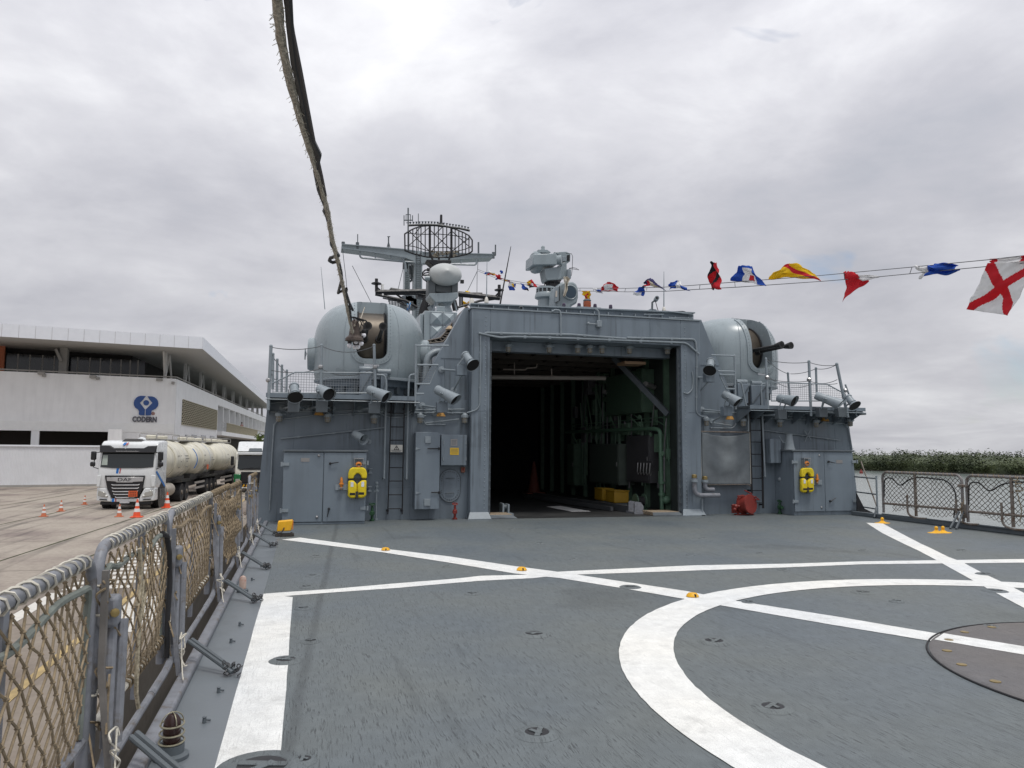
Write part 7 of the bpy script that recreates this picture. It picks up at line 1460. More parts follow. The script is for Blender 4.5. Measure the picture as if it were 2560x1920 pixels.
flag('blue white and red signal flag draped like an arch', ZG(395, 165), ZG(462, 175), ZG(560, 297), ZG(330, 262), lambda u, v: Rd if (.5 < u < .72 and .55 < v < .85) else (Bl if (u < .30 or u > .80 or v < .14) else Wt), .04, .09, 6, 24, 20, 7, .06)
flag('red and black signal flag twisted upright above the line', ZG(208, 143), ZG(245, 150), ZG(270, 318), ZG(178, 314), lambda u, v: Bk if (u+.9*v) % .95 < .48 else Rd, 0, .12, 6, 14, 22, 8, .12)
flag('blue and white signal flag arched beside the roof whip antenna', ZF(1722, 418), ZF(1845, 440), ZF(1915, 505), ZF(1683, 488), lambda u, v: Bl if u < .46 or (u > .8 and v > .6) else Wt, .12, .07, 5, 22, 12, 9, .05)
flag('navy red and cream signal flag arched over the roof', ZF(1450, 425), ZF(1590, 425), ZF(1640, 505), ZF(1445, 470), lambda u, v: Nv if v < .3 or u > .82 or u < .2 else (Rd if u < .48 else Cr), .16, .07, 5, 22, 12, 10, .05)
flag('small blue and white signal flag hanging below the line', ZF(1400, 470), ZF(1455, 462), ZF(1466, 556), ZF(1350, 542), lambda u, v: Wt if (v > .62 and u < .65) else Bl, 0, .08, 6, 12, 12, 11, .05)
flag('red and white checked signal flag above the hangar', ZF(1075, 425), ZF(1160, 430), ZF(1215, 512), ZF(1035, 508), lambda u, v: Wt if (.22 < u < .68 and .25 < v < .9) else Rd, .06, .06, 5, 22, 14, 12, .05)
flag('white signal flag with a blue spot left of the red one', ZF(968, 475), ZF(1040, 482), ZF(1062, 530), ZF(1000, 520), lambda u, v: Bl if (.35 < u < .8 and .25 < v < .75) else Wt, 0, .06, 5, 12, 8, 13, .05)
flag('yellow and red pennant hanging above the orange beacon', ZF(858, 504), ZF(936, 504), ZF(910, 582), ZF(876, 580), lambda u, v: Rd if u > .42 and u < .78 else Ye, 0, .06, 8, 14, 10, 14)
f3 = flag('red and yellow signal flag left of the director', ZF(320, 398), ZF(365, 400), ZF(420, 468), ZF(296, 445), lambda u, v: Ye if (.3 < v < .75 and .1 < u < .4) or u < .12 else (Wt if .45 < u < .75 and v > .6 else Rd), .05, .06, 5, 14, 10, 15, .06)
flag('dark tail of the red and yellow flag left of the director', ZF(300, 440), ZF(345, 445), ZF(385, 462), ZF(322, 475), lambda u, v: Bk, 0, .06, 5, 8, 5, 16, parent=f3)
flag('blue signal flag with a black tail left of the director', ZF(240, 425), ZF(262, 430), ZF(325, 502), ZF(262, 490), lambda u, v: Bk if v > .75 and u > .5 else Bl, 0, .07, 6, 10, 10, 17, .05)
flag('white and blue signal flag hanging near the mast', ZF(122, 402), ZF(165, 410), ZF(190, 496), ZF(133, 497), lambda u, v: Bl if v > .58 else Wt, 0, .05, 5, 12, 12, 18, .04)
flag('small yellow and blue signal flag near the mast', ZF(160, 432), ZF(188, 430), ZF(195, 470), ZF(168, 462), lambda u, v: Bl if u > .5 else Ye, 0, .05, 5, 8, 8, 19, .04)
flag('tiny red and yellow signal flag near the mast', ZF(85, 392), ZF(138, 396), ZF(140, 416), ZF(90, 408), lambda u, v: Rd if u > .6 else (Ye if u < .35 else Sk), 0, .04, 5, 8, 4, 20)
flag('small blue signal flag flying above the line near the mast', ZF(40, 302), ZF(70, 305), ZF(66, 334), ZF(44, 328), lambda u, v: Bl, 0, .07, 6, 8, 8, 21, .06)
flag('red and blue signal flag bunched near the mast', ZF(-5, 345), ZF(40, 338), ZF(48, 388), ZF(5, 390), lambda u, v: Rd if u > .5 or v < .3 else Bl, 0, .09, 6, 8, 8, 22, .08)
flag('orange and white signal flag bunched beside the yard end', Z6(1735, 690), Z6(1795, 685), Z6(1800, 715), Z6(1728, 712), lambda u, v: Rd if v > .6 and u > .4 else (Ye if v > .35 else Wt), .05, .06, 5, 8, 8, 23, .06)
flag('blue signal flag at the yard end of the line', Z6(1705, 680), Z6(1735, 680), Z6(1735, 705), Z6(1708, 700), lambda u, v: Bl, 0, .06, 5, 6, 6, 24, .05)
def farflag(label, q, Y, fn, seed):
    a, c, b, d = rc(Z6, *q, Y); m = MB(); m.grid(lambda u, v: V((a+(b-a)*u, Y+.15*sin(u*6+v*3+seed), d-(d-c)*v+.08*sin(u*5+seed))), 12, 8, 0, fn); tag(m.build('signal_flag', FM, normals=False, angle=180, solid=.003), label, 'flag', 'signal flags on the dressing lines')
farflag('yellow flag with a red centre behind the right boom', (1525, 868, 1600, 905), 31, lambda u, v: Rd if .35 < u < .75 and v > .3 else Ye, 1); farflag('yellow flag low behind the right boom', (1485, 955, 1560, 988), 31, lambda u, v: Ye, 2); farflag('light blue and white flag behind the left turret', (968, 972, 1003, 1028), 29, lambda u, v: Sk if (u+v*.5) % .5 < .25 else Wt, 3); farflag('dark blue flag between mast and booms', (1150, 1000, 1172, 1030), 31, lambda u, v: Bl, 4)
# ================================================================== PORT BUILDING
BC = at(441, 947, 62); E1 = V((-sin(radians(78.4)), -cos(radians(78.4)), 0)); E2 = V((sin(radians(2.3)), cos(radians(2.3)), 0)); N1 = V((E1.y, -E1.x, 0)); N2 = V((-E2.y, E2.x, 0))
def FPp(a, b, off=0.0): A = BC+N1*off; return PLN(*Z1(a, b), A, A+E1)
def RPp(a, b, off=0.0): A = BC+N2*off; return PLN(*Z1(a, b), A, A+E2)
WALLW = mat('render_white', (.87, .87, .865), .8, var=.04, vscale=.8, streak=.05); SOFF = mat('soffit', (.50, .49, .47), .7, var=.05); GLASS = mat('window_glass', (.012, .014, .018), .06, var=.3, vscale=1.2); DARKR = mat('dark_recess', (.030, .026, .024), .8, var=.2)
FASC = mat('fascia_white', (.78, .80, .84), .35, var=.03); BEIGE = mat('lattice_beige', (.46, .42, .31), .8, var=.12, vscale=6); BLUE = mat('logo_blue', (.03, .085, .27), .4); LETG = mat('letter_grey', (.10, .10, .12), .5); CONCG = mat('trim_grey', (.34, .33, .31), .7, var=.08)
bd = thing('port_building', 'white two-storey port building with overhanging panelled roof', 'building', (BC.x, BC.y, QUAY_Z))
zt = BC.z; D1 = FPp(0, 465); LEN1 = 48.0; LEN2 = 95.0
def slab_poly(name, pts, z0, z1, mt_, parent=None, **k): m = MB(); m.prism([V((p.x, p.y, z0)) for p in pts], (0, 0, z1-z0)); return m.build(name, mt_, parent or bd, **k)
zo = FPp(450, 905).z                     # underside of the upper wall
P0 = V((BC.x, BC.y, 0))
slab_poly('front_wall', [P0, P0+E1*LEN1, P0+E1*LEN1+N1*.3, P0+N1*.3+E2*.0], zo, zt, WALLW)
slab_poly('front_band', [P0-N1*.04, P0-N1*.04+E1*LEN1, P0+E1*LEN1-N1*.004, P0-N1*.004], zo-.1, zo+.62, mat('render_bright', (.86, .86, .84), .7, var=.04))
slab_poly('recess_back', [P0+N1*3.2+E1*.3, P0+N1*3.2+E1*LEN1, P0+N1*3.4+E1*LEN1, P0+N1*3.4+E1*.3], QUAY_Z, zo, DARKR)
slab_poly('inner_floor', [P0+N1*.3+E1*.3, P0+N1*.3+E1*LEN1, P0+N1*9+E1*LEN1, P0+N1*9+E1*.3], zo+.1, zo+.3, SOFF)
for a0, a1 in ((885, 1345), (238, 300)):
    p, q = FPp(a0, 950), FPp(a1, 950)
    if a1 > 1300: q = BC
    slab_poly('pillar', [V((p.x, p.y, 0)), V((q.x, q.y, 0)), V((q.x, q.y, 0))+N1*.5, V((p.x, p.y, 0))+N1*.5], QUAY_Z, zo-.002, WALLW)
# right face
slab_poly('side_wall', [P0+E2*.3, P0+E2*RPp(1670, 800).y*0+E2*((RPp(1672, 800)-BC).length), P0+E2*((RPp(1672, 800)-BC).length)+N2*.4, P0+E2*.3+N2*.4], QUAY_Z, zt, WALLW)
L1 = (RPp(1672, 800)-BC).length
zl0, zl1 = RPp(1850, 965).z, RPp(1850, 762).z
slab_poly('upper_band', [P0+E2*L1, P0+E2*LEN2, P0+E2*LEN2+N2*.4, P0+E2*L1+N2*.4], RPp(1750, 742).z, zt, WALLW)
slab_poly('loggia_back', [P0+E2*L1+N2*2.2, P0+E2*LEN2+N2*2.2, P0+E2*LEN2+N2*2.4, P0+E2*L1+N2*2.4], QUAY_Z, zt-.01, WALLW)
bz = RPp(1800, 935).z
slab_poly('balcony_slab', [P0+E2*L1-N2*.5, P0+E2*LEN2-N2*.5, P0+E2*LEN2+N2*2.2, P0+E2*L1+N2*2.2], bz-.45, bz, WALLW)
k_ = 0; yy = L1+4.2
while yy < LEN2-3:
    slab_poly('fin_wall', [P0+E2*yy, P0+E2*(yy+.3), P0+E2*(yy+.3)+N2*2.2, P0+E2*yy+N2*2.2], bz+.002, RPp(1750, 742).z-.002, WALLW)
    m = MB(); a = P0+E2*(yy-2.6)+N2*2.15; b = P0+E2*(yy-1.2)+N2*2.15; m.prism([V((a.x, a.y, bz+.02)), V((b.x, b.y, bz+.02)), V((b.x, b.y, bz+2.2)), V((a.x, a.y, bz+2.2))], (-N2*.06)); m.build('balcony_door', GLASS, bd)
    yy += 5.2; k_ += 1
m = MB(); yy = L1+4.4                       # balustrade
while yy < 62: a = P0+E2*yy-N2*.42; m.bb((a.x-.05, a.y-.05, bz), (a.x+.05, a.y+.05, bz+1.0)); yy += .42
bl = m.build('balusters', BEIGE, bd); bl['kind'] = 'stuff'
m = MB(); a, b = P0+E2*(L1+4.2)-N2*.42, P0+E2*LEN2-N2*.42; m.bar(V((a.x, a.y, bz+1.03)), V((b.x, b.y, bz+1.03)), .14, .08); m.build('handrail', BEIGE, bd)
m = MB(); a, b = P0+E2*L1-N2*.42, P0+E2*(L1+4.1)-N2*.42
for z in (.35, .7, 1.05): m.bar(V((a.x, a.y, bz+z)), V((b.x, b.y, bz+z)), .03, .03)
m.build('thin_rail', CONCG, bd)
# pierced-block screen
c0, c1 = (RPp(1368, 760)-BC).length, (RPp(1660, 812)-BC).length; g0, g1 = RPp(1368, 858).z, RPp(1368, 662).z
slab_poly('screen_recess', [P0+E2*c0-N2*.01, P0+E2*c1-N2*.01, P0+E2*c1-N2*.002, P0+E2*c0-N2*.002], g0, g1, DARKR)
m = MB(); nr = 13; nc_ = 21
for i in range(nr+1): z = g0+(g1-g0)*i/nr; a, b = P0+E2*c0-N2*.06, P0+E2*c1-N2*.06; m.bar(V((a.x, a.y, z)), V((b.x, b.y, z)), .13, .055, up=V((0, 0, 1)))
for j in range(nr):
    for i in range(nc_+1):
        y = c0+(c1-c0)*min(max((i+(.5 if j % 2 else 0))/nc_, 0), 1); a = P0+E2*y-N2*.06; z0_ = g0+(g1-g0)*j/nr; m.bar(V((a.x, a.y, z0_)), V((a.x, a.y, z0_+(g1-g0)/nr)), .13, .09, up=V((1, 0, 0)))
o = m.build('pierced_screen', BEIGE, bd); o['kind'] = 'stuff'
for q in ((1350, 935, 1405, 968), (1448, 940, 1496, 975), (1534, 945, 1572, 976), (1607, 950, 1642, 980)):
    a, b = (RPp(q[0], 950)-BC).length, (RPp(q[2], 950)-BC).length; z0_, z1_ = RPp(q[0], q[3]).z, RPp(q[0], q[1]).z
    m = MB(); p, r = P0+E2*a-N2*.03, P0+E2*b-N2*.03; m.prism([V((p.x, p.y, z0_)), V((r.x, r.y, z0_)), V((r.x, r.y, z1_)), V((p.x, p.y, z1_))], N2*.025); w_ = m.build('window', GLASS, bd)
    m = MB(); m.bar(V((p.x, p.y, z0_))-N2*.02, V((r.x, r.y, z0_))-N2*.02, .12, .06); m.build('sill', CONCG, w_)
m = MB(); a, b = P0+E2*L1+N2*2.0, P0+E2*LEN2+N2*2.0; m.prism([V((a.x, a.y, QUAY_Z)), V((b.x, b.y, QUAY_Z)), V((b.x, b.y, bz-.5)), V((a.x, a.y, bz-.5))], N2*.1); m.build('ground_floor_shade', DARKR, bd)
# glazed upper floor, set back
GO = 3.4
slab_poly('terrace', [P0+N1*.3, P0+E1*LEN1+N1*.3, P0+E1*LEN1+N1*12, P0+N1*12+E2*40, P0+E2*LEN2+N2*12, P0+E2*LEN2+N2*.4, P0+E2*.5+N2*.4], zt-.35, zt-.02, CONCG)
zr = at(507, 843, 60).z; z_soff = zr-.92
xs_ = (30, 135, 228, 325, 415, 510, 595, 690, 770, 850, 930, 1000, 1060, 1118)
for i in range(len(xs_)-1):
    p, q = FPp(xs_[i], 420, GO), FPp(xs_[i+1], 420, GO); d = (q-p).normalized()*.04
    m = MB(); m.prism([V((p.x, p.y, zt-.3))+d, V((q.x, q.y, zt-.3))-d, V((q.x, q.y, FPp(60, 342, GO).z+.25))-d, V((p.x, p.y, FPp(60, 342, GO).z+.25))+d], N1*.05); gp_ = m.build('glass_pane', GLASS, bd); m = MB(); m.bar(V((p.x, p.y, zt-.3)), V((p.x, p.y, FPp(60, 342, GO).z+.25)), .07, .09, up=V((1, 0, 0))); m.build('frame', CONCG, gp_)
p, q = FPp(-900, 420, GO+.3), BC+N1*(GO+.3)+N2*3.5; slab_poly('lounge_wall', [V((p.x, p.y, 0)), V((q.x, q.y, 0)), V((q.x, q.y, 0))+N1*.2, V((p.x, p.y, 0))+N1*.2], zt-.02, z_soff-.003, DARKR)
p, q = FPp(-900, 350, GO-.6), FPp(33, 350, GO-.6); slab_poly('terracotta_wall', [V((p.x, p.y, 0)), V((q.x, q.y, 0)), V((q.x, q.y, 0))+N1*.5, V((p.x, p.y, 0))+N1*.5], zt-.02, z_soff-.003, mat('terracotta', (.50, .16, .08), .8, var=.1))
a = BC+N1*(GO+.5)+N2*3.4; b = a+E2*88; slab_poly('lounge_side', [V((a.x, a.y, 0)), V((b.x, b.y, 0)), V((b.x, b.y, 0))+N2*.2, V((a.x, a.y, 0))+N2*.2], zt-.02, z_soff-.003, DARKR)
# parapet rail
m = MB(); a, b = BC-V((0, 0, 0)), BC+E1*LEN1; m.tube([a+V((0, 0, .14)), b+V((0, 0, .14))], .05, 6); m.tube([BC+V((0, 0, .14)), BC+E2*LEN2+V((0, 0, .14))], .05, 6); m.build('parapet_rail', CONCG, bd)
for q in ((318, 470), (338, 487), (715, 497), (752, 510), (1225, 520), (1330, 545)):
    p = FPp(*q, -.15); m = MB(); m.box(p, (.45 if q[0] in (715, 1225, 318) else .22, .25, .2)); m.build('wall_fixture', CONCG, bd)
# roof with panelled fascia
RC = at(507, 843, 60); RC0 = V((RC.x, RC.y, 0)); E3 = V((sin(radians(1.1)), cos(radians(1.1)), 0))
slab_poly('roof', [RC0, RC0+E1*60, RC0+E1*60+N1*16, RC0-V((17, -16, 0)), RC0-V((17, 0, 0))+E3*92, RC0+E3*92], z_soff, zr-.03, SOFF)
rf = None
for i in range(30):
    a, b = RC0+E1*(i*1.02+.012)-N1*.0, RC0+E1*((i+1)*1.02-.012); m = MB(); m.prism([V((a.x, a.y, z_soff-.02)), V((b.x, b.y, z_soff-.02)), V((b.x, b.y, zr)), V((a.x, a.y, zr))], -N1*.04); m.build('fascia_panel', FASC, bd)
for i in range(60):
    a, b = RC0+E3*(i*1.5+.015), RC0+E3*((i+1)*1.5-.015); m = MB(); m.prism([V((a.x, a.y, z_soff-.02)), V((b.x, b.y, z_soff-.02)), V((b.x, b.y, zr)), V((a.x, a.y, zr))], V((.04, 0, 0))); m.build('fascia_panel', FASC, bd)
m = MB(); a = FPp(482, 400, 1.6); m.bb((a.x-.28, a.y, zt-.02), (a.x+.28, a.y+.5, z_soff-.003)); m.build('column', CONCG, bd)
m = MB(); m.bar(FPp(428, 285, 1.5), FPp(470, 380, 1.5), .28, .2); m.build('strut', CONCG, bd)
COLW = mat('column_white', (.60, .59, .57), .6)
for i in range(11):                          # slender V columns along the side terrace
    s0 = .6+i*8.2; a = P0+E2*s0+N2*1.0; b = P0+E2*(s0+1.4)+N2*1.0; c = P0+E2*(s0+2.6)+N2*1.0; d = P0+E2*(s0-.9)+N2*1.0; m = MB(); m.bar(V((a.x, a.y, zt-.02)), V((a.x, a.y, z_soff)), .22, .22); m.build('column', COLW, bd)
    for u_, v_ in ((a, b), (c, b)) if i else ((a, d), (a, b), (c, b)): m = MB(); m.bar(V((u_.x, u_.y, zt-.02)), V((v_.x, v_.y, z_soff)), .13, .13); m.build('strut', COLW, bd)
# logo and letters on the front wall
lg = bpy.data.objects.new('logo', None); COL.objects.link(lg); lg.parent = bd; WLOC[lg.name] = V((BC.x, BC.y, QUAY_Z))
def LG(a, b, off=-.05): X_, Y_ = 320+a/15.8, 980+b/15.8; A = BC+N1*off; return PLN(X_, Y_, A, A+E1)
def lprism(name, pts, mt_, off, dep): m = MB(); m.prism([LG(*q, off) for q in pts], N1*dep); return m.build(name, mt_, lg)
left_ = [(705, 160), (500, 150), (400, 175), (310, 240), (250, 330), (225, 430), (235, 530), (290, 620), (400, 695), (435, 760), (425, 890), (480, 915), (655, 925), (670, 690), (470, 430), (600, 300), (705, 165)][:-1]
right_ = [(770, 165), (950, 175), (1050, 205), (1130, 270), (1185, 360), (1200, 450), (1185, 550), (1110, 650), (1000, 710), (935, 740), (905, 920), (695, 925), (700, 690), (965, 430), (850, 300)]
lprism('logo_hand', left_, BLUE, -.08, .06); lprism('logo_hand', right_, BLUE, -.08, .06)
c = LG(720, 425, -.08); r_ = (LG(835, 425, -.08)-c).length; m = MB(); m.lathe([(r_, 0), (r_, .06)], 28, Matrix.Translation(c) @ rotm(N1)); m.build('logo_disc', BLUE, lg)
c = LG(990, 850, -.04); m = MB(); m.lathe([(.14, 0), (.14, .03)], 14, Matrix.Translation(c) @ rotm(N1)); m.build('logo_dot', mat('dull_red', (.35, .20, .17), .6), lg)
m = MB(); c = LG(655, 1065, -.06); wdt = (LG(1140, 1065, -.06)-LG(170, 1065, -.06)).length; Mx = Matrix((-E1, V((0, 0, 1)), -N1)).transposed().to_4x4(); Mx.translation = c
text_mesh('CODERN', .72, .03, Mx, m, sx=1.0, bold=.035); xs_all = [(v-c).dot(-E1) for v in m.v]; sc_ = wdt/(max(xs_all)-min(xs_all)); mid_ = (max(xs_all)+min(xs_all))/2
m.v = [c+(-E1)*(((v-c).dot(-E1)-mid_)*sc_)+V((0, 0, (v-c).z*.80-.05))+N1*((v-c).dot(N1)) for v in m.v]; m.build('letters', LETG, lg)
# two people on the balcony
for lab, s_, shirt in (('person in a dark shirt leaning on the balcony rail', 44, (.05, .05, .07)), ('person in a pink shirt standing on the balcony', 47, (.45, .25, .22))):
    p = P0+E2*s_+N2*.3; p = V((p.x, p.y, bz)); t = thing('person', lab, 'person', p)
    me = bpy.data.meshes.new('body'); vs = [(0, 0, .95), (0, 0, 1.15), (0, -.02, 1.38), (0, -.03, 1.50), (0, -.05, 1.62), (0, -.04, 1.75), (.11, 0, .9), (.12, -.03, .48), (.12, 0, .05), (-.11, 0, .9), (-.12, .02, .48), (-.12, 0, .05), (.20, -.02, 1.40), (.27, -.08, 1.15), (.22, -.34, 1.06), (-.20, -.02, 1.40), (-.27, -.08, 1.15), (-.2, -.34, 1.06)]
    es = [(0, 1), (1, 2), (2, 3), (3, 4), (4, 5), (0, 6), (6, 7), (7, 8), (0, 9), (9, 10), (10, 11), (2, 12), (12, 13), (13, 14), (2, 15), (15, 16), (16, 17)]; me.from_pydata(vs, es, []); o = bpy.data.objects.new('body', me); COL.objects.link(o); o.parent = t
    md = o.modifiers.new('skin', 'SKIN'); o.modifiers.new('sub', 'SUBSURF').levels = 1
    rr = [.14, .15, .17, .06, .09, .08, .10, .07, .05, .10, .07, .05, .08, .05, .035, .08, .05, .035]
    for i, sv in enumerate(me.skin_vertices[0].data): sv.radius = (rr[i], rr[i]*.8); sv.use_root = (i == 0)
    me.materials.append(mat('shirt_%d' % s_, shirt, .8)); o.rotation_euler = (0, 0, radians(60))
    m = MB(); m.sph(V((0, -.045, 1.70)), .105, 10, 7, (.85, .95, 1.15)); h_ = m.build('head', mat('skin', (.30, .17, .11), .6), t, local=True); h_.rotation_euler = (0, 0, radians(60))
    m = MB(); m.sph(V((0, -.03, 1.75)), .105, 10, 7, (.92, .98, .9)); h_ = m.build('hair', BLACK, t, local=True); h_.rotation_euler = (0, 0, radians(60))
# low white sheet fence in front of the building
FO = -2.6; fz = FPp(350, 1028, FO).z; fn = thing('sheet_fence', 'low white ribbed fence in front of the port building', 'fence', FPp(400, 1200, FO))
SHEET = mat('sheet_white', (.74, .75, .77), .6, var=.04, vscale=1); a = FPp(-500, 1100, FO); b = FPp(790, 1100, FO); n_ = 14
for i in range(n_):
    p, q = a.lerp(b, i/n_), a.lerp(b, (i+1)/n_); m = MB(); k2 = 16; vs = []
    for j in range(k2+1):
        u = p.lerp(q, j/k2*.998); o_ = N1*(.0 if j % 2 else .035); vs += [V((u.x, u.y, QUAY_Z+.15))+o_, V((u.x, u.y, fz-.05))+o_]
    m.add(vs, [(2*j, 2*j+2, 2*j+3, 2*j+1) for j in range(k2)]); m.build('sheet_panel', SHEET, fn, normals=False, solid=.01, smooth=False)
m = MB(); m.bar(V((a.x, a.y, fz))-N1*.02, V((b.x, b.y, fz))-N1*.02, .12, .12); m.build('top_rail', FASC, fn); m = MB(); m.bar(V((a.x, a.y, QUAY_Z+.08))-N1*.02, V((b.x, b.y, QUAY_Z+.08))-N1*.02, .16, .14); m.build('kerb', CONCG, fn)
m = MB(); p = FPp(905, 960, FO+1.5); m.bb((p.x-.7, p.y, QUAY_Z), (p.x+.25, p.y+.35, FPp(905, 900, FO+1.5).z)); tag(m.build('gate_pillar', WALLW), 'white gate pillar behind the tanker cab', 'pillar')
# shrub and palm greenery between the trucks
SHR = thing('garden_shrub', 'yellow-green shrub behind the trucks', 'shrub', (-3.4, 78, QUAY_Z)); m = MB(); rg = random.Random(2)
for i in range(420):
    th = rg.random()*6.28; r_ = rg.random()**.5*1.5; p = V((-3.2+r_*cos(th), 78+r_*sin(th), QUAY_Z+.5+rg.random()*3.6)); nn = V((rg.uniform(-1, 1), rg.uniform(-1, 1), rg.uniform(0, 1))).normalized(); ax = nn.orthogonal().normalized(); ay = nn.cross(ax); s_ = .16+.2*rg.random(); o = len(m.v); m.v += [p+ax*s_*2, p+ay*s_*.5, p-ax*s_, p-ay*s_*.5]; m.f.append((o, o+1, o+2, o+3)); m.mi.append(0)
m.build('crown', mat('shrub_leaf', (.10, .14, .03), .6, var=.35, vscale=2), SHR, normals=False); m = MB()
for i in range(5): m.tube([V((-3.2+.1*i-.2, 78, QUAY_Z)), V((-3.2+.35*i-.7, 78+.2*i, QUAY_Z+2.2))], [.06, .03], 6)
m.build('trunk', mat('bark', (.10, .075, .05), .9), SHR)

# ================================================================== TRUCKS
TW = mat('truck_white', (.72, .74, .74), .28, var=.04, coat=.4, grime=((.42, .38, .32), 2.2, .58, .4)); TG = mat('truck_glass', (.012, .016, .018), .05, var=0); TK = mat('truck_black', (.014, .014, .016), .35, var=.1); TS = mat('truck_silver', (.50, .50, .50), .3, metal=.6); TB = mat('truck_blue', (.01, .16, .50), .4); TR = mat('truck_red', (.45, .10, .12), .4); CREAM = mat('tank_cream', (.62, .59, .48), .32, var=.06, vscale=1.5, streak=.18); CHAS = mat('chassis', (.035, .033, .032), .6, var=.3, vscale=3); HUB = mat('wheel_hub', (.16, .135, .11), .6, var=.3, vscale=8); LAMPG = mat('headlamp', (.45, .45, .42), .12, metal=.3); PLAC = mat('placard_orange', (.62, .11, .03), .5)
def lb(root, name, a, b, mt_, bev=.0, seg=2, parent=None): m = MB(); m.bb(a, b); return m.build(name, mt_, parent or root, local=True, bevel=bev, seg=seg)
def wheel(root, x, y, r=.5, w_=.30, dual=False):
    s_ = 1 if x > 0 else -1; m = MB(); Mx = Matrix.Translation(V((x, y, r))) @ rotm((s_, 0, 0)); ww = w_*(1.9 if dual else 1)
    m.lathe([(r*.6, -ww), (r*.92, -ww), (r, -ww*.85), (r, -ww*.15), (r*.93, 0), (r*.6, -.02)], 28, Mx); ty = m.build('wheel', RUBBER, root, local=True); m = MB(); m.lathe([(r*.6, -.03), (r*.52, -.12), (r*.3, -.10 if dual else -.02), (r*.22, .03), (r*.1, .04), (.001, .04)], 20, Mx); m.build('rim', HUB, ty, local=True)
tk = thing('tanker_truck', 'white tanker truck facing the camera with cream tanks', 'truck', (-7.93, 38.95, QUAY_Z), rot=(0, 0, -radians(4.2)))
def cab(root, W2, prof, mt_, bev=.09):
    m = MB(); m.prism([V((-W2, y, z)) for y, z in prof], (2*W2, 0, 0)); return m.build('cab', mt_, root, local=True, bevel=bev, seg=4, angle=40)
cb_ = cab(tk, 1.24, [(.06, .95), (.02, 1.55), (.04, 1.9), (.24, 2.75), (.34, 3.05), (.55, 3.16), (1.6, 3.22), (2.15, 3.2), (2.15, .95)], TW)
def fr_y(z): return .04+(z-1.9)/.85*.20 if z > 1.9 else .03
def fpoly(L_, off): return [V((x, fr_y(z)+off, z)) for x, z in L_]
def fp(root, name, L_, mt_, off=-.012, dep=.02, parent=None, bev=0): m = MB(); m.prism(fpoly(L_, off), (0, dep, 0)); return m.build(name, mt_, parent or root, local=True, bevel=bev, seg=2)
ws = fp(tk, 'windshield', [(-1.14, 1.96), (-.6, 1.91), (.6, 1.91), (1.14, 1.96), (1.12, 2.70), (-1.12, 2.70)], TG, -.03, .05)
m = MB(); m.prism(fpoly([(-1.10, 2.05), (-.85, 2.05), (-.88, 2.5), (-1.08, 2.5)], -.036), (0, .004, 0)); m.build('sticker', mat('sticker', (.35, .40, .36), .5), ws, local=True)
vz = fp(tk, 'sun_visor', [(-1.20, 2.62), (1.20, 2.62), (1.24, 2.96), (.85, 2.94), (.68, 2.84), (-.62, 2.84), (-.82, 2.96), (-1.24, 2.96)], TK, -.20, .16, bev=.03)
m = MB()
for i in range(24): m.bb((-.50+i*.042, fr_y(2.69)-.206, 2.675), (-.50+i*.042+.028, fr_y(2.69)-.20, 2.705 if i % 5 else 2.715))
m.build('visor_lettering', TS, vz, local=True)
fp(tk, 'visor_lamp', [(-.13, 2.80), (-.08, 2.80), (-.08, 2.825), (-.13, 2.825)], LAMPG, -.21, .01, vz)
m = MB(); m.prism([V((-.92, .02, 1.57)), V((.82, .02, 1.57)), V((.74, .02, .95)), V((.56, .02, .56)), (0, .02, .50), V((-.56, .02, .56)), V((-.78, .02, .95))], (0, -.06, 0)); gr_ = m.build('grille', TK, tk, local=True, bevel=.02)
m = MB(); m.prism([V((-.82, -.045, 1.50)), V((.76, -.045, 1.50)), V((.74, -.045, 1.30)), V((.34, -.045, 1.28)), V((.28, -.045, 1.25)), V((-.38, -.045, 1.25)), V((-.44, -.045, 1.30)), V((-.80, -.045, 1.32))], (0, -.03, 0)); bp_ = m.build('badge_panel', TS, gr_, local=True, bevel=.01)
m = MB(); Mx = Matrix((V((1, 0, 0)), V((0, 0, 1)), V((0, -1, 0)))).transposed().to_4x4(); Mx.translation = V((-.05, -.078, 1.375)); text_mesh('DAF', .22, .006, Mx, m, sx=1.45); m.build('badge_letters', TK, gr_, local=True)
for i, (z, hw) in enumerate(((1.13, .60), (.98, .58), (.83, .55), (.70, .50), (.56, .42))):
    m = MB(); m.tube([V((-hw, -.035, z+.03)), V((-hw+.06, -.06, z)), V((hw-.06, -.06, z)), V((hw, -.035, z+.03))], .025, 6); m.build('grille_bar', TS, gr_, local=True)
pl_ = lb(tk, 'placard', (.16, -.12, .60), (.55, -.10, .87), PLAC)
m = MB()
for z in (.68, .79): 
    for i in range(4): m.bb((.22+i*.075, -.124, z-.035), (.265+i*.075, -.121, z+.035))
m.build('placard_print', mat('placard_dark', (.22, .04, .015), .5), pl_, local=True)
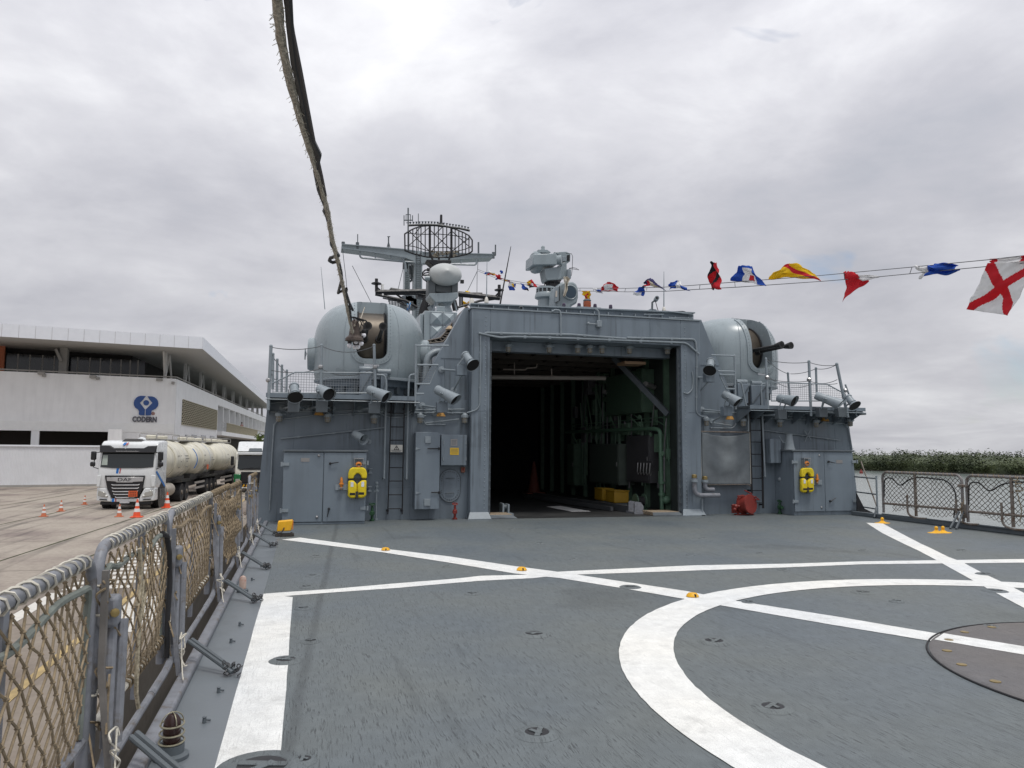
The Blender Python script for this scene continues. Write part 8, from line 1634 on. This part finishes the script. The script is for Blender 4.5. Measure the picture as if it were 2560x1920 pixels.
for s_ in (-1, 1):
    m = MB(); m.prism([V((s_*.60, .0, .36)), V((s_*1.25, .06, .40)), V((s_*1.25, .06, 1.0)), V((s_*.80, .0, .98)), V((s_*.62, .0, .60))], (0, .6, 0)); bm_ = m.build('bumper_corner', TW, tk, local=True, bevel=.05, seg=3)
    m = MB(); m.prism([V((s_*.72, -.03, .60)), V((s_*.86, -.03, .80)), V((s_*1.17, -.0, .90)), V((s_*1.18, -.0, .64)), V((s_*.80, -.03, .57))], (0, .05, 0)); hl = m.build('headlight', LAMPG, tk, local=True, bevel=.02)
    m = MB(); m.sph(V((s_*.80, -.03, .64)), .055, 10, 6); m.build('lamp_bulb', mat('lamp_white', (.85, .85, .80), .2), hl, local=True)
    m = MB(); m.prism([V((s_*.76, -.025, .43)), V((s_*1.1, .0, .46)), V((s_*1.1, .0, .50)), V((s_*.80, -.025, .48))], (0, .05, 0)); m.build('fog_slot', TK, bm_, local=True)
    m = MB(); m.prism([V((s_*1.10, .0, 1.05)), V((s_*1.255, .05, 1.05)), V((s_*1.27, .05, 1.58)), V((s_*1.08, .0, 1.58))], (0, -.05, 0)); m.build('air_deflector', TW, tk, local=True, bevel=.03, seg=2)
    mr = lb(tk, 'mirror', (s_*1.33, -.05, 2.28), (s_*1.56, .10, 2.68), TK, .05); lb(tk, 'mirror', (s_*1.36, -.05, 1.98), (s_*1.58, .10, 2.20), TK, .06)
    m = MB(); m.tube([V((s_*1.2, .15, 2.65)), V((s_*1.40, .08, 2.60)), V((s_*1.45, .08, 1.95)), V((s_*1.2, .2, 1.85))], .025, 6); m.build('mirror_arm', TK, mr, local=True)
    m = MB(); m.prism([V((s_*1.245, .35, 1.95)), V((s_*1.245, 1.05, 1.95)), V((s_*1.245, 1.05, 2.62)), V((s_*1.245, .50, 2.62))], (s_*.012, 0, 0)); m.build('side_window', TG, tk, local=True)
    m = MB(); m.prism([V((s_*1.245, .10, 1.72)), V((s_*1.245, .30, 1.78)), V((s_*1.245, 1.95, 1.02)), V((s_*1.245, 1.75, .96))], (s_*.008, 0, 0)); m.build('side_stripe', TB, tk, local=True)
    m = MB(); m.lathe([(.62, -.35), (.68, -.3), (.68, .03), (.60, .03)], 28, Matrix.Translation(V((s_*1.22, 1.4, .55))) @ rotm((s_, 0, 0))); m.build('wheel_arch', TK, tk, local=True)
    m = MB(); m.bb((s_*1.0, .95, .35), (s_*1.25, 2.1, .95)); m.build('step_panel', TW, tk, local=True, bevel=.03)
lb(tk, 'bumper_centre', (-.60, -.02, .36), (.60, .3, .52), TW, .03); lb(tk, 'number_plate', (-.22, -.035, .30), (.20, -.022, .42), mat('plate_white', (.55, .55, .56), .5)); lb(tk, 'front_underrun', (-1.1, .12, .22), (1.1, .5, .36), TK, .02)
for x0_, x1_, mt_ in ((-.44, -.335, TB), (-.30, -.245, TR)):
    fp(tk, 'stripe', [(x0_-.03, 1.585), (x1_-.03, 1.585), (x1_, 1.90), (x0_, 1.90)], mt_, -.004, .006, cb_); lb(tk, 'stripe', (x0_-.12, -.026, .365), (x1_-.12, -.018, .515), mt_, parent=cb_)
    m = MB(); m.prism([V((x0_+.14, .255, 2.97)), V((x1_+.14, .255, 2.97)), V((x1_+.2, .36, 3.09)), V((x0_+.2, .36, 3.09))], (0, -.012, .012)); m.build('stripe', mt_, cb_, local=True)
m = MB(); m.prism([V((-.42, .5, 3.15)), V((.48, .5, 3.15)), V((.34, .6, 3.28)), V((-.30, .6, 3.28))], (0, .5, .0)); m.build('roof_hatch', CHAS, tk, local=True, bevel=.02); m = MB(); m.sph(V((.25, 1.3, 3.27)), .16, 12, 6, (1.2, 1, .6)); m.build('roof_horn', TW, tk, local=True)
for x in (-1.02, 1.02): wheel(tk, x*1.19, 1.4)
for y in (5.6, 6.75): 
    for s_ in (-1, 1): wheel(tk, s_*1.24, y, .5, .3, True)
for y in (12.4, 13.75, 15.1, 22.3, 23.6, 24.9):
    for s_ in (-1, 1): wheel(tk, s_*1.24, y, .5, .3, True)
for y0_, y1_ in ((2.2, 8.0), (8.2, 16.2), (16.8, 26.2)): lb(tk, 'chassis', (-.55, y0_, .62), (.55, y1_, .98), CHAS)
for s_ in (-1, 1):
    m = MB(); m.cyl(V((s_*.85, 2.6, .72)), V((s_*.85, 4.3, .72)), .34, 20); m.build('fuel_tank', mat('tank_alu', (.42, .38, .32), .45, metal=.4, var=.2, vscale=4), tk, local=True)
    m = MB(); m.prism([V((s_*.85, 4.95, 1.0)), V((s_*.85, 5.2, 1.15)), V((s_*.85, 7.2, 1.15)), V((s_*.85, 7.5, 1.0))], (s_*.42, 0, .04)); m.build('mudguard', TK, tk, local=True)
    for a_, b_ in ((9.0, 11.7), (17.2, 21.6)): 
        m = MB()
        for z in (.55, .85): m.bb((s_*1.17, a_, z-.06), (s_*1.21, b_, z+.06))
        m.build('side_guard', mat('guard_grey', (.30, .28, .26), .6), tk, local=True)
    for a_ in (11.8, 21.7): m = MB(); m.prism([V((s_*.85, a_, 1.04)), V((s_*.85, a_+.3, 1.16)), V((s_*.85, a_+3.6, 1.16)), V((s_*.85, a_+3.9, 1.04))], (s_*.42, 0, .04)); m.build('mudguard', TK, tk, local=True)
for y0_, y1_, r_ in ((2.55, 9.0, 1.09), (9.35, 16.4, 1.09), (16.9, 26.2, 1.09)):
    zc = 2.18; Mx = Matrix.Translation(V((0, 0, zc))) @ Matrix.Diagonal((1.12, 1, 1, 1)) @ rotm((0, 1, 0)); L_ = y1_-y0_
    m = MB(); m.lathe([(.02, y0_), (.45, y0_+.06), (.72, y0_+.2), (.86, y0_+.5), (.97, y0_+1.0), (1.05, y0_+1.7), (r_+.03, (y0_+y1_)/2), (1.05, y1_-1.7), (.97, y1_-1.0), (.86, y1_-.5), (.72, y1_-.2), (.45, y1_-.06), (.02, y1_)], 44, Mx); tn = m.build('tank', CREAM, tk, local=True, angle=40)
    k2 = int(L_/1.6)
    for i in range(1, k2): m = MB(); rq = .99+.13*(1-abs(2*i/k2-1)**2); m.lathe([(rq-.02, y0_+L_*i/k2-.04), (rq+.01, y0_+L_*i/k2), (rq-.02, y0_+L_*i/k2+.04)], 44, Mx); m.build('tank_hoop', CREAM, tn, local=True)
    m = MB(); m.bb((-.35, y0_+.7, zc+r_), (.35, y1_-.7, zc+r_+.06)); m.build('walkway', CONCG, tn, local=True)
    for i in range(int(L_/2.2)): m = MB(); y = y0_+1.4+i*2.2; m.lathe([(.27, zc+r_+.05), (.27, zc+r_+.20), (.22, zc+r_+.25), (.001, zc+r_+.25)], 16, Matrix.Translation(V((0, y, 0)))); m.build('manhole', CREAM, tn, local=True)
    m = MB()
    for s_ in (-1, 1):
        m.tube(fillet([V((s_*.40, y0_+.8, zc+r_)), V((s_*.40, y0_+.8, zc+r_+.32)), V((s_*.40, y1_-.8, zc+r_+.32)), V((s_*.40, y1_-.8, zc+r_))], .1), .022, 6)
    m.build('top_rail', CONCG, tn, local=True)
    m = MB(); m.bb((-.7, y0_+.6, .98), (.7, y1_-.6, zc-r_+.22)); m.build('tank_saddle', CHAS, tn, local=True)
    m = MB()
    for i in range(16): a_ = rnd.uniform(y0_+2, y1_-2); z = zc+rnd.choice((-.05, .1, .25, -.35)); xx = 1.12*sqrt(max(r_*r_-(z-zc)**2, 0))+.006; m.bb((xx-.004, a_, z-.03), (xx+.004, a_+rnd.uniform(.1, .45), z+.03))
    o_ = m.build('stencil_marks', mat('stencil_grey', (.30, .29, .25), .6), tn, local=True); o_['kind'] = 'stuff'
m = MB(); zc = 2.18; m.tube([V((1.12*1.095*cos(a_), 13.0, zc+1.095*sin(a_))) for a_ in [radians(-50+110*i/14) for i in range(15)]], .03, 5); m.tube([V((1.12*1.095*cos(a_), 9.2, zc+1.0*sin(a_))) for a_ in [radians(-30+70*i/14) for i in range(15)]], .025, 5); m.build('blue_hose', TB, tk, local=True)
m = MB(); m.bb((1.24, 12.0, 1.55), (1.255, 12.5, 1.85)); m.build('placard', PLAC, tk, local=True)
# second truck
t2 = thing('box_truck', 'white and green truck partly hidden by the superstructure', 'truck', (-3.15, 53.2, QUAY_Z), rot=(0, 0, -radians(3.0)))
TGN = mat('truck_green', (.01, .16, .05), .35, coat=.3); TWW = mat('truck_cream', (.72, .70, .62), .35)
cab(t2, 1.22, [(.06, .95), (.0, 1.3), (.06, 1.55), (.28, 2.55), (.42, 2.66), (2.0, 2.7), (2.0, .95)], TWW)
m = MB(); m.prism([V((-1.06, .02, 1.58)), V((-.9, -.01, 1.46)), V((.9, -.01, 1.46)), V((1.06, .02, 1.58)), V((1.04, .22, 2.42)), V((-1.04, .22, 2.42))], (0, .05, 0)); m.build('windshield', TG, t2, local=True)
m = MB(); m.prism([V((-1.15, .3, 2.66)), V((-1.15, .9, 3.30)), V((-1.15, 2.0, 3.34)), V((-1.15, 2.0, 2.70))], (2.3, 0, 0)); m.build('roof_deflector', TW, t2, local=True, bevel=.06, seg=3); m = MB(); m.prism([V((-.45, .26, 2.66)), V((.45, .26, 2.66)), V((.38, .36, 2.88)), V((-.38, .36, 2.88))], (0, .2, 0)); m.build('roof_hatch', GREYD, t2, local=True)
lb(t2, 'sun_visor', (-1.1, .06, 2.44), (1.1, .22, 2.62), TW, .03); lb(t2, 'grille', (-.82, -.05, .62), (.82, .05, 1.33), TK, .03); lb(t2, 'bumper', (-1.22, -.06, .30), (1.22, .5, .60), TK, .04)
for i in range(11): m = MB(); x = -1.1+i*.2; m.prism([V((x, -.066, .36)), V((x+.10, -.066, .36)), V((x+.16, -.066, .50)), V((x+.06, -.066, .50))], (0, .005, 0)); m.build('hazard_stripe', YEL, t2, local=True)
for s_ in (-1, 1):
    lb(t2, 'lower_corner', (s_*.83, -.04, .50), (s_*1.26, 1.4, 1.18), TGN, .05); lb(t2, 'headlight', (s_*.88, -.06, .66), (s_*1.15, -.03, .86), LAMPG, .03); lb(t2, 'mirror', (s_*1.30, .0, 1.75), (s_*1.50, .14, 2.35), TK, .05); wheel(t2, s_*1.22, 1.35); wheel(t2, s_*1.22, 5.2, dual=True)
lb(t2, 'chassis', (-.5, 1.0, .55), (.5, 8.0, .95), CHAS); lb(t2, 'cargo_body', (-1.2, 2.5, 1.0), (1.2, 8.2, 2.1), TWW, .05)
m = MB(); m.tube([V((-.3, -.02, 1.50)), V((.55, -.0, 1.62))], .018, 5); m.tube([V((-.85, -.02, 1.50)), V((-.1, -.0, 1.60))], .018, 5); m.build('wiper', TK, t2, local=True)
# cones on the quay
for q, h, lab, mt_ in (((335, 1572), .50, 'faded orange cone farthest to the left on the quay', CONEF), ((468, 1532), .50, 'faded orange cone second from the left on the quay', CONEF), ((650, 1480), .46, 'faded orange cone left of the tanker bumper', CONEF), ((915, 1573), .52, 'faded orange cone in front of the tanker', CONEF), ((1050, 1578), .75, 'bright orange cone in front of the tanker wheel', CONEO), ((1282, 1505), .75, 'bright orange cone beside the tanker', CONEO)):
    p = G(*Z1(*q), QUAY_Z); cone(V((p.x, p.y, QUAY_Z+.004)), h, lab, mt_, 'traffic cones on the quay')
